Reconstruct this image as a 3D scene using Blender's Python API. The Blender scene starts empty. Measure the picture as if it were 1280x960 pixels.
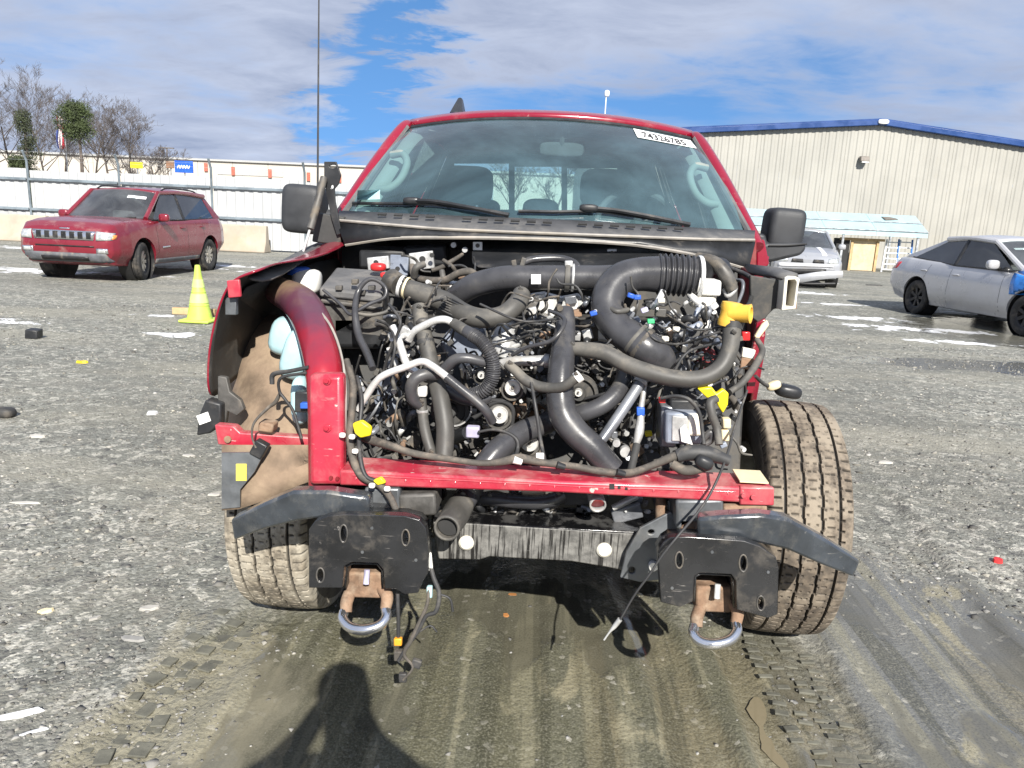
import bpy, bmesh, math, random
import numpy as np
from math import sin, cos, tan, pi, radians, sqrt, atan2, asin, hypot
from mathutils import Vector, Matrix, Euler
from mathutils.bvhtree import BVHTree

random.seed(7)
rng = np.random.default_rng(7)
sc = bpy.context.scene
COL = sc.collection

# ------------------------------------------------------------------ camera
F = 930.0                       # focal length in photo pixels (1280 wide)
CAM_H = 1.40
_psi, _th, _ro = radians(2.4), radians(12.5), radians(2.6)
FWD = Vector((-sin(_psi)*cos(_th), cos(_psi)*cos(_th), -sin(_th)))
_r0 = Vector((cos(_psi), sin(_psi), 0)); _u0 = _r0.cross(FWD)
RGT = cos(_ro)*_r0 + sin(_ro)*_u0
UPV = -sin(_ro)*_r0 + cos(_ro)*_u0
CAMP = Vector((0, 0, CAM_H))
cam_d = bpy.data.cameras.new('camera'); cam = bpy.data.objects.new('camera', cam_d); COL.objects.link(cam)
cam_d.sensor_width = 36.0; cam_d.lens = F/1280*36; cam_d.clip_start = 0.02; cam_d.clip_end = 3000
cam.matrix_world = Matrix(((RGT.x, UPV.x, -FWD.x, 0), (RGT.y, UPV.y, -FWD.y, 0), (RGT.z, UPV.z, -FWD.z, CAM_H), (0, 0, 0, 1)))
sc.camera = cam

def ray(px, py): return FWD*F + RGT*(px-640) - UPV*(py-480)
def G(px, py, z=0.0):                      # pixel -> point on the ground
    d = ray(px, py); return CAMP + d*((z-CAM_H)/d.z)
def P(px, py, Y):                          # pixel -> point on the vertical plane at distance Y
    d = ray(px, py); return CAMP + d*(Y/d.y)
def depth(p): return (Vector(p)-CAMP).dot(FWD)

# ------------------------------------------------------------------ light
SUN_DIR = ray(435, 862).normalized()       # the camera's own shadow lies along this ray
sun_d = bpy.data.lights.new('sun', 'SUN'); sun = bpy.data.objects.new('sun', sun_d); COL.objects.link(sun)
sun_d.energy = 5.0; sun_d.angle = radians(0.5); sun_d.color = (1.0, 0.955, 0.88)
sun.rotation_euler = SUN_DIR.to_track_quat('-Z', 'Y').to_euler(); sun.location = (4, -8, 12)
world = bpy.data.worlds.new('World'); sc.world = world; world.use_nodes = True
wn, wl = world.node_tree.nodes, world.node_tree.links
wn.clear()
def wnode(t, **kw):
    n = wn.new(t)
    for k, v in kw.items(): setattr(n, k, v)
    return n
sky = wnode('ShaderNodeTexSky', sky_type='NISHITA', sun_disc=False, sun_elevation=asin(-SUN_DIR.z),
            sun_rotation=atan2(-SUN_DIR.x, -SUN_DIR.y), altitude=200, air_density=1.0, dust_density=0.6, ozone_density=2.0)
tc = wnode('ShaderNodeTexCoord'); sep = wnode('ShaderNodeSeparateXYZ'); wl.new(tc.outputs['Generated'], sep.inputs[0])
def wmath(op, a, b=None, clamp=False):
    n = wnode('ShaderNodeMath', operation=op, use_clamp=clamp)
    for i, v in enumerate((a, b)):
        if v is None: continue
        if isinstance(v, (int, float)): n.inputs[i].default_value = v
        else: wl.new(v, n.inputs[i])
    return n.outputs[0]
zz = wmath('ADD', wmath('MAXIMUM', sep.outputs['Z'], 0.0), 0.16)
cmb = wnode('ShaderNodeCombineXYZ')
wl.new(wmath('DIVIDE', sep.outputs['X'], zz), cmb.inputs[0]); wl.new(wmath('DIVIDE', sep.outputs['Y'], zz), cmb.inputs[1])
mp = wnode('ShaderNodeMapping'); wl.new(cmb.outputs[0], mp.inputs[0])
CLOUD_LOC = (0.75, 0.45, 0.0)
mp.inputs['Location'].default_value = CLOUD_LOC; mp.inputs['Rotation'].default_value = (0, 0, radians(14)); mp.inputs['Scale'].default_value = (0.72, 1.0, 1)
def wnoise(vec, scale, detail, rough, dist=0.0):
    n = wnode('ShaderNodeTexNoise'); wl.new(vec, n.inputs['Vector'])
    n.inputs['Scale'].default_value = scale; n.inputs['Detail'].default_value = detail
    n.inputs['Roughness'].default_value = rough; n.inputs['Distortion'].default_value = dist
    return n.outputs['Fac']
big = wnoise(mp.outputs[0], 0.62, 7, 0.56, 0.25)
fine = wnoise(mp.outputs[0], 3.4, 6, 0.62, 0.4)
cov = wmath('ADD', wmath('MULTIPLY', big, 0.85), wmath('MULTIPLY', fine, 0.20))
# a blue lane opens in the cloud deck ahead, and the deck thins towards the horizon behind the building
uu = wmath('DIVIDE', sep.outputs['X'], wmath('MAXIMUM', sep.outputs['Y'], 0.05)); vv = sep.outputs['Z']
def uv_of(px, py):
    d = ray(px, py).normalized(); return d.x/d.y, d.z
(ua, va), (ub, vb) = uv_of(505, 10), uv_of(445, 150)
wob = wmath('MULTIPLY', wmath('SUBTRACT', fine, 0.5), 0.34)
def gauss(x, w): return wmath('POWER', 2.718, wmath('MULTIPLY', wmath('MULTIPLY', x, x), -1.0/(w*w)))
lane = wmath('SUBTRACT', uu, wmath('ADD', wmath('MULTIPLY', wmath('SUBTRACT', vv, va), (ub-ua)/(vb-va)), ua))
lane = wmath('MULTIPLY', gauss(wmath('ADD', lane, wob), 0.050), gauss(wmath('SUBTRACT', vv, (va+vb)/2+0.02), 0.19))
(ul, vl) = uv_of(760, 140)
low = wmath('MULTIPLY', gauss(wmath('ADD', wmath('SUBTRACT', vv, vl), wmath('MULTIPLY', wob, 0.25)), 0.050), gauss(wmath('SUBTRACT', uu, ul+0.05), 0.34))
front = wmath('GREATER_THAN', sep.outputs['Y'], 0.1)
cov = wmath('SUBTRACT', wmath('ADD', cov, 0.035), wmath('MULTIPLY', front, wmath('ADD', wmath('MULTIPLY', lane, 0.26), wmath('MULTIPLY', low, 0.12))))
cr = wnode('ShaderNodeMapRange', interpolation_type='SMOOTHSTEP'); wl.new(cov, cr.inputs['Value'])
cr.inputs['From Min'].default_value = 0.37; cr.inputs['From Max'].default_value = 0.56
# the clear sky is read a little higher up, where it is a deeper blue
sv_ = wnode('ShaderNodeCombineXYZ'); wl.new(sep.outputs['X'], sv_.inputs[0]); wl.new(sep.outputs['Y'], sv_.inputs[1]); wl.new(wmath('ADD', wmath('MULTIPLY', wmath('MAXIMUM', vv, 0.0), 0.9), 0.32), sv_.inputs[2])
svn = wnode('ShaderNodeVectorMath', operation='NORMALIZE'); wl.new(sv_.outputs[0], svn.inputs[0]); wl.new(svn.outputs[0], sky.inputs[0])
hs = wnode('ShaderNodeHueSaturation'); hs.inputs['Saturation'].default_value = 1.22; hs.inputs['Value'].default_value = 1.55; wl.new(sky.outputs[0], hs.inputs['Color'])
shade = wnode('ShaderNodeMapRange'); wl.new(wmath('ADD', wmath('MULTIPLY', fine, 0.6), wmath('MULTIPLY', big, 0.6)), shade.inputs['Value'])
shade.inputs['From Min'].default_value = 0.42; shade.inputs['From Max'].default_value = 0.82
cc = wnode('ShaderNodeMix', data_type='RGBA'); wl.new(shade.outputs[0], cc.inputs['Factor'])
cc.inputs['A'].default_value = (5.3, 5.75, 6.9, 1); cc.inputs['B'].default_value = (2.35, 2.8, 4.0, 1)
mx = wnode('ShaderNodeMix', data_type='RGBA')
wl.new(wmath('MULTIPLY', cr.outputs[0], 0.94), mx.inputs['Factor']); wl.new(hs.outputs[0], mx.inputs['A']); wl.new(cc.outputs['Result'], mx.inputs['B'])
bg = wnode('ShaderNodeBackground'); bg.inputs['Strength'].default_value = 0.078
wl.new(mx.outputs['Result'], bg.inputs['Color'])
wo = wnode('ShaderNodeOutputWorld'); wl.new(bg.outputs[0], wo.inputs['Surface'])
vs = sc.view_settings; vs.view_transform = 'Standard'; vs.look = 'None'; vs.gamma = 1.0; vs.use_curve_mapping = False
vs.exposure = 0.76
sc.cycles.use_denoising = True; sc.cycles.max_bounces = 8; sc.cycles.transparent_max_bounces = 12
sc.cycles.caustics_reflective = False; sc.cycles.caustics_refractive = False; sc.cycles.sample_clamp_indirect = 6.0

# ------------------------------------------------------------------ materials
class NT:
    def __init__(s, name):
        s.m = bpy.data.materials.new(name); s.m.use_nodes = True
        s.n, s.l = s.m.node_tree.nodes, s.m.node_tree.links; s.n.clear()
        s.out = s.n.new('ShaderNodeOutputMaterial')
        s.tc = s.n.new('ShaderNodeTexCoord')
    def put(s, inp, v):
        if v is None: return
        if hasattr(v, 'is_output') or isinstance(v, bpy.types.NodeSocket): s.l.new(v, inp)
        else:
            try: inp.default_value = v
            except Exception: inp.default_value = tuple(v)+(1.0,)
    def node(s, t, ins=None, **kw):
        n = s.n.new(t)
        for k, v in kw.items(): setattr(n, k, v)
        for k, v in (ins or {}).items(): s.put(n.inputs[k], v)
        return n
    def noise(s, scale, detail=4, rough=0.55, vec=None, dist=0.0):
        return s.node('ShaderNodeTexNoise', {'Vector': vec or s.tc.outputs['Object'], 'Scale': scale, 'Detail': detail, 'Roughness': rough, 'Distortion': dist}).outputs['Fac']
    def voro(s, scale, vec=None, out='Color', feature='F1', rand=1.0):
        n = s.node('ShaderNodeTexVoronoi', {'Vector': vec or s.tc.outputs['Object'], 'Scale': scale, 'Randomness': rand}, feature=feature)
        return n.outputs[out]
    def math(s, op, a, b=None, clamp=False):
        n = s.node('ShaderNodeMath', operation=op, use_clamp=clamp); s.put(n.inputs[0], a)
        if b is not None: s.put(n.inputs[1], b)
        return n.outputs[0]
    def rng(s, v, a, b, c=0.0, d=1.0, smooth=True):
        n = s.node('ShaderNodeMapRange', {'Value': v, 'From Min': a, 'From Max': b, 'To Min': c, 'To Max': d}, interpolation_type='SMOOTHSTEP' if smooth else 'LINEAR')
        return n.outputs[0]
    def mix(s, f, a, b, bt='MIX'):
        n = s.node('ShaderNodeMix', data_type='RGBA', blend_type=bt)
        s.put(n.inputs['Factor'], f); s.put(n.inputs['A'], a if not isinstance(a, tuple) else a[:3]+(1,)); s.put(n.inputs['B'], b if not isinstance(b, tuple) else b[:3]+(1,))
        return n.outputs['Result']
    def bump(s, h, strength, dist=0.01, nrm=None):
        n = s.node('ShaderNodeBump', {'Height': h, 'Strength': strength, 'Distance': dist})
        if nrm is not None: s.l.new(nrm, n.inputs['Normal'])
        return n.outputs[0]
    def pbr(s, col, rough=0.5, metal=0.0, nrm=None, **kw):
        b = s.n.new('ShaderNodeBsdfPrincipled')
        s.put(b.inputs['Base Color'], col if not isinstance(col, tuple) else col[:3]+(1,)); s.put(b.inputs['Roughness'], rough); s.put(b.inputs['Metallic'], metal)
        if nrm is not None: s.l.new(nrm, b.inputs['Normal'])
        for k, v in kw.items(): s.put(b.inputs[k], v)
        s.l.new(b.outputs[0], s.out.inputs['Surface']); return b

MATS = {}
def pmat(name, col, rough=0.5, metal=0.0, var=0.25, vs=9.0, bump=0.12, bs=140.0, scratch=None, dust=0.0, dcol=(0.30, 0.26, 0.20), ds=5.0, coat=0.0, up=False, **kw):
    """painted / moulded surface: base colour with mottling, dust and fine relief"""
    t = NT(name)
    n1 = t.noise(vs, 5, 0.6); n2 = t.noise(bs, 3, 0.6)
    lo = tuple(c*(1-var) for c in col); hi = tuple(min(1, c*(1+var)) for c in col)
    c = t.mix(t.rng(n1, 0.3, 0.7), lo, hi)
    r = t.rng(n1, 0.25, 0.75, max(0.05, rough-0.10), min(1, rough+0.12))
    if dust > 0:
        dn = t.rng(t.noise(ds, 6, 0.68, dist=0.3), 0.62-0.32*dust, 0.80-0.18*dust)
        if up:
            g = t.node('ShaderNodeNewGeometry'); sp = t.node('ShaderNodeSeparateXYZ', {0: g.outputs['Normal']})
            dn = t.math('MULTIPLY', dn, t.rng(sp.outputs['Z'], -0.3, 0.7, 0.25, 1.0))
        dn = t.math('MULTIPLY', dn, min(1.0, 0.35+0.65*dust))
        c = t.mix(dn, c, dcol); r = t.math('ADD', r, t.math('MULTIPLY', dn, 0.35), clamp=True)
        if metal: metal = t.math('MULTIPLY', t.math('SUBTRACT', 1.0, dn), metal)
    if scratch:
        st = t.noise(1.0, 4, 0.6, t.node('ShaderNodeMapping', {0: t.tc.outputs['Object'], 'Rotation': (0.3, 0.5, 0.2), 'Scale': (14, 40, 150)}).outputs[0], 0.15)
        sm = t.math('MULTIPLY', t.rng(st, 0.66, 0.71), t.rng(t.noise(5, 4), 0.42, 0.6))
        ch = t.math('MULTIPLY', t.rng(t.noise(34, 4, 0.6), 0.66, 0.70), t.rng(t.noise(6, 3), 0.45, 0.6))
        c = t.mix(t.math('MAXIMUM', sm, ch), c, scratch)
    nr = t.bump(n2, bump, 0.002) if bump else None
    t.pbr(c, r, metal, nr, **({'Coat Weight': coat, 'Coat Roughness': 0.12} if coat else {}), **kw)
    MATS[name] = t.m; return t.m
# ------------------------------------------------------------------ mesh helpers
def smooth_path(pts, n=6):
    """Catmull-Rom through rows of numbers (xyz + radius)"""
    a = [np.array(p, float) for p in pts]
    if len(a) < 3: return [a[0]+(a[-1]-a[0])*t for t in np.linspace(0, 1, n+1)]
    ext = [2*a[0]-a[1]]+a+[2*a[-1]-a[-2]]
    out = []
    for i in range(1, len(ext)-2):
        p0, p1, p2, p3 = ext[i-1:i+3]
        for k in range(n):
            t = k/n
            out.append(0.5*((2*p1)+(-p0+p2)*t+(2*p0-5*p1+4*p2-p3)*t*t+(-p0+3*p1-3*p2+p3)*t**3))
    out.append(a[-1]); return out

class MB:
    def __init__(s): s.v = []; s.f = []
    def add(s, vs_, fs_):
        o = len(s.v); s.v += [tuple(v) for v in vs_]; s.f += [tuple(i+o for i in f) for f in fs_]; return s
    def box(s, c, size, rot=None):
        hx, hy, hz = (q/2 for q in size); c = Vector(c)
        m = Euler(rot).to_matrix() if rot else Matrix.Identity(3)
        vs_ = [c+m@Vector((x*hx, y*hy, z*hz)) for x, y, z in ((-1,-1,-1),(1,-1,-1),(1,1,-1),(-1,1,-1),(-1,-1,1),(1,-1,1),(1,1,1),(-1,1,1))]
        return s.add(vs_, [(0,3,2,1),(4,5,6,7),(0,1,5,4),(1,2,6,5),(2,3,7,6),(3,0,4,7)])
    def hexa(s, q, vec):                 # front quad + extrusion
        vec = Vector(vec); q = [Vector(p) for p in q]
        return s.add(q+[p+vec for p in q], [(0,1,2,3),(7,6,5,4),(0,4,5,1),(1,5,6,2),(2,6,7,3),(3,7,4,0)])
    def prism(s, poly, vec):
        vec = Vector(vec); q = [Vector(p) for p in poly]; n = len(q)
        return s.add(q+[p+vec for p in q], [tuple(range(n)), tuple(range(2*n-1, n-1, -1))]+[(i, i+n, (i+1) % n+n, (i+1) % n) for i in range(n)])
    def tube(s, pts, rad=None, seg=10, caps=True, flat=1.0, up=None, hollow=False):
        pts_ = [Vector(p[:3]) for p in pts]; n = len(pts_)
        rad = [p[3] for p in pts] if rad is None else ([rad]*n if isinstance(rad, (int, float)) else rad)
        tang = [(pts_[min(i+1, n-1)]-pts_[max(i-1, 0)]).normalized() for i in range(n)]
        t0 = tang[0]; a = Vector(up) if up else (Vector((0, 0, 1)) if abs(t0.z) < 0.9 else Vector((1, 0, 0)))
        u = (a-t0*a.dot(t0)).normalized(); vs_ = []
        for i in range(n):
            t = tang[i]; u = (u-t*u.dot(t)).normalized(); w = t.cross(u)
            for k in range(seg):
                an = 2*pi*(k+0.5)/seg
                vs_.append(pts_[i]+(u*cos(an)*flat+w*sin(an))*rad[i])
        fs_ = [(i*seg+k, i*seg+(k+1) % seg, (i+1)*seg+(k+1) % seg, (i+1)*seg+k) for i in range(n-1) for k in range(seg)]
        if caps: fs_ += [tuple(range(seg-1, -1, -1)), tuple((n-1)*seg+k for k in range(seg))]
        return s.add(vs_, fs_)
    def grid(s, rows, close=False):
        m = len(rows[0]); vs_ = [p for r in rows for p in r]; fs_ = []
        for i in range(len(rows)-1):
            for j in range(m if close else m-1):
                fs_.append((i*m+j, i*m+(j+1) % m, (i+1)*m+(j+1) % m, (i+1)*m+j))
        return s.add(vs_, fs_)
    def lathe(s, prof, c, axis, seg=24, closed=False):
        """prof: (distance along axis, radius)"""
        c = Vector(c); ax = Vector(axis).normalized()
        a = Vector((0, 0, 1)) if abs(ax.z) < 0.9 else Vector((1, 0, 0))
        u = (a-ax*a.dot(ax)).normalized(); w = ax.cross(u); m = len(prof); vs_ = []; fs_ = []
        for k in range(seg):
            an = 2*pi*k/seg; d = u*cos(an)+w*sin(an)
            vs_ += [c+ax*h+d*r for h, r in prof]
        for k in range(seg):
            k2 = (k+1) % seg
            for j in range(m if closed else m-1):
                j2 = (j+1) % m
                fs_.append((k*m+j, k*m+j2, k2*m+j2, k2*m+j))
        return s.add(vs_, fs_)
    def rbox(s, c, size, p=4.0, n=14, m=10, rot=None):
        """superquadric rounded block"""
        M = Euler(rot).to_matrix() if rot else Matrix.Identity(3); c = Vector(c); e = 2.0/p
        sg = lambda v: math.copysign(abs(v)**e, v)
        rows = []
        for i in range(m+1):
            ph = -pi/2+pi*i/m; r = []
            for j in range(n):
                th = 2*pi*j/n
                r.append(c+M@Vector((size[0]/2*sg(cos(ph))*sg(cos(th)), size[1]/2*sg(cos(ph))*sg(sin(th)), size[2]/2*sg(sin(ph)))))
            rows.append(r)
        return s.grid(rows, True)
    def build(s, name, mat, parent=None, smooth=40, bevel=0, seg=2, solid=0, sub=0, label=None, world=True):
        me = bpy.data.meshes.new(name); me.from_pydata(s.v, [], s.f); me.validate()
        bm = bmesh.new(); bm.from_mesh(me); bmesh.ops.remove_doubles(bm, verts=bm.verts, dist=1e-5); bmesh.ops.recalc_face_normals(bm, faces=bm.faces); bm.to_mesh(me); bm.free()
        return link_mesh(name, me, mat, parent, smooth, bevel, seg, solid, sub, label, world)

def link_mesh(name, me, mat, parent=None, smooth=40, bevel=0, seg=2, solid=0, sub=0, label=None, world=True):
    if mat is not None: me.materials.append(MATS[mat] if isinstance(mat, str) else mat)
    if smooth:
        me.shade_smooth(); me.set_sharp_from_angle(angle=radians(smooth))
    o = bpy.data.objects.new(name, me); COL.objects.link(o)
    if parent is not None:
        o.parent = parent
        if world: o.matrix_parent_inverse = WORLD_INV.get(parent.name, Matrix.Identity(4))
    if sub:
        md = o.modifiers.new('subdivision', 'SUBSURF'); md.levels = sub; md.render_levels = sub
    if solid:
        md = o.modifiers.new('thickness', 'SOLIDIFY'); md.thickness = abs(solid); md.offset = -1 if solid > 0 else 1
    if bevel:
        md = o.modifiers.new('bevel', 'BEVEL'); md.width = bevel; md.segments = seg; md.limit_method = 'ANGLE'; md.angle_limit = radians(35)
    if label: o['label'] = label
    return o
WORLD_INV = {}
def thing(name, label, cat, loc=(0, 0, 0), rz=0.0, group=None):
    o = bpy.data.objects.new(name, None); COL.objects.link(o); o.empty_display_size = 0.2
    o.location = loc; o.rotation_euler = (0, 0, rz); tag(o, label, cat, group)
    WORLD_INV[o.name] = (Matrix.Translation(loc) @ Matrix.Rotation(rz, 4, 'Z')).inverted()
    return o
def tag(o, label, cat, group=None):
    o['label'] = label; o['category'] = cat
    if group: o['group'] = group
    return o
def struct(o, kind='structure'): o['kind'] = kind; return o
def copy_tree(o, parent=None):
    c = o.copy(); COL.objects.link(c); c.parent = parent
    if o.name in WORLD_INV: WORLD_INV[c.name] = WORLD_INV[o.name]
    for ch in list(o.children): copy_tree(ch, c)
    return c
def plate(name, mat, outline, holes, vec, parent, **kw):
    """sheet with real holes: flat loops filled, then given thickness along vec"""
    bm = bmesh.new(); edges = []
    for loop in [outline]+holes:
        vs_ = [bm.verts.new(p) for p in loop]
        edges += [bm.edges.new((vs_[i], vs_[(i+1) % len(vs_)])) for i in range(len(vs_))]
    r = bmesh.ops.triangle_fill(bm, use_beauty=True, use_dissolve=False, edges=edges)
    fs_ = [g for g in r['geom'] if isinstance(g, bmesh.types.BMFace)]
    ex = bmesh.ops.extrude_face_region(bm, geom=fs_)
    bmesh.ops.translate(bm, vec=Vector(vec), verts=[g for g in ex['geom'] if isinstance(g, bmesh.types.BMVert)])
    bmesh.ops.recalc_face_normals(bm, faces=bm.faces)
    me = bpy.data.meshes.new(name); bm.to_mesh(me); bm.free()
    return link_mesh(name, me, mat, parent, **kw)
def oval(cx, cy, rx, ry, Y, n=14, rot=0.0):
    return [P(cx+rx*cos(a)*cos(rot)-ry*sin(a)*sin(rot), cy+rx*cos(a)*sin(rot)+ry*sin(a)*cos(rot), Y) for a in [2*pi*i/n for i in range(n)]]

# numpy fractal value noise for terrain
def vnoise(x, y, seed=0):
    xi, yi = np.floor(x).astype(np.int64), np.floor(y).astype(np.int64); xf, yf = x-xi, y-yi
    u, v = xf*xf*(3-2*xf), yf*yf*(3-2*yf)
    def h(a, b):
        n = (a*374761393+b*668265263+seed*982451653) & 0xffffffff
        n = ((n ^ (n >> 13))*1274126177) & 0xffffffff
        return ((n ^ (n >> 16)) & 0xffff)/65535.0
    return (h(xi, yi)*(1-u)+h(xi+1, yi)*u)*(1-v)+(h(xi, yi+1)*(1-u)+h(xi+1, yi+1)*u)*v
def fbm(x, y, o=4, seed=0):
    s, a = 0, 0.5
    for i in range(o): s = s+a*(vnoise(x*2**i, y*2**i, seed+i)-0.5); a *= 0.55
    return s
# ------------------------------------------------------------------ ground
def gp(*pts): return [tuple(G(*p))[:2] for p in pts]
RUTS = [  # polyline, half width, depth, tread imprint
    (gp((790, 725), (818, 800), (850, 870), (885, 960), (915, 1040)), 0.085, 0.013, 0),
    (gp((985, 790), (1005, 850), (1035, 910), (1075, 980), (1120, 1060)), 0.12, 0.012, 1),
    (gp((345, 765), (300, 800), (235, 850), (165, 920), (90, 1000)), 0.12, 0.010, 1),
    (gp((455, 760), (440, 830), (425, 900), (405, 1000)), 0.10, 0.008, 0),
    (gp((905, 800), (935, 860), (965, 930), (1000, 1020)), 0.06, 0.013, 0),
    (gp((1085, 620), (1180, 760), (1300, 900)), 0.15, 0.014, 0),
    (gp((655, 740), (650, 850), (640, 960), (625, 1100)), 0.07, 0.004, 0),
    (gp((560, 740), (548, 850), (530, 960), (505, 1100)), 0.05, 0.004, 0),
    (gp((725, 740), (740, 850), (760, 960), (785, 1100)), 0.05, 0.004, 0),
]
def rut_field(x, y, mask=False):
    dz = np.zeros_like(x); chan = np.zeros_like(x)
    for pts, hw, dep, tread in RUTS:
        best = np.full_like(x, 9e9); along = np.zeros_like(x); acc = 0.0
        for (ax, ay), (bx, by) in zip(pts[:-1], pts[1:]):
            ux, uy = bx-ax, by-ay; L = hypot(ux, uy)
            t = np.clip(((x-ax)*ux+(y-ay)*uy)/(L*L), 0, 1)
            d = np.hypot(x-ax-t*ux, y-ay-t*uy)
            along = np.where(d < best, acc+t*L, along); best = np.minimum(best, d); acc += L
        w = hw*(1+0.5*fbm(x*5, y*5, 3, 5))
        q = best/w
        chan = np.maximum(chan, np.clip((1.08-q)*6, 0, 1))
        dz -= dep*np.clip(1.15-q**4, 0, 1)*(q < 1.2)
        dz += dep*0.6*np.exp(-((q-1.3)/0.28)**2)
        if tread: dz += np.where(q < 1.0, 0.004*np.sign(np.sin(along*2*pi/0.055+q*2.0))*(np.sin(q*12) > -0.4), 0)
    return (dz, chan) if mask else dz
def height(x, y):
    x = np.asarray(x, float); y = np.asarray(y, float)
    near = np.clip(1.5-np.hypot(x, y)/14, 0, 1)
    h = 0.030*fbm(x*0.7, y*0.7, 3, 1)+0.016*fbm(x*4.2, y*4.2, 4, 2)+0.0045*fbm(x*22, y*22, 3, 3)
    flat = 1-0.75*np.exp(-(((np.abs(x)-0.9)/0.3)**2+((y-2.5)/0.4)**2))
    return (h*flat+rut_field(x, y))*near
def axis_lines(lo, hi, step, far_lo, far_hi):
    mid = list(np.arange(lo, hi+1e-6, step)); up, q = [], step; p = hi
    while p < far_hi: q *= 1.13; p += q; up.append(p)
    dn, q = [], step; p = lo
    while p > far_lo: q *= 1.13; p -= q; dn.append(p)
    return np.array(dn[::-1]+mid+up)
gx = axis_lines(-2.4, 2.4, 0.02, -900, 900); gy = axis_lines(0.9, 4.4, 0.02, -60, 1600)
XX, YY = np.meshgrid(gx, gy); ZZ = height(XX, YY)
nx, ny = len(gx), len(gy)
me = bpy.data.meshes.new('ground'); idx = np.arange(nx*ny).reshape(ny, nx)
quads = np.stack([idx[:-1, :-1], idx[:-1, 1:], idx[1:, 1:], idx[1:, :-1]], -1).reshape(-1, 4)
me.from_pydata(np.stack([XX, YY, ZZ], -1).reshape(-1, 3).tolist(), [], quads.tolist())

SNOW = [  # photo pixel, radii in metres
    (35, 338, 2.6, 0.8), (150, 343, 1.6, 0.6), (230, 335, 1.6, 0.5), (285, 332, 1.2, 0.5),
    (15, 402, 0.9, 0.30), (205, 417, 0.9, 0.24), (195, 394, 0.7, 0.16),
    (1150, 412, 1.9, 0.6), (1075, 398, 1.4, 0.5), (1195, 428, 1.2, 0.35), (1190, 391, 1.1, 0.9), (1010, 366, 1.2, 0.6), (1000, 352, 1.4, 0.5), (1040, 380, 0.9, 0.3),
    (30, 310, 3.5, 0.7), (600, 330, 4.0, 1.2),
]
ra = me.color_attributes.new('rut', 'FLOAT_COLOR', 'POINT'); ra.data.foreach_set('color', np.repeat(rut_field(XX, YY, True)[1].reshape(-1, 1), 4, 1).astype(np.float32).ravel())
t = NT('ground_gravel'); co = t.tc.outputs['Object']
sp = t.node('ShaderNodeSeparateXYZ', {0: co}); X, Y = sp.outputs['X'], sp.outputs['Y']
flatv = t.node('ShaderNodeCombineXYZ', {0: X, 1: Y}).outputs[0]
n_big = t.noise(0.55, 5, 0.6, flatv); n_mid = t.noise(3.0, 6, 0.62, flatv); n_fin = t.noise(38, 5, 0.65, flatv); n_mic = t.noise(150, 3, 0.6, flatv)
v1 = t.node('ShaderNodeTexVoronoi', {'Vector': flatv, 'Scale': 62.0}); v2 = t.node('ShaderNodeTexVoronoi', {'Vector': flatv, 'Scale': 21.0}); v3 = t.node('ShaderNodeTexVoronoi', {'Vector': flatv, 'Scale': 7.0})
g1 = t.node('ShaderNodeSeparateColor', {0: v1.outputs['Color']}).outputs[0]
g2 = t.node('ShaderNodeSeparateColor', {0: v2.outputs['Color']}).outputs[0]
g3 = t.node('ShaderNodeSeparateColor', {0: v3.outputs['Color']}).outputs[0]
stone = t.mix(g1, (0.075, 0.077, 0.068), (0.36, 0.362, 0.32))
stone = t.mix(t.rng(g2, 0.74, 0.80), stone, (0.50, 0.485, 0.425))
stone = t.mix(t.math('MULTIPLY', t.rng(g2, 0.16, 0.11), 0.8), stone, (0.06, 0.06, 0.062))
stone = t.mix(t.math('MULTIPLY', t.rng(g3, 0.4, 0.9), 0.35), stone, (0.36, 0.335, 0.285))
fines = t.mix(n_mid, (0.120, 0.122, 0.106), (0.250, 0.250, 0.218))
gravel = t.mix(t.rng(n_fin, 0.40, 0.58), fines, stone)
gravel = t.mix(t.math('MULTIPLY', t.rng(n_big, 0.35, 0.7), 0.58), gravel, (0.115, 0.116, 0.100))
# far away the gravel is paler and browner in bands
band = t.noise(1.0, 5, 0.6, t.node('ShaderNodeMapping', {0: flatv, 'Scale': (0.25, 1.1, 1)}).outputs[0])
gravel = t.mix(t.math('MULTIPLY', t.rng(band, 0.45, 0.65), 0.45), gravel, (0.33, 0.312, 0.25))
def ell(cx, cy, rx, ry, nz, amt):
    dx = t.math('DIVIDE', t.math('SUBTRACT', X, cx), rx); dy = t.math('DIVIDE', t.math('SUBTRACT', Y, cy), ry)
    d = t.math('SQRT', t.math('ADD', t.math('MULTIPLY', dx, dx), t.math('MULTIPLY', dy, dy)))
    return t.math('ADD', t.math('SUBTRACT', 1.0, d), t.math('MULTIPLY', t.math('SUBTRACT', nz, 0.5), amt))
# churned wet mud in front of the truck
mud_f = t.math('MAXIMUM', ell(0.02, 1.7, 1.15, 1.6, n_mid, 0.9), t.math('MAXIMUM', ell(1.50, 2.0, 0.62, 1.4, n_mid, 0.8), ell(1.25, 1.2, 0.6, 0.9, n_mid, 0.8)))
mud_f = t.math('MAXIMUM', mud_f, ell(0.0, 4.5, 1.3, 3.0, n_mid, 0.8))
mud_m = t.rng(mud_f, 0.0, 0.30)
olive = t.mix(n_mid, (0.070, 0.069, 0.044), (0.140, 0.137, 0.094))
olive = t.mix(t.rng(n_fin, 0.35, 0.7), olive, (0.122, 0.119, 0.086))
greym = t.mix(n_mid, (0.09, 0.092, 0.088), (0.20, 0.20, 0.188))
mudc = t.mix(t.rng(t.math('ADD', X, t.math('MULTIPLY', n_mid, 0.5)), 0.85, 1.25), olive, greym)
strk = t.noise(2.4, 6, 0.62, t.node('ShaderNodeMapping', {0: flatv, 'Location': (3.1, 1.7, 0), 'Scale': (1.9, 0.8, 1)}).outputs[0], 0.4)
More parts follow.
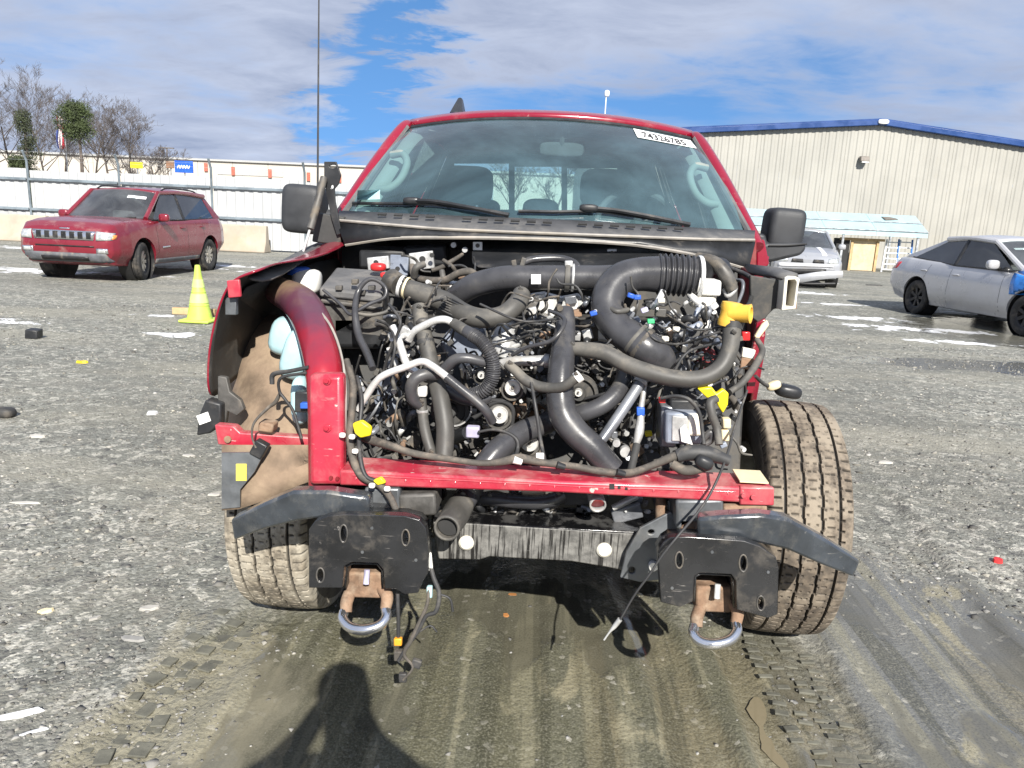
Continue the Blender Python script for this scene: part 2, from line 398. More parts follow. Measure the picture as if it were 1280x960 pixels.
tanm = t.math('MULTIPLY', t.rng(strk, 0.56, 0.62), 0.8)
mudc = t.mix(tanm, mudc, (0.29, 0.262, 0.175))
mudc = t.mix(t.math('MULTIPLY', t.rng(g1, 0.965, 0.98), 0.6), mudc, (0.45, 0.43, 0.37))
rut_m = t.math('MULTIPLY', t.node('ShaderNodeSeparateColor', {0: t.node('ShaderNodeVertexColor', layer_name='rut').outputs['Color']}).outputs[0], t.rng(Y, 2.6, 2.2))
rut_m = t.math('MULTIPLY', rut_m, t.rng(n_mid, 0.3, 0.5, 0.45, 1.0))
rutc = t.mix(t.rng(X, 0.0, 0.35), (0.105, 0.100, 0.064), (0.175, 0.152, 0.096))
mudc = t.mix(t.math('MULTIPLY', rut_m, 0.75), mudc, rutc)
lane = t.noise(1.0, 5, 0.55, t.node('ShaderNodeMapping', {0: flatv, 'Location': (2.3, 0.4, 0), 'Rotation': (0, 0, radians(4)), 'Scale': (11, 0.55, 1)}).outputs[0], 0.25)
mudc = t.mix(t.math('MULTIPLY', t.rng(lane, 0.53, 0.60), 0.55), mudc, (0.245, 0.228, 0.155))
mudc = t.mix(t.math('MULTIPLY', t.rng(lane, 0.46, 0.40), 0.60), mudc, (0.055, 0.054, 0.036))
mudc = t.mix(t.math('MULTIPLY', t.rng(n_mic, 0.50, 0.62), 0.45), mudc, (0.235, 0.225, 0.175))
mudc = t.mix(t.math('MULTIPLY', t.rng(n_mic, 0.46, 0.36), 0.50), mudc, (0.045, 0.044, 0.034))
col = t.mix(t.math('MAXIMUM', mud_m, t.math('MULTIPLY', rut_m, 0.8)), gravel, mudc)
# pale dried mud flats beside the left track
pale = t.math('MULTIPLY', t.rng(ell(-0.95, 1.75, 0.35, 0.65, strk, 3.0), 0.05, 0.3), 0.5)
col = t.mix(pale, col, (0.30, 0.275, 0.20))
# pools of water standing in the ruts
pool = t.math('MULTIPLY', t.rng(t.noise(1.9, 4, 0.5, t.node('ShaderNodeMapping', {0: flatv, 'Location': (7.3, 2.2, 0), 'Scale': (1.6, 0.7, 1)}).outputs[0]), 0.53, 0.58), mud_m)
wetfar = t.rng(t.math('MAXIMUM', ell(7.4, 11.9, 1.9, 2.4, n_mid, 1.2), ell(5.6, 8.6, 2.6, 0.5, n_mid, 1.4)), 0.0, 0.25)
col = t.mix(t.math('MULTIPLY', t.math('MAXIMUM', pool, wetfar), 0.50), col, (0.085, 0.080, 0.062))
nsn = t.noise(2.6, 6, 0.66, flatv, 0.3); sn = None
for (px, py, rx, ry) in SNOW:
    g = G(px, py); e = ell(g.x, g.y, rx, ry, nsn, 3.4)
    sn = e if sn is None else t.math('MAXIMUM', sn, e)
snow = t.math('MULTIPLY', t.rng(sn, 0.50, 0.72), t.rng(n_fin, 0.25, 0.45, 0.35, 1.0))
col = t.mix(snow, col, (0.80, 0.81, 0.83))
hgt = t.math('ADD', t.math('MULTIPLY', t.math('SUBTRACT', 1.0, v1.outputs['Distance']), 0.55), t.math('ADD', t.math('MULTIPLY', n_fin, 0.9), t.math('MULTIPLY', n_mic, 0.35)))
hgt = t.math('MULTIPLY', hgt, t.math('SUBTRACT', 1.0, t.math('MULTIPLY', t.math('MAXIMUM', pool, wetfar), 0.9)))
hgt = t.math('MULTIPLY', hgt, t.math('SUBTRACT', 1.0, t.math('MULTIPLY', mud_m, 0.55)))
nr = t.bump(hgt, 0.75, 0.012)
rough = t.mix(mud_m, (0.92,)*3, t.mix(t.rng(n_mid, 0.35, 0.65), (0.22,)*3, (0.60,)*3))
rough = t.mix(t.math('MULTIPLY', rut_m, 0.8), rough, (0.30,)*3)
rough = t.mix(t.math('MAXIMUM', pool, wetfar), rough, (0.10,)*3)
t.pbr(col, rough, 0.0, nr, **{'Specular IOR Level': 0.4}); MATS['ground'] = t.m
ground = link_mesh('ground', me, 'ground', smooth=180); struct(ground)

# loose stones: nobody could count them
t = NT('gravel_stone'); oi = t.node('ShaderNodeVertexColor', layer_name='tint')
t.pbr(t.mix(t.noise(90, 3), oi.outputs['Color'], t.mix(0.5, oi.outputs['Color'], (0.12, 0.115, 0.10))), 0.85, 0.0, t.bump(t.noise(260, 3), 0.3, 0.002)); MATS['stone'] = t.m
def gravel_field():
    n = 95000
    # density falls with distance, spread over the wedge the lens sees and a margin at its sides
    r = 1.15+10.5*rng.random(n)**1.7; a = (rng.random(n)*2-1)*radians(47)
    x = r*np.sin(a)-0.04*r; y = r*np.cos(a)
    # stones lie in drifts
    clump = fbm(x*1.7, y*1.7, 4, 31)+0.6*fbm(x*6, y*6, 2, 37)
    mud = np.clip(1-np.hypot((x-0.02)/1.15, (y-1.7)/1.6), -1, 1)
    mud2 = np.clip(1-np.hypot((x-1.45)/0.7, (y-1.9)/1.25), -1, 1)
    keep = (clump > -0.10+0.16*rng.standard_normal(n)) & (rng.random(n) > np.clip(np.maximum(mud, mud2)*3.0, 0, 0.985))
    keep &= ~((np.abs(np.abs(x)-0.93) < 0.2) & (np.abs(y-2.52) < 0.25))
    x, y, r = x[keep], y[keep], r[keep]; n = len(x)
    s = np.exp(rng.normal(-5.6, 0.50, n))*(0.8+0.10*r); s = np.clip(s, 0.0022, 0.022)
    z = height(x, y)
    base = np.array([(1,0,0),(-.5,.87,0),(-.5,-.87,0),(.45,.6,.75),(-.8,.05,.7),(.35,-.65,.8)])
    tri = np.array([(0,1,3),(1,4,3),(1,2,4),(2,5,4),(2,0,5),(0,3,5),(3,4,5)])
    an = rng.random(n)*2*pi; V = np.repeat(base[None], n, 0)*(1+0.35*rng.standard_normal((n, 6, 1)).clip(-1, 1))
    sc3 = np.stack([s*(0.8+0.7*rng.random(n)), s*(0.7+0.5*rng.random(n)), s*(0.45+0.5*rng.random(n))], -1)
    V = V*sc3[:, None, :]
    ca, sa = np.cos(an)[:, None], np.sin(an)[:, None]
    VX = V[..., 0]*ca-V[..., 1]*sa+x[:, None]; VY = V[..., 0]*sa+V[..., 1]*ca+y[:, None]; VZ = V[..., 2]+z[:, None]-0.15*s[:, None]
    verts = np.stack([VX, VY, VZ], -1).reshape(-1, 3)
    faces = (tri[None]+(np.arange(n)*6)[:, None, None]).reshape(-1, 3)
    me = bpy.data.meshes.new('gravel'); me.vertices.add(len(verts)); me.vertices.foreach_set('co', verts.ravel())
    me.loops.add(faces.size); me.loops.foreach_set('vertex_index', faces.ravel().astype(np.int32))
    me.polygons.add(len(faces)); me.polygons.foreach_set('loop_start', np.arange(0, faces.size, 3, dtype=np.int32)); me.update(calc_edges=True); me.validate()
    ca_ = me.color_attributes.new('tint', 'FLOAT_COLOR', 'POINT')
    g = np.clip(0.21+0.09*rng.standard_normal(n), 0.06, 0.55); w = 0.04+rng.random(n)*0.14
    g = np.where(rng.random(n) > 0.94, g+0.20, g)
    c = np.stack([g*(1+w*0.6), g*(1+w*0.25), g*(1-w*0.7), np.ones(n)], -1)
    ca_.data.foreach_set('color', np.repeat(c, 6, 0).ravel().astype(np.float32))
    o = link_mesh('gravel', me, 'stone', smooth=0); struct(o, 'stuff'); o['label'] = 'loose grey gravel scattered over the yard'
gravel_field()

# water standing in the ruts, and the bars left by the tyre lugs
t = NT('puddle_water'); t.pbr((0.20, 0.17, 0.11), 0.05, 0.0, t.bump(t.noise(9, 2), 0.03, 0.01), **{'Specular IOR Level': 0.6}); MATS['puddle'] = t.m
def puddle(path, hw, seed, lift):
    R = random.Random(seed); pts_ = [np.array(G(*p))[:2] for p in path]; L_, R_ = [], []
    c = smooth_path([tuple(p) for p in pts_], 6)
    for i, p in enumerate(c):
        d = c[min(i+1, len(c)-1)]-c[max(i-1, 0)]; d = d/np.linalg.norm(d); nrm = np.array((-d[1], d[0])); f = sin(pi*(i+.15)/(len(c)-.7))**.6
        L_.append(p+nrm*hw*f*(1+.25*sin(i*.9+seed))*R.uniform(.93, 1.07)); R_.append(p-nrm*hw*f*(1+.25*sin(i*.7+2*seed))*R.uniform(.93, 1.07))
    z = float(np.mean(height(np.array([p[0] for p in c]), np.array([p[1] for p in c]))))+lift
    o = MB().grid([[(p[0], p[1], z) for p in L_], [(p[0], p[1], z) for p in R_]]).build('puddle', 'puddle', None, smooth=0); struct(o)
puddle([(945, 868), (962, 900), (985, 940), (1010, 985)], .055, 3, -.001)
def prints(path, cols, half, step, bar, seed, name):
    R = random.Random(seed); b = MB(); pts_ = [np.array(G(*p))[:2] for p in path]; acc = 0.0
    for a, c in zip(pts_[:-1], pts_[1:]):
        L = np.linalg.norm(c-a); d = (c-a)/L; nrm = np.array((-d[1], d[0])); s_ = 0
        while s_ < L:
            for k in range(cols):
                if R.random() < .18: continue
                o_ = (k-(cols-1)/2)/(cols/2)*half; p = a+d*(s_+step*.5*(k % 2))+nrm*(o_+R.uniform(-.006, .006)); z = float(height(p[0], p[1]))
                b.box((p[0], p[1], z+.001), (half*1.5/cols*R.uniform(.8, 1.1), bar*R.uniform(.8, 1.3), .0075*R.uniform(.6, 1.2)), (0, 0, atan2(d[1], d[0])+pi/2+R.uniform(-.25, .25)))
            s_ += step
    o = b.build(name, 'mud_bar', ground, smooth=0, bevel=.003); o['kind'] = 'stuff'
pmat('mud_bar', (0.115, 0.112, 0.088), 0.75, var=0.3, vs=14, bump=.5, bs=90)
prints([(965, 800), (990, 850), (1022, 905), (1050, 960)], 4, .12, .045, .018, 2, 'tread_print')
prints([(300, 770), (235, 830), (165, 905), (120, 960)], 3, .10, .085, .045, 4, 'tread_print')
# ------------------------------------------------------------------ materials used by the background
pmat('fence_white', (0.43, 0.44, 0.445), 0.5, vs=1.2, var=0.07, dust=0.25, dcol=(0.42, 0.40, 0.37), ds=0.7)
pmat('fence_rail', (0.20, 0.24, 0.27), 0.5, metal=0.3, vs=2)
pmat('galv', (0.42, 0.44, 0.46), 0.42, metal=0.7, vs=6)
pmat('concrete', (0.38, 0.33, 0.265), 0.85, vs=1.5, var=0.14, bump=0.3, bs=30, dust=0.5, dcol=(0.38, 0.30, 0.21), ds=0.8)
pmat('warehouse', (0.50, 0.465, 0.41), 0.8, vs=0.05, var=0.06)
pmat('warehouse_band', (0.42, 0.42, 0.41), 0.8, vs=0.1, var=0.08)
pmat('dock_red', (0.42, 0.12, 0.08), 0.7)
pmat('siding', (0.33, 0.322, 0.29), 0.5, vs=0.6, var=0.06, dust=0.22, dcol=(0.30, 0.275, 0.22), ds=0.5)
pmat('blue_trim', (0.006, 0.045, 0.18), 0.4, vs=2, var=0.15)
pmat('pale_blue', (0.33, 0.46, 0.49), 0.45, vs=1.5, var=0.08, dust=0.2)
pmat('white_metal', (0.75, 0.75, 0.74), 0.45, vs=4, var=0.08)
pmat('wood', (0.47, 0.33, 0.17), 0.75, vs=5, var=0.25, bump=0.3, bs=60, dust=0.3)
pmat('plywood', (0.55, 0.45, 0.29), 0.8, vs=3, var=0.15, dust=0.4)
pmat('bark', (0.10, 0.082, 0.07), 0.9, vs=3, var=0.3)
pmat('twig', (0.115, 0.10, 0.095), 0.9, vs=1.5, var=0.3)
pmat('pine_green', (0.050, 0.068, 0.024), 0.8, vs=1.2, var=0.5)
pmat('dark_green', (0.045, 0.055, 0.028), 0.8, vs=1.2, var=0.5)
pmat('sign_blue', (0.02, 0.10, 0.50), 0.4); pmat('sign_white', (0.8, 0.8, 0.8), 0.5); pmat('sign_yellow', (0.75, 0.62, 0.02), 0.5)
pmat('sign_brown', (0.22, 0.12, 0.07), 0.7)
pmat('flag_red', (0.45, 0.03, 0.05), 0.8); pmat('flag_white', (0.78, 0.76, 0.76), 0.8); pmat('flag_blue', (0.03, 0.05, 0.22), 0.8)
pmat('ladder_blue', (0.05, 0.17, 0.45), 0.5); pmat('ladder_rung', (0.70, 0.72, 0.74), 0.4, metal=0.4)
pmat('dark_opening', (0.03, 0.03, 0.03), 0.9)
pmat('cone_lime', (0.47, 0.62, 0.10), 0.55, vs=8, var=0.12, dust=0.3, dcol=(0.40, 0.42, 0.15)); pmat('rubber_black', (0.022, 0.022, 0.023), 0.75)
pmat('cone_band', (0.55, 0.66, 0.22), 0.5, var=0.1, dust=0.3)
pmat('lamp_body', (0.16, 0.14, 0.12), 0.5)

# ------------------------------------------------------------------ white fence with rails and posts
FY = 24.3
fence = thing('yard_fence', 'white corrugated sheet fence with steel rails and barbed wire posts', 'fence', (-15, FY, 0))
sp_ = 3.05; fx0 = P(38, 250, FY).x-8*sp_
def corr_panel(x0, x1, z0, z1, y, pitch, d, rows=None):
    b = MB(); xs = []; x = x0; k = 0
    n = max(1, round((x1-x0)/pitch)); w = (x1-x0)/n
    for i in range(n):
        xa = x0+i*w; xs += [(xa, 0), (xa+w*.34, 0), (xa+w*.5, -d), (xa+w*.84, -d)]
    xs.append((x1, 0))
    zt = z1 if callable(z1) else (lambda x: z1)
    b.grid([[(x, y+o, z0) for x, o in xs], [(x, y+o, zt(x)) for x, o in xs]])
    return b
for i in range(13):
    xa = fx0+i*sp_
    corr_panel(xa+0.04, xa+sp_-0.04, 0.05, 2.28+0.03*sin(i*2.1), FY+0.03, 0.30, 0.025).build('fence_panel', 'fence_white', fence, smooth=0, solid=0.004)
    b = MB(); b.tube([(xa, FY-0.02, -0.1), (xa, FY-0.02, 2.55), (xa, FY-0.18, 2.85)], 0.037, 8); b.build('fence_post', 'fence_rail', fence)
    for z in (1.02, 1.97):
        b = MB(); b.box((xa+sp_/2, FY-0.055, z), (sp_-0.09, 0.05, 0.085)); b.build('fence_rail', 'fence_rail', fence, bevel=0.008)
for k, (dy, z) in enumerate(((-0.05, 2.58), (-0.11, 2.70), (-0.17, 2.83))):
    b = MB(); b.tube([(fx0+q*0.6, FY+dy, z-0.02*sin(q*0.6/sp_*pi)**2) for q in range(0, 66)], 0.004, 4); b.build('barbed_wire', 'galv', fence)

# concrete barriers at the foot of the fence
bar_prof = [(-0.30, 0.0), (-0.30, 0.08), (-0.17, 0.30), (-0.10, 0.84), (0.10, 0.84), (0.17, 0.30), (0.30, 0.08), (0.30, 0.0)]
BY = 23.6
for i, (x0, x1, lab) in enumerate([
        (-36.0, -32.1, 'concrete barrier farthest along the fence beyond the maroon SUV, end barrier'),
        (-32.0, -28.1, 'concrete barrier before the fence, second from its far end'), (-28.0, -24.1, 'concrete barrier before the fence, third from its far end'),
        (-24.0, -20.1, 'tan concrete barrier before the bare trees, hidden in part'), (-20.0, -16.1, 'tan concrete barrier beyond the front of the maroon SUV'),
        (-16.0, -12.7, 'tan concrete barrier standing right behind the maroon SUV'), (-12.6, -8.95, 'tan concrete barrier between the maroon SUV and the pickup mirror')]):
    t_ = thing('concrete_barrier', lab, 'barrier', ((x0+x1)/2, BY, 0), 0, 'barriers along the white fence')
    b = MB(); b.prism([(x0, BY+q, z) for q, z in bar_prof], (x1-x0, 0, 0)); b.build('barrier_body', 'concrete', t_, bevel=0.03)
    b = MB(); b.tube([((x0+x1)/2-0.25, BY, 0.80), ((x0+x1)/2-0.25, BY, 0.90), ((x0+x1)/2+0.25, BY, 0.90), ((x0+x1)/2+0.25, BY, 0.80)], 0.012, 6); b.build('lifting_loop', 'fence_rail', t_)

# ------------------------------------------------------------------ distant warehouse
WY = 125.0
wh = thing('long_warehouse', 'long low cream warehouse far behind the white fence', 'warehouse', (-60, WY, 0))
zt0, zt1 = P(187, 195, WY).z, P(400, 207, WY).z
wx0, wx1 = -118.0, 24.0
npan = 24
for i in range(npan):
    xa = wx0+(wx1-wx0)*i/npan; xb = wx0+(wx1-wx0)*(i+1)/npan
    b = MB(); b.box(((xa+xb)/2, WY+0.2, zt1/2), (xb-xa-0.06, 0.4, zt1)); b.build('wall_panel', 'warehouse', wh, smooth=0)
b = MB(); b.box(((wx0+wx1)/2, WY+30.5, zt1/2-0.2), (wx1-wx0, 60, zt1-0.4)); b.build('warehouse_hall', 'warehouse', wh, smooth=0)
b = MB(); b.box(((wx0+wx1)/2, WY-0.05, zt1+0.15), (wx1-wx0+0.4, 0.7, 0.3)); b.build('roof_edge', 'warehouse_band', wh, smooth=0)
xa, xb = P(272, 213, WY).x, P(354, 218, WY).x
b = MB(); b.box(((xa+xb)/2, WY-0.06, P(310, 216, WY).z), (xb-xa, 0.1, 0.9)); b.build('dock_band', 'warehouse_band', wh, smooth=0)
for px, py in ((258, 209), (292, 214), (338, 217), (386, 221), (425, 223), (222, 207)):
    p = P(px, py, WY); b = MB(); b.box((p.x, WY-0.2, p.z), (0.55, 0.15, 1.35)); b.build('dock_marker', 'dock_red', wh, smooth=0)

# signs, flag, lamp pole
def sign(name, label, px0, py0, px1, py1, Y, mat, word=None, extra=None):
    a, c = P(px0, py1, Y), P(px1, py0, Y)
    t_ = thing(name, label, 'sign', ((a.x+c.x)/2, Y, 0))
    b = MB(); b.box(((a.x+c.x)/2, Y, (a.z+c.z)/2), (c.x-a.x, 0.12, c.z-a.z)); b.build('sign_board', mat, t_, bevel=0.02)
    b = MB(); b.tube([((a.x+c.x)/2, Y+0.12, 0), ((a.x+c.x)/2, Y+0.12, c.z)], 0.06, 8); b.build('post', 'galv', t_)
    if extra: extra(t_, a, c, Y)
def scribble(t_, a, c, Y):
    w, h = c.x-a.x, c.z-a.z; b = MB()
    b.tube(smooth_path([(a.x+w*(0.16+0.68*k/9), Y-0.075, a.z+h*(0.48+0.12*((k % 2)*2-1)), 0.05) for k in range(10)], 4), None, 6); b.build('lettering', 'sign_white', t_)
sign('blue_sign', 'blue sign board with white lettering before the warehouse', 219, 201.5, 241, 215.5, 70, 'sign_blue', extra=scribble)
sign('yellow_sign', 'small yellow sign board beyond the fence', 163.5, 203, 178, 210, 70, 'sign_yellow')
sign('brown_sign', 'small brown board beside the blue sign', 208, 202, 217, 210, 72, 'sign_brown')
pf = P(77, 150, 92)
flag = thing('flag_pole', 'flagpole with a limp red, white and blue flag among bare trees', 'flag', (pf.x, 92, 0))
b = MB(); b.tube([(pf.x+0.25, 92, 0), (pf.x+0.25, 92, P(77, 141, 92).z)], [0.09, 0.05], 8); b.build('pole', 'galv', flag)
ztop, zbot = P(74, 145, 92).z, P(78, 186, 92).z
for k in range(7):                              # folds of the hanging cloth
    x0_ = pf.x+0.15-0.13*k; rows = []
    for j in range(9):
        z = ztop+(zbot-ztop)*j/8
        rows.append([(x0_+0.10*sin(j*.9+k)+0.03, 92+0.10*cos(k*1.9+j*.4), z), (x0_-0.10+0.10*sin(j*.9+k), 92+0.10*cos((k+1)*1.9+j*.4), z)])
    MB().grid(rows).build('flag_stripe', ('flag_blue', 'flag_red', 'flag_white')[0 if k == 6 else 1+k % 2], flag, solid=0.01)
pl = P(667*0.3125, 60+400*0.3125, 80)
t_ = thing('lamp_pole', 'thin twin headed lamp pole before the warehouse', 'lamp pole', (pl.x, 80, 0))
b = MB(); b.tube([(pl.x, 80, 0), (pl.x, 80, pl.z)], 0.07, 6); b.build('pole', 'lamp_body', t_)
b = MB(); b.box((pl.x, 80, pl.z), (1.5, 0.25, 0.10)); b.build('lamp_head', 'lamp_body', t_)
pt = P(758, 117, 60)
t_ = thing('camera_mast', 'white security camera mast showing above the pickup roof', 'mast', (pt.x, 60, 0))
b = MB(); b.tube([(pt.x, 60, 0), (pt.x, 60, pt.z-0.2)], 0.045, 6); b.build('pole', 'white_metal', t_)
b = MB(); b.rbox((pt.x+0.05, 60, pt.z), (0.38, 0.3, 0.5), 3); b.build('camera_head', 'white_metal', t_)

# ------------------------------------------------------------------ trees
def bare_tree(name, label, base, H, spread, seed, trunk_r=0.16, group='bare trees beyond the fence', lean=0.0, levels=5):
    R = random.Random(seed); trunk, tw = MB(), MB(); base = Vector(base)
    def grow(p, d, L, r, lev):
        n = 4; pts = [(*p, r)]; q = p.copy(); dd = d.copy()
        for i in range(n):
            dd = (dd+Vector((R.uniform(-.16, .16), R.uniform(-.16, .16), R.uniform(-.02, .10)))).normalized()
            q = q+dd*L/n; pts.append((*q, r*(1-0.55*(i+1)/n)))
        (trunk if lev < 2 else tw).tube(pts, None, 6 if lev < 2 else 3, caps=False)
        if lev >= levels: return
        m = {0: 8, 1: 5, 2: 5, 3: 4, 4: 4}.get(lev, 3)
        for k in range(m):
            f = R.uniform(0.42 if lev == 0 else 0.25, 1.0); j = min(n-1, int(f*n)); a = Vector(pts[j][:3]); c = Vector(pts[j+1][:3]); s_ = a.lerp(c, f*n-j)
            axis = Vector((R.uniform(-1, 1), R.uniform(-1, 1), R.uniform(-.25, .5))).normalized()
            nd = (dd*(0.75 if lev else 0.55)+axis*spread).normalized()
            grow(s_, nd, L*R.uniform(0.42, 0.62), max(0.011, r*(1-0.5*f)*0.55), lev+1)
    grow(base, Vector((lean, 0, 1)).normalized(), H*0.66, trunk_r, 0)
    t_ = thing(name, label, 'tree', base, 0, group)
    trunk.build('trunk', 'bark', t_, smooth=60); tw.build('crown', 'twig', t_, smooth=60); return t_
def leaf_cloud(b, centers, n, size, R, flat=0.6):
    for c, rad in centers:
        for _ in range(n):
            d = Vector((R.gauss(0, 1), R.gauss(0, 1), R.gauss(0, 1)*flat)).normalized()*rad*R.random()**0.4
            p = Vector(c)+Vector((d.x, d.y, d.z*flat)); u = Vector((R.gauss(0, 1), R.gauss(0, 1), R.gauss(0, 1))).normalized()*size*R.uniform(.6, 1.3); w = u.orthogonal().normalized()*size*0.35
            b.add([p-u, p+w, p+u, p-w], [(0, 1, 2, 3)])
def gb(px, Y): return Vector((P(px, 250, Y).x, Y, 0))
def topz(px, py, Y): return P(px, py, Y).z
bt = [  # px, top py, distance, label
    (3, 96, 80, 'tallest bare tree at the end of the tree row, cut by the frame'), (22, 124, 84, 'bare tree standing just before the dark evergreen'),
    (58, 132, 95, 'bare tree between the dark evergreen and the flagpole'), (86, 138, 98, 'bare tree between the flagpole and the tall pine'),
    (120, 150, 92, 'small bare tree directly beside the tall pine'), (140, 141, 84, 'bare tree with wide fan crown, second after the tall pine'),
    (163, 152, 84, 'bare tree with round crown nearest the yellow sign'), (-35, 105, 82, 'bare tree beyond the fence outside the tree row'),
    (640, 208, 70, 'low bare tree seen through the pickup rear window, beside the cab'), (690, 205, 66, 'bare tree seen through the pickup rear window, middle pane'), (197, 188, 80, 'lowest thin bare tree between the yellow and blue signs')]
for i, (px, py, Y, lab) in enumerate(bt):
    b_ = gb(px, Y); bare_tree('bare_tree', lab, b_, topz(px, py, Y)*1.15, 0.62 if i != 5 else 0.8, 11+i, 0.15)
def evergreen(name, label, px, py, Y, crown0, w, mat, pine, seed):
    R = random.Random(seed); b_ = gb(px, Y); H = topz(px, py, Y); t_ = thing(name, label, 'tree', b_)
    b = MB(); b.tube([(b_.x, Y, 0), (b_.x+0.15, Y, H*.5), (b_.x, Y, H*0.96)], [0.2, 0.15, 0.04], 7); b.build('trunk', 'bark', t_)
    L = MB(); cs = []
    for k in range(60 if pine else 46):
        z = H*(crown0+(1-crown0)*R.random()); f = (z/H-crown0)/(1-crown0)
        r = w*(sin(pi*min(1, 0.18+0.82*f))**0.7 if pine else (1.05-f)*0.9)*R.uniform(.35, 1.0); a = R.uniform(0, 2*pi)
        cs.append(((b_.x+r*cos(a), Y+r*sin(a), z-0.2), R.uniform(.5, 1.15) if pine else 0.75))
        B = MB()
    leaf_cloud(L, cs, 150, 0.10, R, 0.75); L.build('crown', mat, t_, smooth=0)
evergreen('pine_tree', 'tall pine with rounded green crown on a bare trunk', 104, 127, 72, 0.70, 1.55, 'pine_green', True, 3)
evergreen('evergreen_tree', 'narrow dark evergreen tree among the bare trunks', 38, 139, 72, 0.12, 1.7, 'dark_green', False, 4)
evergreen('green_shrub', 'low green shrub at the foot of the bare trees', 26, 196, 70, 0.05, 1.3, 'pine_green', False, 5)

# ------------------------------------------------------------------ metal building
BX0, BX1, BYW = P(740, 200, 34).x, 27.0, 34.0
bld = thing('metal_building', 'beige ribbed metal building with blue roof trim', 'building', (12, BYW, 0))
pk, el, er = P(1100, 157, BYW), P(866, 167, BYW), P(1280, 185, BYW)
def gable(x):
    if x < pk.x: return pk.z+(el.z-pk.z)*(pk.x-x)/(pk.x-el.x)
    return pk.z+(er.z-pk.z)*(x-pk.x)/(er.x-pk.x)
pw = 0.9; npn = int((BX1-BX0)/pw)
for i in range(npn):
    xa = BX0+i*pw; xb = xa+pw
    xs = [xa]; 
    if xa < pk.x < xb: pass
    corr_panel(xa, xb-0.008, 0.0, gable, BYW, 0.30, 0.026).build('wall_panel', 'siding', bld, smooth=0, solid=0.003)
BX1 = BX0+npn*pw
for (xa, xb) in ((BX0-0.2, pk.x), (pk.x, BX1+0.2)):
    b = MB(); b.hexa([(xa, BYW-0.28, gable(xa)+0.0), (xb, BYW-0.28, gable(xb)+0.0), (xb, BYW-0.28, gable(xb)+0.22), (xa, BYW-0.28, gable(xa)+0.22)], (0, 0.28, 0)); b.build('rake_trim', 'blue_trim', bld, bevel=0.02)
    b = MB(); b.hexa([(xa, BYW-0.2, gable(xa)+0.225), (xb, BYW-0.2, gable(xb)+0.225), (xb, BYW-0.2, gable(xb)+0.27), (xa, BYW-0.2, gable(xa)+0.27)], (0, 26, 0)); b.build('roof', 'blue_trim', bld, smooth=0)
for xa in (BX0, BX1):
    b = MB(); b.box((xa, BYW+13.1, gable(xa)/2), (0.12, 25.8, gable(xa)-0.1)); b.build('side_wall', 'siding', bld, smooth=0)
b = MB(); b.box(((BX0+BX1)/2, BYW+26, gable(BX0)/2), (BX1-BX0-0.3, 0.12, gable(BX0)-0.2)); b.build('back_wall', 'siding', bld, smooth=0)
b = MB(); b.rbox((pk.x, BYW-0.32, pk.z+0.12), (0.45, 0.12, 0.2), 3); b.build('ridge_cap', 'white_metal', bld)
lp = P(1080.5, 199, BYW-0.2); b = MB(); b.hexa([(lp.x-.18, BYW-.36, lp.z-.10), (lp.x+.18, BYW-.36, lp.z-.10), (lp.x+.18, BYW-.25, lp.z+.12), (lp.x-.18, BYW-.25, lp.z+.12)], (0, 0.2, 0)); b.build('wall_light', 'lamp_body', bld, bevel=0.02)
b = MB(); b.box((lp.x, BYW-0.30, lp.z-0.13), (0.28, 0.14, 0.04)); b.build('light_lens', 'white_metal', bld)

# carport leaning before the building
CY0, CY1 = 30.0, 32.6
cp = thing('blue_carport', 'pale blue sheet metal carport before the beige building', 'carport', (P(1080, 300, CY0).x, CY0, 0))
cl, crr = P(905, 285, CY0).x, P(1160, 297, CY0).x
ze, ztp, zlow = P(1100, 288, CY0).z, P(1100, 268, 31.4).z, P(1100, 295, CY0).z
cw = crr-cl; npc = 4
for i in range(npc):
    xa, xb = cl+cw*i/npc, cl+cw*(i+1)/npc-0.01; sl = 0.0
    rows = [[(xa, CY0, zlow), (xb, CY0, zlow)], [(xa, CY0+0.02, ze), (xb, CY0+0.02, ze)], [(xa, CY0+1.3, ztp), (xb, CY0+1.3, ztp)], [(xa, CY0+2.6, ze), (xb, CY0+2.6, ze)]]
    MB().grid(rows).build('roof_sheet', 'pale_blue', cp, smooth=0, solid=0.012)
for z in (ze-0.02, (ze+ztp)/2):
    y = CY0-0.012 if z < ze else CY0+0.62
    b = MB(); b.box(((cl+crr)/2, y, z+0.02), (cw, 0.03, 0.025)); b.build('sheet_seam', 'galv', cp)
b = MB(); b.box((P(1112, 272, 31).x, CY0+0.98, (ze*0.28+ztp*0.72)+0.02), (0.55, 0.3, 0.05), (0.32, 0, 0.2)); b.build('roof_stain', 'lamp_body', cp)
for px in (912, 985, 1053, 1147):
    for y in (CY0+0.08, CY0+2.5):
        x = P(px, 310, CY0).x; b = MB(); b.box((x, y, zlow/2+0.08), (0.08, 0.08, zlow+0.16)); b.build('carport_post', 'galv', cp, bevel=0.006)
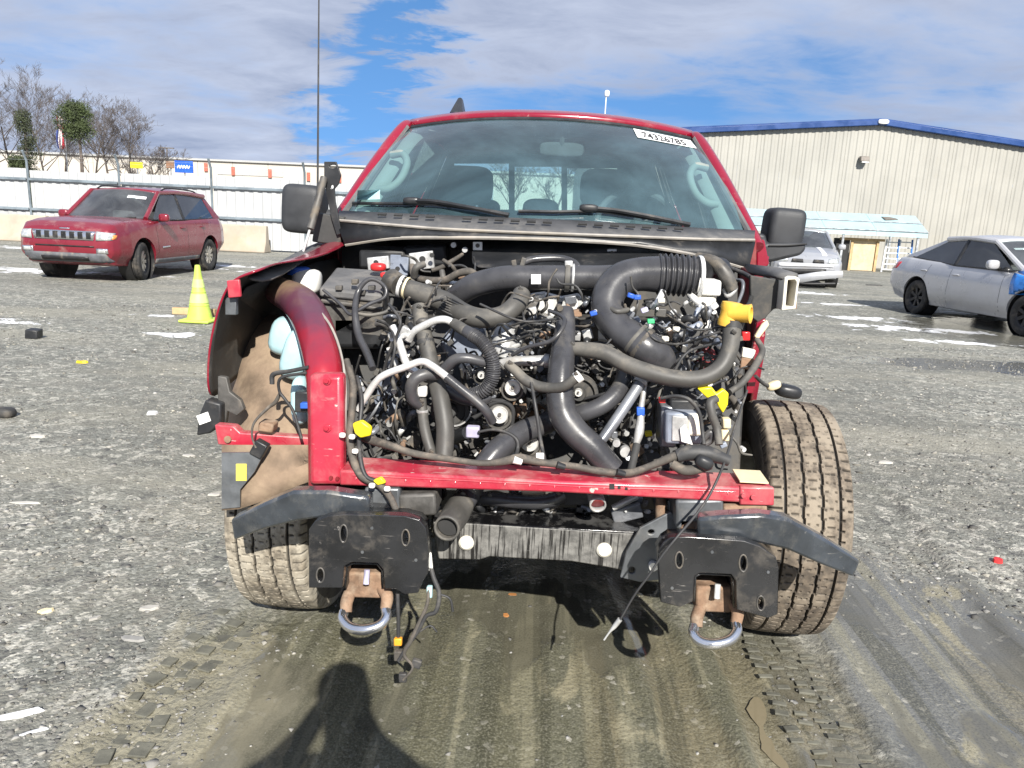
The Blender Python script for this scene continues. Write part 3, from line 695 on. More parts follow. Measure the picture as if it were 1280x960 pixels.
# plywood partition and the shed behind the carport posts
pa, pb = P(1040, 335, 30.5).x, P(1092, 335, 30.5).x
t_ = thing('plywood_partition', 'weathered plywood door panel under the pale blue carport', 'door', ((pa+pb)/2, 30.5, 0))
b = MB(); b.box(((pa+pb)/2+0.35, 30.5, 0.62), (pb-pa-0.7, 0.05, 1.2)); b.build('door_panel', 'plywood', t_)
b = MB(); b.box(((pa+pb)/2+0.2, 30.46, 1.22), (pb-pa+0.1, 0.09, 0.10)); b.build('wood_rail', 'wood', t_)
for x in (pa+0.62, pb):
    b = MB(); b.box((x, 30.44, 0.62), (0.09, 0.07, 1.3)); b.build('wood_post', 'wood', t_)
b = MB(); b.box((pa+0.25, 30.52, 0.62), (0.62, 0.04, 1.24)); b.build('opening_shade', 'dark_opening', t_)  # dark sheet standing in for the shade of the opening beside the door
def ladder(label, px0, px1, mat_rail, Y, tilt):
    xa, xb = P(px0, 335, Y).x, P(px1, 335, Y).x; t_ = thing('leaning_ladder', label, 'ladder', ((xa+xb)/2, Y, 0), 0, 'ladders under the carport')
    Ht = P(px0, 299, Y).z
    for x, xt in ((xa, xa+tilt), (xb, xb+tilt)):
        b = MB(); b.tube([(x, Y, 0), (xt, Y+0.30, Ht)], 0.035, 6); b.build('side_rail', mat_rail, t_)
    for k in range(6):
        f = (k+0.5)/6; b = MB(); b.tube([(xa+tilt*f, Y+0.3*f, Ht*f), (xb+tilt*f, Y+0.3*f, Ht*f)], 0.028, 6); b.build('rung', 'ladder_rung', t_)
ladder('pale ladder with tilted white rails under the carport', 1102, 1119, 'ladder_rung', 30.3, 0.18); ladder('blue railed ladder leaning beside the white ladder', 1121, 1138, 'ladder_blue', 30.3, 0.05)

# ------------------------------------------------------------------ traffic cone and plank
g = G(250, 402)
t_ = thing('traffic_cone', 'lime green traffic cone beside the maroon SUV', 'cone', (g.x, g.y, 0))
b = MB(); b.lathe([(0.03, 0.155), (0.035, 0.15), (0.20, 0.115), (0.205, 0.12), (0.215, 0.112), (0.36, 0.083), (0.365, 0.087), (0.375, 0.08), (0.56, 0.046), (0.66, 0.034), (0.685, 0.030), (0.69, 0.02), (0.66, 0.018)], (g.x, g.y, 0), (0, 0, 1), 28); b.build('cone_body', 'cone_lime', t_, smooth=30)
for z0_, z1_, r0_, r1_ in ((.235, .345, .111, .088), (.42, .52, .074, .056)):
    b = MB(); b.lathe([(z0_, r0_), (z0_+.002, r0_+.0025), (z1_-.002, r1_+.0025), (z1_, r1_)], (g.x, g.y, 0), (0, 0, 1), 28); b.build('cone_band', 'cone_band', t_, smooth=30)
b = MB(); b.box((g.x, g.y, 0.02), (0.37, 0.37, 0.035)); b.build('cone_base', 'cone_lime', t_, bevel=0.012)
g2 = G(238, 395); b = MB(); b.box((g2.x, g2.y+0.12, 0.045), (0.55, 0.09, 0.085), (0, 0, 0.05))
tag(b.build('wood_block', 'wood', None, bevel=0.006), 'short wooden block lying behind the lime green cone', 'wood block')
# ------------------------------------------------------------------ parked cars
def car_paint(name, col, rough=0.28, metal=0.0, dust=0.3, dcol=(0.30, 0.27, 0.23)):
    pmat(name, col, rough, metal, var=0.06, vs=2.5, bump=0.02, bs=300, dust=dust, dcol=dcol, ds=3.0, coat=0.7)
car_paint('maroon_paint', (0.20, 0.014, 0.027), 0.3, 0.15, 0.35, (0.30, 0.20, 0.18))
car_paint('silver_paint', (0.50, 0.50, 0.51), 0.32, 0.2, 0.25)
car_paint('silver_worn', (0.36, 0.37, 0.39), 0.35, 0.25, 0.3)
pmat('grey_cladding', (0.10, 0.105, 0.115), 0.6, dust=0.4); pmat('black_trim', (0.014, 0.014, 0.015), 0.5, dust=0.2)
pmat('tyre_rubber', (0.024, 0.024, 0.024), 0.85, dust=0.5, dcol=(0.16, 0.14, 0.115)); pmat('alloy', (0.55, 0.52, 0.46), 0.35, metal=0.75, dust=0.4); pmat('steel_rim', (0.02, 0.02, 0.022), 0.5, metal=0.2, dust=0.3)
pmat('chrome', (0.75, 0.75, 0.76), 0.15, metal=0.95, var=0.05); pmat('lamp_clear', (0.62, 0.64, 0.62), 0.12, metal=0.5, var=0.25, vs=25, coat=1.0); pmat('lamp_amber', (0.75, 0.22, 0.05), 0.2, coat=1.0); pmat('lamp_red', (0.45, 0.01, 0.01), 0.2, coat=1.0)
pmat('blue_wrap', (0.02, 0.20, 0.62), 0.3, vs=7, var=0.3, bump=0.6, bs=14, coat=0.3); pmat('white_tape', (0.8, 0.8, 0.82), 0.45, var=0.05, bump=0.3, bs=30)
pmat('seat_dark', (0.06, 0.062, 0.066), 0.85); pmat('cabin_grey', (0.16, 0.16, 0.155), 0.9); pmat('seat_grey', (0.17, 0.17, 0.17), 0.9)
def glass_mat(name, tint, trans, dust_haze=0.06, dust_haze_col=(0.45, 0.47, 0.48)):
    t = NT(name); fr = t.node('ShaderNodeFresnel', {'IOR': 1.45}).outputs[0]
    tr = t.node('ShaderNodeBsdfTransparent', {'Color': tuple(tint)+(1,)}); gl = t.node('ShaderNodeBsdfGlossy', {'Roughness': 0.04, 'Color': (1, 1, 1, 1)})
    df = t.node('ShaderNodeBsdfDiffuse', {'Color': tuple(dust_haze_col)+(1,)})
    dn = t.math('MULTIPLY', t.rng(t.noise(2.2, 6, 0.6, dist=0.4), 0.25, 0.8, 0.35, 1.6), dust_haze)
    a = t.node('ShaderNodeMixShader', {0: dn}); t.l.new(tr.outputs[0], a.inputs[1]); t.l.new(df.outputs[0], a.inputs[2])
    b = t.node('ShaderNodeMixShader', {0: t.math('MULTIPLY', fr, 1.7, clamp=True)}); t.l.new(a.outputs[0], b.inputs[1]); t.l.new(gl.outputs[0], b.inputs[2])
    t.l.new(b.outputs[0], t.out.inputs['Surface']); MATS[name] = t.m
glass_mat('car_glass', (0.66, 0.76, 0.75), 0.5, 0.11); glass_mat('privacy_glass', (0.14, 0.155, 0.165), 0.1, 0.05)

def interp(tab, y):
    ys = [r[0] for r in tab]; return [float(np.interp(y, ys, [r[k] for r in tab])) for k in range(1, len(tab[0]))]
def make_wheel(parent, x, y, r, w, side, rim_mat, spokes, steer=0.0):
    R = Matrix.Rotation(steer, 3, 'Z'); c = Vector((x, y, r)); ax = R@Vector((side, 0, 0))
    b = MB(); h = w/2
    b.lathe([(-h*.8, r*.60), (-h, r*.70), (-h*1.02, r*.82), (-h*.86, r*.96), (-h*.55, r), (-h*.5, r-.012), (-h*.42, r), (-h*.06, r+.002), (0, r-.012), (h*.06, r+.002), (h*.42, r), (h*.5, r-.012), (h*.55, r), (h*.86, r*.96), (h*1.02, r*.82), (h, r*.70), (h*.8, r*.60), (h*.3, r*.56), (-h*.3, r*.56)], c, ax, 40, closed=True)
    ty = b.build('tyre', 'tyre_rubber', parent, smooth=35, world=False)
    b = MB(); b.lathe([(-h*.6, r*.58), (h*.75, r*.62), (h*.80, r*.60), (h*.70, r*.55), (h*.1, r*.50), (h*.05, r*.1), (h*.05, 0.0)], c, ax, 36)
    rm = b.build('rim', 'steel_rim', ty, smooth=35, world=False)
    u0 = Vector((0, 0, 1)); w0 = ax.cross(u0)
    for k in range(spokes):
        a = 2*pi*k/spokes+0.2; d = u0*cos(a)+w0*sin(a); tg = u0*-sin(a)+w0*cos(a)
        b = MB(); q0, q1 = c+ax*h*.62+d*r*.10, c+ax*h*.70+d*r*.58; s0, s1 = r*.075, r*.10
        b.hexa([q0-tg*s0, q1-tg*s1, q1+tg*s1, q0+tg*s0], -ax*h*.35); b.build('spoke', rim_mat, ty, smooth=0, bevel=0.006, world=False)
    b = MB(); b.lathe([(h*.35, r*.15), (h*.72, r*.14), (h*.74, 0.0)], c, ax, 16); b.build('hub_cap', rim_mat, ty, world=False)
    return ty

class Car:
    """body lofted from stations along the length, local front at -Y"""
    def __init__(s, name, label, loc, rz, tab, paint, wb, wheel, arch, group=None, cat='car'):
        s.t = thing(name, label, cat, loc, rz, group); s.paint = paint
        b = MB(); ys = np.linspace(tab[0][0], tab[-1][0], 64); ys = sorted(set(list(ys)+[r[0] for r in tab])); rows = []
        for y in ys:
            zb, zs, zt, wbm, wm, wt = interp(tab, y); h = zs-zb
            ctl = [(0, zb), (wbm*.6, zb), (wbm*.94, zb+.01), (wbm, zb+.07*h+.02), (wm*.995, zb+.30*h), (wm, zb+.55*h), (wm*.985, zb+.78*h), (wt, zs), (wt*.90, zs+.62*(zt-zs)), (wt*.55, zt-.07*(zt-zs)), (0, zt)]
            half = smooth_path(ctl, 3); r = [(p[0], y, p[1]) for p in half]
            rows.append(r+[(-p[0], y, p[2]) for p in [(q[0], q[1], q[2]) for q in r[::-1][1:-1]]])
        n = len(rows[0]); b.grid(rows, True)
        o = len(b.v); b.f.append(tuple(range(n))); b.f.append(tuple(o-n+k for k in range(n-1, -1, -1)))
        body = b.build('body', paint, s.t, smooth=35, world=False)
        for yy in wb:
            for sd in (-1, 1):
                cb = MB(); cb.lathe([(-0.20, 0.0), (-0.20, arch), (0.40, arch), (0.40, 0.0)], (sd*(tab[len(tab)//2][5]-0.06), yy, wheel[0]+0.01), (sd, 0, 0), 36)
                c = cb.build('cutter', None, None, smooth=0)
                c.matrix_world = s.t.matrix_world if False else (Matrix.Translation(loc)@Matrix.Rotation(rz, 4, 'Z'))
                md = body.modifiers.new('arch', 'BOOLEAN'); md.object = c; md.operation = 'DIFFERENCE'; md.solver = 'EXACT'
        bpy.context.view_layer.update()
        dg = bpy.context.evaluated_depsgraph_get(); nm = bpy.data.meshes.new_from_object(body.evaluated_get(dg))
        cut = [m.object for m in body.modifiers]; body.modifiers.clear(); body.data = nm
        for c in cut: bpy.data.objects.remove(c)
        nm.materials.clear(); nm.materials.append(MATS[paint]); nm.shade_smooth(); nm.set_sharp_from_angle(angle=radians(35))
        bm = bmesh.new(); bm.from_mesh(nm); s.bvh = BVHTree.FromBMesh(bm); bm.free(); s.body = body
        r, w, tx = wheel[:3]
        for yy in wb:
            for sd in (-1, 1):
                make_wheel(s.t, sd*tx, yy, r, w, sd, wheel[3], wheel[4], wheel[5] if yy < 0 and len(wheel) > 5 else 0.0)
                b = MB(); a0 = arch-0.004
                b.lathe([(-0.13, 0.02), (-0.14, a0), (0.10, a0)], (sd*(tx-0.02), yy, r+0.01), (sd, 0, 0), 32); b.build('arch_liner', 'black_trim', s.t, world=False)
    def hit(s, o, d):
        h = s.bvh.ray_cast(Vector(o), Vector(d)); return h[0]
    def patch(s, name, mat, quad, view, off=0.006, n=8, m=5, thick=0.006, smooth=40):
        """panel hugging the body: quad in (x,z) seen from the front, (y,z) from a side, or (x,y) from the top"""
        rows = []
        for i in range(m+1):
            v = i/m; a = Vector(quad[0]).lerp(Vector(quad[3]), v); c = Vector(quad[1]).lerp(Vector(quad[2]), v); r = []
            for j in range(n+1):
                q = a.lerp(c, j/n)
                if view == 'front': o, d = (q[0], -4, q[1]), (0, 1, 0)
                elif view == 'rear': o, d = (q[0], 4, q[1]), (0, -1, 0)
                elif view == 'top': o, d = (q[0], q[1], 3), (0, 0, -1)
                else: o, d = (view*3, q[0], q[1]), (-view, 0, 0)
                p = s.hit(o, d)
                if p is None: p = Vector(r[-1]) + Vector(d)*off if r else Vector(o)+Vector(d)*2
                r.append(p-Vector(d)*off)
            rows.append(r)
        return MB().grid(rows).build(name, mat, s.t, smooth=smooth, solid=thick, world=False)
    def greenhouse(s, wbase, rf, rr, rb, belt, bp, glass, side_glass, mid=None, roof_mat=None):
        """each key: (y, z, half width); belt: half width at the window sill; bp: y of the B pillar"""
        t = s.t; pm = s.paint; lin = lambda a, c, f: tuple(a[k]+(c[k]-a[k])*f for k in range(3))
        # roof
        rows = []
        for i in range(9):
            f = i/8; y = rf[0]+(rr[0]-rf[0])*f; z = rf[1]+(rr[1]-rf[1])*f+0.06*sin(pi*f); w = rf[2]+(rr[2]-rf[2])*f
            rows.append([(w*u, y-0.06*(1-u*u)*(1-f), z+0.055*(1-abs(u)**2.6)) for u in np.linspace(-1, 1, 13)])
        MB().grid(rows).build('roof', roof_mat or pm, t, solid=0.03, world=False)
        def pane(name, a, c, bow, mat):
            rows = []
            for i in range(6):
                k = lin(a, c, i/5); rows.append([(k[2]*u*0.985, k[0]-bow*(1-u*u), k[1]+0.05*(i/5)*(1-u*u)) for u in np.linspace(-1, 1, 9)])
            MB().grid(rows).build(name, mat, t, world=False)
        pane('windshield', wbase, rf, 0.12, glass); pane('rear_window', rb, rr, -0.10, side_glass)
        for sd in (-1, 1):
            pt = lambda k, wx=None: (sd*(k[2] if wx is None else wx), k[0], k[1])
            b = MB(); b.tube([pt(wbase), pt(lin(wbase, rf, .5)), pt(rf)], [0.045, 0.042, 0.040], 8); b.build('a_pillar', pm, t, world=False)
            b = MB(); b.tube(smooth_path([pt(rf)+(0.04,), pt((rf[0]*.5+rr[0]*.5, (rf[1]+rr[1])/2+0.035, (rf[2]+rr[2])/2+.012))+(0.042,), pt(rr)+(0.05,)], 5), None, 8); b.build('roof_rail', pm, t, world=False)
            b = MB(); rbq = [(sd*(rb[2]+.02), rb[0]-0.28, rb[1]-.03), (sd*(rb[2]+0.03), rb[0]+0.04, rb[1]-.03), (sd*rr[2], rr[0]+0.03, rr[1]), (sd*(rr[2]+.01), rr[0]-0.12, rr[1])]
            b.hexa(rbq, (-sd*0.05, 0, 0)); b.build('c_pillar', pm, t, bevel=0.012, world=False)
            zb = wbase[1]-0.02
            poly = [(wbase[0]+0.10, zb, belt), (bp, zb+.01, belt+.01), (rb[0]-0.22, rb[1]-.02, rb[2]+.01), (rr[0]-0.06, rr[1]-.03, rr[2]+.004), (bp, (rf[1]+rr[1])/2+.02, (rf[2]+rr[2])/2+.01), (rf[0]+0.06, rf[1]-.03, rf[2]+.004)]
            A = poly; front = [A[0], A[1], A[4], A[5]]; rear = [A[1], A[2], A[3], A[4]]
            for nm, q, mt in (('front_side_window', front, glass), ('rear_side_window', rear, side_glass)):
                MB().add([(sd*k[2], k[0], k[1]) for k in q], [(0, 1, 2, 3)]).build(nm, mt, t, smooth=0, solid=0.004, world=False)
            b = MB(); b.tube([(sd*(A[1][2]+.004), A[1][0], A[1][1]), (sd*(A[4][2]+.004), A[4][0], A[4][1])], 0.042, 6, flat=0.5, up=(1, 0, 0)); b.build('b_pillar', 'black_trim', t, world=False)
            b = MB(); b.tube([(sd*(belt+.012), wbase[0]+.05, zb), (sd*(belt+.018), bp, zb+.005), (sd*(rb[2]+.015), rb[0]-.2, rb[1]-.025)], 0.014, 6); b.build('sill_strip', 'black_trim', t, world=False)
        # cabin floor, seats
        b = MB(); b.box((0, (wbase[0]+rb[0])/2+.1, wbase[1]-0.12), (belt*1.8, rb[0]-wbase[0]-0.5, 0.1)); b.build('cabin_trim', 'cabin_grey', t, world=False)
        for x in (-0.36, 0.36):
            b = MB(); b.rbox((x, bp-0.05, wbase[1]+0.12), (0.46, 0.16, 0.5), 4); b.build('seat', 'seat_dark', t, world=False)
            b = MB(); b.rbox((x, bp, wbase[1]+0.40), (0.24, 0.10, 0.16), 3); b.build('headrest', 'seat_dark', t, world=False)
        b = MB(); b.rbox((0, rr[0]-0.25, wbase[1]+0.08), (1.15, 0.2, 0.42), 5); b.build('rear_seat', 'seat_dark', t, world=False)
        b = MB(); b.rbox((0, rf[0]-0.02, rf[1]-0.10), (0.22, 0.03, 0.07), 4); b.build('interior_mirror', 'black_trim', t, world=False)
    def mirror(s, y, z, x, mat=None):
        for sd in (-1, 1):
            b = MB(); b.rbox((sd*(x+.10), y, z), (0.20, 0.12, 0.15), 3.2); m = b.build('door_mirror', mat or s.paint, s.t, world=False)
            b = MB(); b.tube([(sd*(x-.06), y+.03, z-.06), (sd*(x+.06), y+.02, z-.05)], 0.03, 6); b.build('mirror_arm', 'black_trim', m, world=False)
    def seams(s, ys, z0, z1):
        for sd in (-1, 1):
            for y0, y1 in ys: s.patch('door_seam', 'black_trim', [(y0, z0), (y0+.007, z0), (y1+.007, z1), (y1, z1)], sd, 0.0015, 1, 8, 0.001, 0)
    def handles(s, pts, mat):
        for sd in (-1, 1):
            for y, z in pts:
                p = s.hit((sd*3, y, z), (-sd, 0, 0))
                if p: b = MB(); b.rbox((p.x+sd*.015, y, z), (0.035, 0.19, 0.03), 3); b.build('door_handle', mat, s.t, world=False)

# ---- maroon SUV (columns: y, z bottom, z shoulder, z top, half width bottom, middle, shoulder)
jf, jr = G(176, 350), G(262, 338)
tab = [(-2.24, .42, .80, .85, .62, .74, .68), (-2.18, .32, .87, .94, .71, .82, .76), (-2.05, .28, .95, 1.025, .78, .875, .81), (-1.75, .26, 1.0, 1.08, .82, .905, .84), (-1.2, .25, 1.03, 1.11, .84, .905, .85), (-0.9, .25, 1.04, 1.11, .85, .905, .86), (0, .25, 1.05, 1.08, .85, .905, .86), (1.3, .26, 1.08, 1.11, .85, .91, .86), (1.9, .30, 1.10, 1.13, .80, .89, .82), (2.12, .36, 1.08, 1.12, .74, .84, .76), (2.22, .45, 1.0, 1.05, .66, .76, .68)]
J = Car('parked_suv', 'maroon five door SUV with slotted grille parked by the white fence', ((jf.x-0.81), (jf.y+jr.y)/2+0.02, 0), radians(-0.5), tab, 'maroon_paint', (-1.33, 1.32), (0.345, 0.225, 0.775, 'alloy', 10, radians(14)), 0.415, cat='SUV')
J.greenhouse((-0.98, 1.10, .76), (-0.32, 1.585, .66), (1.60, 1.575, .64), (2.10, 1.14, .74), .83, 0.30, 'car_glass', 'privacy_glass')
J.mirror(-0.72, 1.13, .88); J.seams([(-0.82, -0.86), (0.34, 0.33), (1.12, 1.0)], 0.42, 1.03); J.handles([(0.16, .93), (1.0, .95)], 'maroon_paint')
J.patch('grille_surround', 'chrome', [(-.52, .72), (.52, .72), (.56, .875), (-.56, .875)], 'front', 0.012, 14, 3, 0.012)
for k in range(7):
    x = -.44+.147*k; J.patch('grille_slot', 'black_trim', [(x-.040, .74), (x+.040, .74), (x+.040, .858), (x-.040, .858)], 'front', 0.020, 3, 3, 0.01, 0)
for sd in (-1, 1):
    q = [(.565, .72), (.82, .735), (.835, .855), (.575, .88)]; q = q if sd > 0 else [(-a, z) for a, z in (q[1], q[0], q[3], q[2])]
    J.patch('headlight', 'lamp_clear', q, 'front', 0.014, 8, 4, 0.012)
    J.patch('turn_signal', 'lamp_amber', [(sd*.815, .75), (sd*.85, .75), (sd*.855, .82), (sd*.82, .82)], 'front', 0.02, 2, 2, 0.008)
    J.patch('fog_light_ring', 'chrome', [(sd*.66-.10, .50), (sd*.66+.10, .50), (sd*.66+.10, .59), (sd*.66-.10, .59)], 'front', 0.012, 5, 3, 0.01)
    J.patch('fog_light', 'lamp_clear', [(sd*.66-.065, .515), (sd*.66+.065, .515), (sd*.66+.065, .575), (sd*.66-.065, .575)], 'front', 0.022, 4, 3, 0.008)
    J.patch('rocker_cladding', 'grey_cladding', [(-.88, .26), (.88, .26), (.88, .36), (-.88, .36)], sd, 0.012, 16, 3, 0.012)
    J.patch('side_moulding', 'chrome', [(-.70, .56), (-.42, .575), (-.42, .60), (-.70, .59)], sd, 0.008, 5, 1, 0.006)
J.patch('bumper_cladding', 'grey_cladding', [(-.80, .34), (.80, .34), (.72, .50), (-.72, .50)], 'front', 0.016, 18, 4, 0.015)
J.patch('lower_intake', 'black_trim', [(-.42, .37), (.42, .37), (.42, .44), (-.42, .44)], 'front', 0.026, 10, 2, 0.008)
J.patch('bumper_slot', 'black_trim', [(-.52, .60), (.52, .60), (.52, .625), (-.52, .625)], 'front', 0.006, 10, 1, 0.006)
J.patch('hood_emblem', 'chrome', [(-.09, .90), (.09, .90), (.09, .92), (-.09, .92)], 'front', 0.008, 4, 1, 0.006)
for sd in (-1, 1):
    b = MB(); b.tube(smooth_path([(sd*.64, -.15, 1.63, .014), (sd*.64, .1, 1.685, .016), (sd*.635, 1.05, 1.675, .016), (sd*.63, 1.35, 1.62, .014)], 4), None, 6); b.build('roof_rack_rail', 'black_trim', J.t, world=False)
    b = MB(); b.tube([(sd*.10-.03, -1.07, 1.09), (sd*.10+.5*1, -1.02, 1.12)] if sd > 0 else [(-.62, -1.0, 1.10), (-.08, -1.06, 1.11)], 0.012, 5); b.build('wiper', 'black_trim', J.t, world=False)
MB().add([(.22, -.62, 1.475), (.56, -.57, 1.455), (.55, -.52, 1.50), (.22, -.57, 1.52)], [(0, 1, 2, 3)]).build('windshield_sticker', 'white_tape', J.t, smooth=0, solid=0.003, world=False)

# ---- silver sedan with a blue wrapped nose
cr_, cf_ = G(1143, 392), G(1270, 418); mid = (cr_+cf_)/2
tab = [(-2.30, .34, .60, .66, .50, .62, .55), (-2.22, .24, .66, .72, .66, .76, .66), (-2.0, .20, .72, .80, .76, .85, .76), (-1.6, .19, .82, .90, .80, .88, .80), (-1.0, .19, .92, .98, .82, .885, .81), (0, .19, .95, .97, .82, .885, .81), (1.0, .19, .97, 1.00, .82, .885, .81), (1.75, .22, .98, 1.05, .80, .875, .79), (2.1, .27, .96, 1.05, .76, .84, .75), (2.26, .34, .92, 1.01, .70, .78, .68), (2.34, .42, .80, .85, .60, .68, .58)]
rzc = atan2(-(cr_.x-cf_.x), cr_.y-cf_.y)
S = Car('silver_sedan', 'silver four door sedan with blue plastic wrapped around its front corner', (mid.x+0.80, mid.y+0.06, 0), rzc, tab, 'silver_paint', (-1.36, 1.30), (0.315, 0.205, 0.765, 'steel_rim', 7), 0.375)
S.greenhouse((-1.02, .97, .72), (-0.22, 1.385, .61), (0.98, 1.39, .595), (1.96, 1.06, .68), .80, 0.42, 'car_glass', 'privacy_glass')
S.mirror(-0.62, 1.03, .84); S.seams([(-0.80, -0.80), (0.46, 0.42), (1.28, 1.0)], 0.30, .93); S.handles([(0.28, .80), (1.15, .82)], 'silver_paint')
for sd in (-1, 1):
    S.patch('tail_light', 'lamp_red', [(2.02, .80), (2.28, .80), (2.26, .92), (1.95, .93)], sd, 0.006, 5, 3, 0.006)
    S.patch('headlight', 'lamp_clear', [(-2.2, .60), (-1.85, .66), (-1.80, .74), (-2.15, .68)], sd, 0.004, 5, 3, 0.004)
S.patch('plastic_wrap', 'blue_wrap', [(-2.10, .66), (-1.02, .60), (-.96, .93), (-2.10, .76)], -1, 0.02, 12, 10, 0.02)
S.patch('plastic_wrap', 'blue_wrap', [(-.80, -2.1), (.2, -2.1), (.1, -1.0), (-.80, -1.0)], 'top', 0.02, 12, 8, 0.02)
S.patch('plastic_wrap', 'blue_wrap', [(-.7, .30), (.7, .30), (.6, .66), (-.6, .66)], 'front', 0.02, 12, 6, 0.02)
for o in list(S.t.children):
    if o.name.startswith('front_side_window'): o.data.materials[0] = MATS['privacy_glass']
MB().add([(-.50, -.50, 1.275), (-.16, -.60, 1.30), (-.16, -.55, 1.325), (-.50, -.45, 1.30)], [(0, 1, 2, 3)]).build('windshield_sticker', 'white_tape', S.t, smooth=0, solid=0.003, world=False)

# ---- wrecked silver hatchback facing the yard
gd = G(1022, 360)
tab = [(-2.18, .36, .66, .72, .56, .68, .58), (-2.10, .27, .72, .80, .68, .79, .69), (-1.9, .23, .80, .89, .76, .855, .76), (-1.5, .21, .87, .96, .80, .87, .80), (-1.0, .20, .94, 1.02, .82, .875, .81), (0, .20, .97, 1.0, .82, .875, .81), (1.0, .20, .98, 1.01, .82, .875, .81), (1.8, .24, 1.0, 1.05, .80, .86, .78), (2.1, .30, .98, 1.03, .74, .80, .70), (2.2, .42, .9, .95, .64, .70, .6)]
D = Car('wrecked_sedan', 'silver car with smashed taped front end parked before the carport', (gd.x+0.15, gd.y+2.0, 0), radians(-14), tab, 'silver_worn', (-1.30, 1.30), (0.31, 0.2, 0.755, 'steel_rim', 6), 0.37)
D.greenhouse((-1.0, 1.0, .72), (-0.2, 1.40, .56), (1.1, 1.40, .55), (1.75, 1.03, .66), .80, 0.38, 'car_glass', 'car_glass')
D.mirror(-0.68, 1.05, .84)
for x0 in (-.42, .34): D.patch('tape_strip', 'white_tape', [(x0, -2.02), (x0+.12, -2.02), (x0+.02, -1.0), (x0-.10, -1.0)], 'top', 0.008, 3, 10, 0.006)
D.patch('tape_strip', 'white_tape', [(-.70, .52), (.62, .56), (.62, .63), (-.70, .60)], 'front', 0.02, 14, 2, 0.01)
for q in ([(-.40, .64), (-.10, .64), (-.12, .73), (-.38, .73)], [(.12, .64), (.40, .64), (.38, .73), (.14, .73)], [(-.60, .30), (.50, .34), (.46, .50), (-.60, .46)]):
    D.patch('broken_grille', 'black_trim', q, 'front', 0.012, 8, 3, 0.008)
for sd in (-1, 1):
    D.patch('headlight', 'lamp_clear', [(sd*.62-.14, .64), (sd*.62+.14, .66), (sd*.62+.12, .80), (sd*.62-.12, .76)], 'front', 0.012, 6, 4, 0.01)
b = MB(); b.tube(smooth_path([(-.85, -2.25, .28, .05), (-.3, -2.38, .22, .06), (.3, -2.40, .34, .06), (.85, -2.2, .40, .05)], 6), None, 8, flat=1.8); b.build('hanging_bumper', 'silver_worn', D.t, world=False)
b = MB(); b.tube(smooth_path([(-.6, -2.30, .16, .03), (0, -2.42, .12, .03), (.7, -2.35, .16, .03)], 5), None, 6); b.build('torn_lip', 'black_trim', D.t, world=False)
# ------------------------------------------------------------------ the stripped red pickup
TY = 2.55                                    # front axle
truck = thing('pickup_truck', 'red pickup truck stripped of hood, grille and bumper with its engine bare', 'pickup truck', (0, TY, 0))
car_paint('truck_red', (0.30, 0.010, 0.022), 0.24, 0.1, 0.22, (0.30, 0.17, 0.15))
pmat('red_dusty', (0.40, 0.022, 0.045), 0.33, 0.0, var=0.14, vs=6, dust=0.68, dcol=(0.50, 0.26, 0.235), ds=7, coat=0.4, up=True, scratch=(0.55, 0.42, 0.38))
MATS['truck_red'] = None
pmat('truck_red', (0.25, 0.006, 0.024), 0.24, 0.1, var=0.08, vs=2.5, bump=0.03, bs=300, dust=0.30, dcol=(0.30, 0.17, 0.15), ds=4.0, coat=0.7, scratch=(0.42, 0.22, 0.20))
pmat('red_primer', (0.19, 0.016, 0.020), 0.5, dust=0.5, dcol=(0.22, 0.10, 0.08), ds=9)
pmat('black_plastic', (0.020, 0.021, 0.023), 0.42, dust=0.30, dcol=(0.17, 0.15, 0.125), ds=9, up=True)
pmat('mirror_black', (0.030, 0.032, 0.036), 0.55, dust=0.25, dcol=(0.10, 0.10, 0.10), bump=0.35, bs=420)
pmat('cowl_grey', (0.105, 0.104, 0.104), 0.6, var=0.2, dust=0.55, dcol=(0.20, 0.19, 0.175), ds=8, bump=0.25, bs=250)
pmat('hose_black', (0.050, 0.050, 0.054), 0.30, dust=0.32, dcol=(0.17, 0.155, 0.13), ds=8, up=True)
pmat('hose_grey', (0.075, 0.072, 0.066), 0.58, dust=0.5, dcol=(0.24, 0.215, 0.175), ds=9, up=True)
pmat('hose_steel', (0.20, 0.21, 0.23), 0.35, metal=0.4, dust=0.35, dcol=(0.26, 0.24, 0.21), ds=10, up=True)
pmat('wire_black', (0.036, 0.036, 0.037), 0.55, dust=0.4, dcol=(0.20, 0.18, 0.15), ds=18, up=True)
pmat('loom_tape', (0.070, 0.063, 0.054), 0.75, dust=0.6, dcol=(0.24, 0.20, 0.16), ds=22, bump=0.5, bs=120, up=True)
pmat('pulley_steel', (0.62, 0.61, 0.58), 0.38, metal=0.25, var=0.1, vs=20, dust=0.15)
pmat('alu', (0.50, 0.50, 0.49), 0.40, metal=0.40, var=0.25, vs=18, dust=0.4, dcol=(0.24, 0.21, 0.17), ds=14)
pmat('alu_bright', (0.76, 0.76, 0.74), 0.32, metal=0.35, var=0.2, vs=24, dust=0.2, ds=14)
pmat('cast_dark', (0.095, 0.091, 0.085), 0.55, metal=0.35, var=0.35, vs=20, dust=0.5, dcol=(0.20, 0.165, 0.12), ds=12)
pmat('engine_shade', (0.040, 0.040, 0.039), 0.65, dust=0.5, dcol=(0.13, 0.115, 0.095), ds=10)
pmat('cover_blue', (0.24, 0.27, 0.33), 0.42, metal=0.2, dust=0.35, dcol=(0.34, 0.32, 0.29), ds=9)
pmat('pipe_white', (0.72, 0.72, 0.70), 0.32, metal=0.45, var=0.1, vs=20, dust=0.25, ds=16)
pmat('plastic_white', (0.78, 0.77, 0.73), 0.4, var=0.06, dust=0.2, dcol=(0.6, 0.5, 0.36))
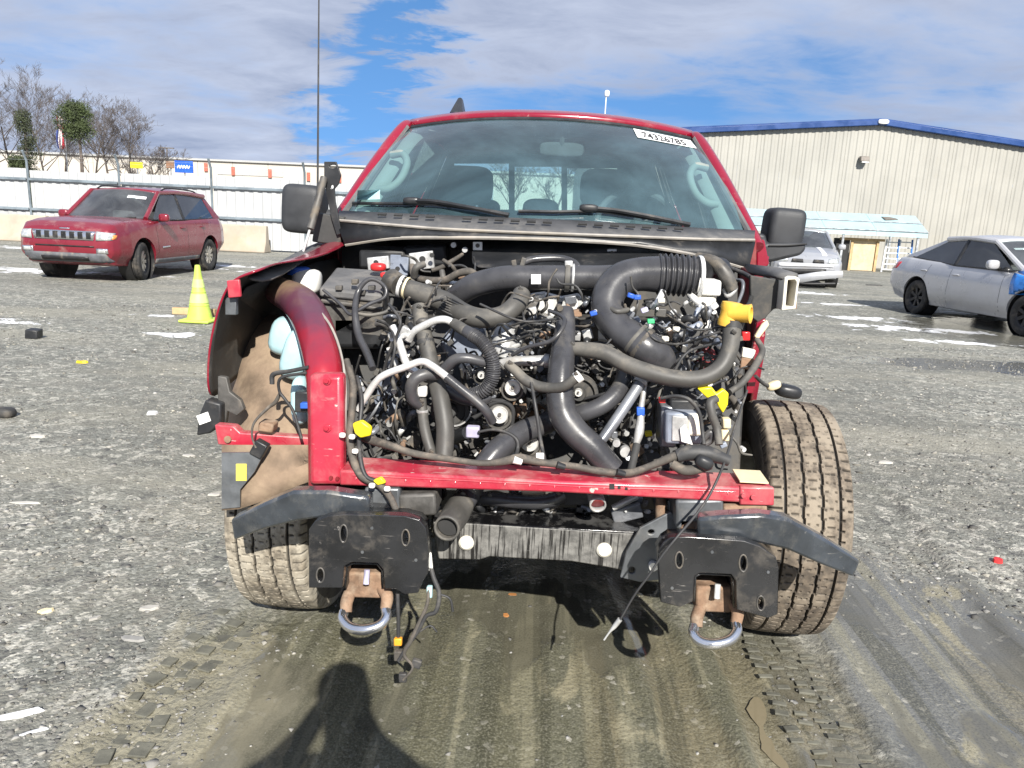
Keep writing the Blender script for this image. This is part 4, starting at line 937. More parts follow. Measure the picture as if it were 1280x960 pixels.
pmat('plastic_tan', (0.72, 0.62, 0.40), 0.5, var=0.1); pmat('plastic_yellow', (0.85, 0.70, 0.02), 0.4, var=0.06); pmat('cap_yellow', (0.78, 0.46, 0.06), 0.42, var=0.12, dust=0.25, dcol=(0.6, 0.42, 0.18))
pmat('plastic_blue', (0.03, 0.11, 0.50), 0.4); pmat('plastic_red', (0.60, 0.03, 0.03), 0.4); pmat('plastic_green', (0.05, 0.42, 0.16), 0.4); pmat('plastic_orange', (0.85, 0.33, 0.03), 0.4); pmat('plastic_lilac', (0.45, 0.43, 0.56), 0.45)
pmat('washer_blue', (0.40, 0.60, 0.64), 0.35, var=0.12, dust=0.3)
pmat('liner_brown', (0.20, 0.145, 0.10), 0.9, var=0.42, vs=7, dust=0.6, dcol=(0.33, 0.25, 0.17), ds=6, bump=0.5, bs=90)
pmat('rust', (0.20, 0.125, 0.08), 0.8, var=0.45, vs=22, dust=0.55, dcol=(0.40, 0.31, 0.225), ds=14, bump=0.4, bs=110)
pmat('steel_grey', (0.15, 0.16, 0.17), 0.45, metal=0.45, var=0.25, vs=12, dust=0.45, dcol=(0.27, 0.235, 0.18), ds=10, up=True)
pmat('arm_paint', (0.050, 0.058, 0.068), 0.22, metal=0.3, var=0.3, vs=10, dust=0.38, dcol=(0.24, 0.22, 0.18), ds=16, coat=0.9, up=True, scratch=(0.3, 0.29, 0.27))
pmat('frame_paint', (0.016, 0.0165, 0.018), 0.24, var=0.3, scratch=(0.16, 0.15, 0.14), dust=0.32, dcol=(0.17, 0.15, 0.125), ds=8, coat=0.3)
pmat('trim_pale', (0.21, 0.24, 0.225), 0.75, var=0.05); pmat('headliner', (0.26, 0.27, 0.27), 0.9); pmat('dash_dark', (0.055, 0.058, 0.062), 0.8)
pmat('sticker_white', (0.82, 0.82, 0.80), 0.5, var=0.02); pmat('print_black', (0.05, 0.05, 0.05), 0.6); pmat('sticker_yellow', (0.82, 0.70, 0.10), 0.5, var=0.04); pmat('seal_pale', (0.30, 0.28, 0.25), 0.6, dust=0.4)
pmat('plug_white', (0.70, 0.67, 0.58), 0.5, var=0.1)
glass_mat('windshield', (0.76, 0.95, 0.95), 0.9, 0.165, (0.24, 0.42, 0.49)); glass_mat('rear_glass', (0.74, 0.84, 0.84), 0.9, 0.03)  # windshield film: dust, with the reflected sky blue put into its colour
# stained crossmember: drips of dark fluid run down over pale dust
t = NT('drip_steel'); co = t.tc.outputs['Object']
dr = t.noise(1.0, 5, 0.6, t.node('ShaderNodeMapping', {0: co, 'Scale': (95, 4, 3.5)}).outputs[0], 0.2); blot = t.noise(9, 5, 0.6)
c = t.mix(t.rng(t.noise(30, 5, 0.7), 0.3, 0.7), (0.085, 0.083, 0.078), (0.22, 0.215, 0.20))
c = t.mix(t.math('MULTIPLY', t.rng(dr, 0.50, 0.58), t.rng(blot, 0.26, 0.50)), c, (0.02, 0.019, 0.018))
t.pbr(c, t.rng(dr, 0.5, 0.65, 0.65, 0.22), 0.15, t.bump(t.noise(160, 4), 0.25, 0.002)); MATS['drip_steel'] = t.m
t = NT('oily_black'); n_ = t.noise(16, 5, 0.65)
t.pbr(t.mix(t.rng(n_, 0.46, 0.62), (0.008, 0.008, 0.009), (0.075, 0.074, 0.072)), t.rng(n_, 0.4, 0.7, 0.12, 0.6), 0.2, t.bump(t.noise(70, 4), 0.3, 0.003)); MATS['oily_black'] = t.m
# apron tube: red paint, soot and brown film on its upper bend
t = NT('sooty_red'); sp = t.node('ShaderNodeSeparateXYZ', {0: t.tc.outputs['Object']}); n_ = t.noise(9, 6, 0.65); n2 = t.noise(3.5, 4, 0.6)
hgt = t.math('ADD', sp.outputs['Z'], t.math('MULTIPLY', t.math('SUBTRACT', n2, 0.5), 0.28))
c = t.mix(n_, (0.27, 0.010, 0.022), (0.36, 0.020, 0.036))
c = t.mix(t.math('MULTIPLY', t.rng(hgt, 0.97, 1.10), 0.85), c, (0.055, 0.032, 0.058))
c = t.mix(t.math('MULTIPLY', t.rng(hgt, 1.08, 1.17), t.rng(n_, 0.36, 0.58, 0.35, 0.95)), c, (0.22, 0.15, 0.09))
t.pbr(c, t.rng(hgt, 1.0, 1.15, 0.28, 0.6), 0.05, t.bump(t.noise(120, 3), 0.1, 0.002), **{'Coat Weight': 0.3}); MATS['sooty_red'] = t.m

def T(name, mat, b, **kw): return b.build(name, mat, kw.pop('parent', truck), **kw)
def S_(pt, px): return px*depth(pt)/F                      # pixels -> metres at a point
def hose(name, mat, rows, seg=14, n=7, rib=None, parent=truck, caps=True, hollow=None, label=None):
    """rows of (px, py, distance, radius px); rib = (start, end, pitch px, depth) as fractions of its length"""
    pts = []
    for px, py, Y, r in rows:
        p = P(px, py, Y); pts.append((p.x, p.y, p.z, S_(p, r)))
    if rib: n = max(n, 26)
    path = smooth_path(pts, n)
    if rib:
        L = np.cumsum([0]+[float(np.linalg.norm(path[i+1][:3]-path[i][:3])) for i in range(len(path)-1)])
        for i, q in enumerate(path):
            f = L[i]/L[-1]
            if rib[0] <= f <= rib[1]: q[3] *= 1+rib[3]*sin(L[i]/(rib[2]*2.4/F)*2*pi)
    b = MB(); b.tube([tuple(q) for q in path], None, seg, caps=caps and hollow is None)
    o = b.build(name, mat, parent, smooth=60, solid=hollow or 0, label=label)
    if name.endswith('_hose') and rows[0][3] > 5.5 and parent is truck:
        for i0, i1 in ((1, 3), (-2, -4)):
            c0, c1 = Vector(path[i0][:3]), Vector(path[i1][:3]); R_ = path[i0][3]; ax = (c1-c0).normalized(); cc_ = c0.lerp(c1, .6)
            k = MB(); k.lathe([(-.005, R_*.96), (-.005, R_*1.06), (.005, R_*1.06), (.005, R_*.96)], cc_, ax, 24, closed=True); cl = k.build('hose_clamp', 'alu', o, smooth=30); cl.matrix_parent_inverse = WORLD_INV[truck.name] @ Matrix.Identity(4)
            cl.parent = truck
            sd_ = ax.cross(Vector((0, -.6, .8))).cross(ax).normalized(); k = MB(); k.box(cc_+sd_*R_*1.12, (.014, .009, .009), (.4, .6, .2)); k.build('clamp_screw', 'cast_dark', truck, bevel=.001)
    return o
def ring(name, mat, px, py, Y, r, w, direction, parent=truck):
    p = P(px, py, Y); R = S_(p, r); W = S_(p, w); b = MB(); b.lathe([(-W/2, R*.93), (-W/2, R), (-W*.28, R*1.02), (W*.28, R*1.02), (W/2, R), (W/2, R*.93)], p, direction, 28, closed=True)
    o = b.build(name, mat, parent, smooth=30)
    u = Vector(direction).normalized().orthogonal(); return o
def pdir(a, c): return (P(*c)-P(*a)).normalized()
def block(name, mat, x0, y0, x1, y1, Y, d, bevel=0.006, rot=0.0, parent=truck, skew=0.0):
    """box whose front face covers these pixels at distance Y, d deep"""
    cx, cy = (x0+x1)/2, (y0+y1)/2; q = []
    for x, y in ((x0, y1), (x1, y1), (x1, y0), (x0, y0)):
        dx, dy = x-cx, y-cy; q.append(P(cx+dx*cos(rot)-dy*sin(rot), cy+dx*sin(rot)+dy*cos(rot), Y))
    b = MB(); b.hexa(q, (0, d, skew)); return b.build(name, mat, parent, bevel=bevel)
def disc(name, mat, px, py, Y, r, th, axis=(0, -1, 0), prof=None, parent=truck, seg=28):
    p = P(px, py, Y); R = S_(p, r); b = MB(); b.lathe([(h*th, q*R) for h, q in (prof or [(0, 0.0), (0, 1), (.8, 1), (1, .94), (1, 0.0)])], p, axis, seg); return b.build(name, mat, parent, smooth=30)

# ---- wheels with cut treads
def tread_tyre(x, y, steer, mat):
    Rr, w = 0.412, 0.275; nu, na = 84, 540
    us = np.linspace(-1, 1, nu); prof_r, prof_x = [], []
    A, U = np.meshgrid(np.arange(na)*2*pi/na, us, indexing='ij')
    X_ = U*w/2; crown = Rr-0.012*np.abs(U)**3-0.05*np.clip((np.abs(U)-0.86)/0.14, 0, 1)**2.0
    mud_shade = np.ones_like(A); dep = np.zeros_like(A)
    wav = 0.013*np.sign(np.sin(A*36)); 
    for k, u0 in enumerate((-0.60, -0.20, 0.20, 0.60)):
        d = np.abs(U-u0-(wav if k in (1, 2) else wav*0.6)); dep = np.maximum(dep, 0.011*(d < 0.024))
    for lo, hi, per, ph, sl in ((-1, -.63, 78, 0.0, .06), (-.57, -.23, 92, .3, .10), (-.17, .17, 92, .6, -.10), (.23, .57, 92, .1, .10), (.63, 1, 78, .4, -.06)):
        m = (U > lo) & (U < hi); s = np.mod(A*per/(2*pi)+ph+sl*np.sin((U-lo)/(hi-lo)*pi)*6*0.35, 1.0)
        lg = m & (s < 0.085); dep = np.maximum(dep, np.where(lg, 0.0045 if abs(lo+hi) < 1.2 else 0.009, 0))
    rad = crown-dep; mud_shade = np.clip(1-dep/0.006, 0, 1)  # mud on the raised tread; grooves coloured dark to stand in for their shade
    ring_t = np.stack([X_, rad*np.cos(A), rad*np.sin(A)], -1)
    side = [(0.97, .370), (1.04, .345), (1.06, .32), (1.03, .29), (0.96, .262), (0.86, .250), (0.60, .245)]
    def sidew(sd): return np.stack([np.stack([np.full(na, sd*u*w/2), r*np.cos(A[:, 0]), r*np.sin(A[:, 0])], -1) for u, r in side], 1)
    V = np.concatenate([sidew(-1)[:, ::-1], ring_t, sidew(1)], 1); m = V.shape[1]; D = np.concatenate([np.full((na, len(side)), 0.25), mud_shade, np.full((na, len(side)), 0.25)], 1)
    Rz = np.array([[cos(steer), -sin(steer), 0], [sin(steer), cos(steer), 0], [0, 0, 1]])
    Vw = V.reshape(-1, 3)@Rz.T+np.array([x, y, Rr-0.012])
    i = np.arange(na*m).reshape(na, m); j = np.roll(i, -1, 0); fs_ = np.stack([i[:, :-1], i[:, 1:], j[:, 1:], j[:, :-1]], -1).reshape(-1, 4)
    me = bpy.data.meshes.new('tyre'); me.from_pydata(Vw.tolist(), [], fs_.tolist())
    at = me.color_attributes.new('mud_shade', 'FLOAT_COLOR', 'POINT'); c4 = np.repeat(D.reshape(-1, 1), 4, 1).astype(np.float32); at.data.foreach_set('color', c4.ravel())
    return link_mesh('tyre', me, mat, truck, smooth=32)
def tyre_mat(name, mudc, mudc2, amt):
    t = NT(name); a = t.node('ShaderNodeVertexColor', layer_name='mud_shade').outputs['Color']; n_ = t.noise(8, 6, 0.65); n2 = t.noise(45, 4, 0.6)
    md = t.mix(t.rng(n_, 0.35, 0.65), mudc, mudc2); f = t.math('MULTIPLY', t.math('MULTIPLY', t.node('ShaderNodeSeparateColor', {0: a}).outputs[0], t.rng(t.math('ADD', t.math('MULTIPLY', n2, 0.5), t.math('MULTIPLY', n_, 0.5)), 0.36, 0.56, 0.35, 1.0)), amt)
    t.pbr(t.mix(f, (0.022, 0.020, 0.018), md), 0.85, 0.0, t.bump(n2, 0.3, 0.003)); MATS[name] = t.m
tyre_mat('tyre_mud_brown', (0.17, 0.135, 0.10), (0.27, 0.228, 0.175), 0.95); tyre_mat('tyre_mud_pale', (0.36, 0.31, 0.235), (0.47, 0.43, 0.35), 0.92)
def truck_wheel(x, y, sd, steer, mat):
    ty = tread_tyre(x, y, steer, mat); c = Vector((x, y, 0.40)); ax = Matrix.Rotation(steer, 3, 'Z')@Vector((sd, 0, 0))
    b = MB(); b.lathe([(-.125, .262), (-.13, .25), (-.11, .235), (-.02, .225), (.06, .22), (.075, .12), (.07, .05), (.07, 0)], c, ax, 48); b.build('rim', 'alu', ty, smooth=35)
    b = MB(); b.lathe([(.0, .0), (-.0, .165), (-.035, .17), (-.04, .10), (-.09, .085), (-.10, 0)], c, ax, 36); b.build('brake_disc', 'rust', ty, smooth=35)
    for k in range(6):
        a = 2*pi*k/6; u = Vector((0, 0, 1)); w = ax.cross(u); d = u*cos(a)+w*sin(a); tg = ax.cross(d)
        b = MB(); b.hexa([c+ax*.10+d*.03-tg*.02, c+ax*.115+d*.235-tg*.035, c+ax*.115+d*.235+tg*.035, c+ax*.10+d*.03+tg*.02], -ax*.05); b.build('spoke', 'alu', ty, smooth=0, bevel=0.006)
truck_wheel(-0.835, TY-0.02, -1, radians(-2), 'tyre_mud_pale'); truck_wheel(0.875, TY+0.03, 1, radians(-3), 'tyre_mud_brown')
for sd in (-1, 1): truck_wheel(sd*0.90, TY+3.70, sd, 0.0, 'tyre_mud_brown')

# ---- frame rails, axle and underside
for sd, px, py in ((-1, 460, 690), (1, 897, 715)):
    x = P(px, py, 1.84).x
    b = MB(); b.tube([(x, 1.86, .56), (x, 2.1, .56), (x*.93, 2.6, .52), (x*.93, 4.2, .50), (x*1.0, 7.3, .58)], 0.075, 4, flat=1.0); T('frame_rail', 'frame_paint', b, smooth=0)
    b = MB(); b.tube([(x*.95, 2.62, .40), (sd*0.84, TY+.02, .36)], 0.035, 8); T('control_arm', 'cast_dark', b)
    b = MB(); b.tube([(x*.98, 2.58, .62), (sd*0.74, 2.60, .40)], 0.045, 10); T('shock_absorber', 'engine_shade', b)
b = MB(); b.box((0, 2.72, .43), (0.86, .16, .12)); T('axle_crossmember', 'engine_shade', b, bevel=0.02)
b = MB(); b.rbox((-.05, 2.95, .42), (.42, .55, .26), 3); T('oil_pan', 'engine_shade', b)
b = MB(); b.tube([(-.7, 2.45, .40), (.7, 2.45, .40)], 0.03, 8); T('steering_rack', 'engine_shade', b)
b = MB(); b.rbox((0, 3.9, .48), (.5, 1.2, .34), 3.5); T('transmission', 'engine_shade', b)
b = MB(); b.tube([(0, 4.5, .42), (0, 6.2, .40)], .05, 10); T('drive_shaft', 'engine_shade', b)
b = MB(); b.tube([(-.9, 6.25, .40), (.9, 6.25, .40)], .055, 10); T('rear_axle', 'engine_shade', b)

# ---- lower crossmember between the frame horns
yc = 2.02
def face(pts, Y): return [P(x, y, Y) for x, y in pts]
b = MB(); b.prism(face([(541, 652), (600, 655), (700, 661), (775, 666), (838, 668), (838, 715), (790, 716), (758, 709), (715, 702), (612, 696), (600, 700), (548, 699)], yc), (0, .012, 0)); T('crossmember_face', 'drip_steel', b, smooth=30, bevel=0.004)
b = MB(); q0 = face([(541, 651), (838, 667)], yc+.001); q1 = face([(541, 631), (838, 636)], yc+.17); b.hexa([q0[0], q0[1], q1[1], q1[0]], (0, 0, -.05)); T('crossmember_top', 'oily_black', b, bevel=0.004)
for px, py in ((583, 678), (755, 687)): disc('frame_plug', 'plug_white', px, py, yc, 9.5, 0.012, prof=[(0, 0.0), (0, 1), (.5, 1), (1, .7), (1, 0.0)])
plate('gusset_plate', 'steel_grey', face([(838, 640), (800, 660), (783, 690), (775, 722), (800, 728), (850, 722), (852, 650)], 1.985), [oval(814, 665, 4, 3, 1.985), oval(790, 713, 4, 4, 1.985)], (0, .012, 0), truck, smooth=0, bevel=0.003)
disc('gusset_bolt', 'alu_bright', 816, 706, 1.985, 6, .015)
for px, py in ((652, 641), (665, 642), (706, 655), (719, 648)): disc('rivet_hole', 'dark_opening', px, py, yc+.08, 3, .004, axis=(0, -.5, .87))

# ---- bumper bracket plates with real slots, and the tow hooks they carry
PY = 1.80
def slot(cx, cy, w, h): return oval(cx, cy, w, h, PY, 12)
left_out = [(386, 662), (394, 651), (410, 645), (430, 643), (505, 645), (524, 650), (532, 660), (535, 680), (535, 716), (528, 728), (523, 741), (505, 743), (494, 736), (481, 736), (479, 712), (472, 704), (440, 703), (430, 708), (428, 735), (386, 735)]
plate('bumper_bracket', 'frame_paint', face(left_out, PY), [slot(429.5, 667, 3.6, 10), slot(507, 672, 3.6, 9), slot(400.5, 719, 3.6, 8)], (0, .028, 0), truck, smooth=50, bevel=0.009, seg=3)
right_out = [(822, 690), (829, 678), (838, 672), (860, 671), (930, 676), (950, 683), (970, 697), (973, 710), (972, 768), (960, 773), (935, 766), (921, 762), (920, 726), (914, 718), (876, 716), (868, 720), (866, 752), (850, 759), (826, 753)]
plate('bumper_bracket', 'frame_paint', face(right_out, PY), [slot(849, 700, 3.6, 9), slot(929, 704, 3.8, 9.5), slot(951, 754, 3.6, 8)], (0, .028, 0), truck, smooth=50, bevel=0.009, seg=3)
def rim_strip(name, pts, mat, d=.055):
    q = face(pts, PY+.027); b = MB(); b.grid([[p for p in q], [p+Vector((0, d, 0)) for p in q]]); T(name, mat, b, solid=.006, smooth=30)
rim_strip('bracket_flange', left_out[:9]+[(535, 716)], 'frame_paint'); rim_strip('bracket_flange', right_out[:9], 'frame_paint')
for loop in ([(430, 735), (430, 708), (440, 703), (472, 704), (479, 712), (480, 735)], [(866, 752), (868, 720), (876, 716), (914, 718), (920, 726), (920, 760)]): rim_strip('hook_pocket', loop, 'frame_paint', .16)
for sx, sy in ((0, 0), (438, 18)):
    X_ = lambda x: x+sx
    Y_ = lambda y: y+sy
    block('hook_mount', 'rust', X_(432), Y_(716), X_(477), Y_(748), PY+.06, .10, .006, rot=0.03)
    hose('hook_arm', 'rust', [(X_(437), Y_(742), PY+.07, 8), (X_(433), Y_(754), PY+.045, 8), (X_(433), Y_(766), PY+.03, 7)], 10, 4)
    hose('hook_arm', 'rust', [(X_(478), Y_(735), PY+.07, 8), (X_(484), Y_(746), PY+.045, 8), (X_(482), Y_(761), PY+.03, 7)], 10, 4)
    hose('tow_hook', 'chrome', [(X_(430), Y_(764), PY+.03, 6.2), (X_(429), Y_(774), PY+.01, 6.5), (X_(438), Y_(784), PY-.01, 6.8), (X_(455), Y_(787), PY-.02, 6.8), (X_(474), Y_(782), PY-.01, 6.6), (X_(483), Y_(771), PY+.01, 6.4), (X_(482), Y_(760), PY+.03, 6.2)], 12, 6)
    hose('hook_bolt', 'plastic_lilac' if not sx else 'alu', [(X_(459), Y_(712), PY+.045, 4), (X_(458), Y_(730), PY+.035, 4)], 6, 2)
    block('pocket_floor', 'engine_shade', X_(430), Y_(704), X_(478), Y_(722), PY+.15, .02, 0)
for cx_, cy_, w_, h_ in ((429.5, 667, 3.6, 10), (507, 672, 3.6, 9), (400.5, 719, 3.6, 8), (849, 700, 3.6, 9), (929, 704, 3.8, 9.5), (951, 754, 3.6, 8)):
    lp = [oval(cx_, cy_, w_+1.2, h_+1.2, PY-.001, 16)[k_ % 16] for k_ in range(17)]; b = MB(); b.tube([tuple(p_)+(.0022,) for p_ in lp], None, 6, caps=False); T('slot_rim', 'cast_dark', b)
for px, py in ((465, 660), (890, 690), (453, 690), (520, 700), (840, 735), (960, 715)): disc('plate_mark', 'steel_grey', px, py, PY, 2.0, .002)
# bent bumper arms
def arm(rows, mat, parent=truck):
    pts = []; b = MB(); secs = []
    for (xt, yt, xb, yb, Y) in rows:
        a, c = P(xt, yt, Y), P(xb, yb, Y); secs.append([a, c, c+Vector((0, .05, 0)), a+Vector((0, .05, 0))])
    b.grid(secs, True); n = len(secs); b.f.append((0, 1, 2, 3)); b.f.append(tuple((n-1)*4+k for k in (3, 2, 1, 0)))
    return T('bumper_arm', mat, b, bevel=0.008, smooth=30)
arm([(288, 650, 292, 676, 1.92), (330, 629, 334, 661, 1.875), (366, 614, 371, 652, 1.845), (410, 614, 413, 646, 1.84), (462, 622, 462, 646, 1.85)], 'arm_paint')
arm([(872, 648, 872, 672, 1.85), (905, 645, 905, 672, 1.84), (950, 643, 950, 680, 1.835), (985, 648, 985, 688, 1.845), (1030, 673, 1026, 706, 1.87), (1076, 702, 1067, 722, 1.91)], 'arm_paint')
for (x0, y0, x1, y1, mt) in ((424, 625, 452, 645, 'rust'), (440, 628, 470, 646, 'steel_grey'), (848, 648, 872, 668, 'rust'), (498, 618, 545, 646, 'cast_dark'), (455, 610, 500, 640, 'steel_grey'), (845, 625, 905, 662, 'steel_grey'), (905, 632, 960, 652, 'rust')):
    block('bracket_weld', mt, x0, y0, x1, y1, 1.93, .12, .008, rot=random.uniform(-.05, .05))
for (px, py) in ((441, 633), (876, 652)): block('square_nut', 'alu_bright', px-5, py-5, px+5, py+6, 1.90, .03, .003)
for (px, py) in ((445, 608), (890, 632)): disc('body_mount', 'rubber_black', px, py, 1.99, 17, .05, axis=(0, 0, -1))

# ---- red lower radiator beam and the apron tube
q = [P(424, 607, 1.93), P(700, 616, 1.93), P(967, 631, 1.93)]; qt = [P(424, 588, 1.93), P(700, 602, 1.93), P(967, 611, 1.93)]
bk = .115; b = MB(); sec = []
for lo, hi in zip(q, qt): sec.append([lo, hi, hi+Vector((0, bk, .004)), lo+Vector((0, bk, 0))])
b.grid(sec, True); b.f.append((3, 2, 1, 0)); b.f.append((8, 9, 10, 11)); beam = T('radiator_beam', 'red_dusty', b, bevel=0.006, smooth=25)
for px, py, r in ((765, 608.5, 3.2), (774, 609.5, 1.8), (783, 611, 1.6)): block('beam_hole', 'dark_opening', px-r, py-r, px+r, py+r, 1.928, .004, 0, parent=beam)
block('beam_end_plate', 'red_dusty', 925, 609.5, 968, 632, 1.924, .02, .004, rot=.022, parent=beam)
for px, py in ((941, 621), (929, 619)): disc('beam_bolt', 'red_dusty', px, py, 1.922, 3, .006, parent=beam)
b = MB(); a0, a1 = P(926, 607, 1.932), P(962, 609, 1.932); b.hexa([a0+Vector((0, .012, .005)), a1+Vector((0, .012, .005)), a1+Vector((0, .10, .009)), a0+Vector((0, .10, .009))], (0, 0, .004)); T('tan_patch', 'plastic_tan', b, parent=beam)
for k in range(16):
    px = 445+k*31; disc('spot_weld', 'red_dusty', px, 600+(px-440)*.0405-2, 1.9305, 1.7, .0022, prof=[(0, 0), (0, 1), (.6, .9), (1, .5), (.5, 0)], parent=beam, seg=10)
hose('beam_crease', 'red_dusty', [(440, 594, 1.931, 1.0), (600, 602, 1.931, 1.0), (760, 609.5, 1.931, 1.0), (920, 614.5, 1.931, 1.0)], 6, 4, parent=beam)
rows = [(338, 352, 2.72, 13), (350, 364, 2.58, 19), (372, 376, 2.42, 23), (388, 398, 2.30, 24), (399, 430, 2.18, 24), (405, 465, 2.085, 23), (407, 510, 2.045, 22), (407, 560, 2.02, 21.5), (407, 606, 2.005, 21)]
pts = [];
for px, py, Y, r in rows: p = P(px, py, Y); pts.append((p.x, p.y, p.z, S_(p, r)))
b = MB(); path = smooth_path(pts, 6); b.tube([tuple(x_) for x_ in path], None, 20, flat=0.9); tube = T('apron_tube', 'sooty_red', b, smooth=60)
b = MB(); b.hexa([P(386, 607, 1.940), P(428.5, 607, 1.940), P(428, 468, 1.990), P(385.5, 468, 1.990)], (0, .05, 0)); T('apron_face', 'red_dusty', b, bevel=.014, seg=3)
for px, py in ((409, 476), (409, 535)): disc('apron_bolt', 'red_dusty', px, py, 1.987-(py-470)*.00036, 5, .010, prof=[(0, 0), (0, 1), (.4, 1), (.5, .55), (1, .5), (1, 0)])
for px, py in ((414, 597), (422, 598)): disc('apron_bolt', 'red_primer', px, py, 1.943, 2.5, .006)
hose('tube_seam', 'seal_pale', [(382, 370, 2.36, 1.6), (412, 405, 2.2, 1.6), (427, 445, 2.1, 1.6), (432, 490, 2.02, 1.6), (431, 560, 1.99, 1.6)], 6, 6)

# ---- left fender with its open lamp cavity
front = [P(x, y, 2.20) for x, y in ((330, 335), (303, 343), (287, 351), (276, 372), (268, 398), (261, 430), (258, 462), (259, 503))]
mid_ = [(-.80, 2.70, 1.235), (-.855, 2.70, 1.25), (-.935, 2.70, 1.215), (-.985, 2.70, 1.14), (-1.01, 2.70, 1.05), (-1.025, 2.70, .98), (-1.03, 2.70, .92), (-1.03, 2.70, .90)]
back = [(-.83, 3.34, 1.315), (-.89, 3.34, 1.325), (-.955, 3.34, 1.29), (-.985, 3.34, 1.19), (-1.0, 3.34, 1.05), (-1.005, 3.34, .90), (-1.005, 3.34, .75), (-1.0, 3.34, .60)]
fr2 = [P(x, y, 2.36) for x, y in ((342, 327), (316, 335), (302, 342), (290, 360), (284, 388), (279, 420), (276, 452), (278, 488))]
b = MB(); b.grid([front, fr2, mid_, back]); fender = T('front_fender', 'truck_red', b, solid=.006, sub=2)
fender.data.materials.append(MATS['engine_shade']); fender.modifiers['thickness'].material_offset = 1; fender.modifiers['thickness'].material_offset_rim = 0
block('fender_tab', 'red_dusty', 284, 350, 300, 372, 2.195, .012, .003, rot=-.1, parent=fender)
b = MB(); inner = [[P(x, y, Y) for x, y, Y in r] for r in ([(300, 346, 2.24), (330, 338, 2.35), (365, 318, 2.7), (400, 300, 3.2)], [(330, 352, 2.26), (350, 346, 2.4), (385, 322, 2.75), (420, 300, 3.2)])]
b.grid(inner); T('fender_ledge', 'cowl_grey', b, solid=.006, sub=1)
b = MB(); b.grid([[P(300, 350, 2.3), P(345, 350, 2.6), P(432, 308, 3.2)], [P(290, 400, 2.5), P(345, 400, 2.75), P(432, 360, 3.1)], [P(288, 450, 2.6), P(345, 450, 2.8), P(432, 450, 3.0)]]); T('inner_apron', 'engine_shade', b, solid=.006, sub=1)
b = MB(); rows = []
for y, Y in ((398, 2.66), (425, 2.52), (460, 2.40), (500, 2.30), (535, 2.22), (556, 2.17)):
    rows.append([P(x, y+dy, Y+dY) for x, dy, dY in ((283, 14, .14), (300, 0, .05), (325, -4, .0), (355, -2, -.02), (385, 4, .0), (400, 8, .04))])
b.grid(rows); T('wheel_liner', 'liner_brown', b, solid=.006, sub=1)
b = MB(); rows = []
for y, Y in ((556, 2.10), (590, 2.08), (612, 2.07), (634, 2.06)):
    rows.append([P(x, y+ (0 if y < 600 else dd), Y) for x, dd in ((278, 4), (300, 2), (330, -8), (360, -22), (392, -34))])
b.grid(rows); T('lower_liner', 'liner_brown', b, solid=.005)
b = MB(); b.prism(face([(277, 566), (330, 566), (318, 590), (300, 612), (300, 634), (277, 636)], 2.05), (0, .008, 0)); T('splash_shield', 'steel_grey', b)
block('shield_label', 'sticker_yellow', 295, 580, 308, 601, 2.048, .003, 0)
b = MB(); fl = face([(268, 531), (292, 533), (300, 541), (386, 547), (386, 563), (340, 562), (272, 556)], 2.12); b.prism(fl, (0, .035, 0)); T('fender_flange', 'red_dusty', b, bevel=.004)
disc('flange_bolt', 'rust', 285, 549, 2.118, 4.5, .006)
b = MB(); b.prism(face([(256, 500), (276, 505), (276, 530), (262, 542), (245, 545), (248, 520)], 2.17), (0, .05, 0)); T('corner_trim', 'black_plastic', b, bevel=.006)
block('trim_label', 'sticker_white', 247, 517, 262, 529, 2.168, .002, 0, rot=-.35)
block('lamp_bracket', 'steel_grey', 281, 372, 295, 394, 2.22, .02, .003)
b = MB(); b.prism(face([(272, 470), (283, 472), (287, 490), (300, 500), (305, 512), (296, 520), (284, 514), (282, 530), (272, 526)], 2.2), (0, .02, 0)); T('broken_mount', 'cast_dark', b, bevel=.003)
b = MB(); b.rbox(P(358, 420, 2.42), (.10, .12, .13), 3, rot=(0, .25, 0)); T('washer_bottle', 'washer_blue', b)
b = MB(); b.rbox(P(372, 442, 2.32), (.09, .10, .17), 3, rot=(0, .3, 0)); T('washer_neck', 'washer_blue', b)
b = MB(); b.rbox(P(376, 500, 2.2), (.05, .09, .15), 3); T('washer_pump', 'washer_blue', b)
hose('lamp_cable', 'wire_black', [(386, 459, 2.05, 2.6), (362, 464, 2.06, 2.8), (342, 468, 2.08, 3.2), (340, 480, 2.08, 3.0)], 8)
hose('lamp_cable', 'wire_black', [(384, 466, 2.05, 2), (352, 472, 2.07, 2), (349, 488, 2.08, 2), (357, 500, 2.08, 2), (367, 515, 2.08, 2), (377, 548, 2.07, 2)], 8)
hose('lamp_cable', 'loom_tape', [(350, 492, 2.1, 2.2), (344, 503, 2.1, 2.6), (335, 510, 2.1, 2.2), (318, 528, 2.06, 1.6), (315, 545, 2.05, 1.4), (320, 560, 2.04, 1.4)], 8)
block('lamp_connector', 'black_plastic', 314, 553, 331, 572, 2.04, .03, .004, rot=.5)
block('rubber_scrap', 'rust', 322, 529, 341, 541, 2.1, .05, .006, rot=.15)
block('blue_connector', 'plastic_blue', 375, 504, 385, 511, 2.08, .02, .002); block('lamp_connector', 'black_plastic', 368, 490, 385, 516, 2.1, .03, .004)

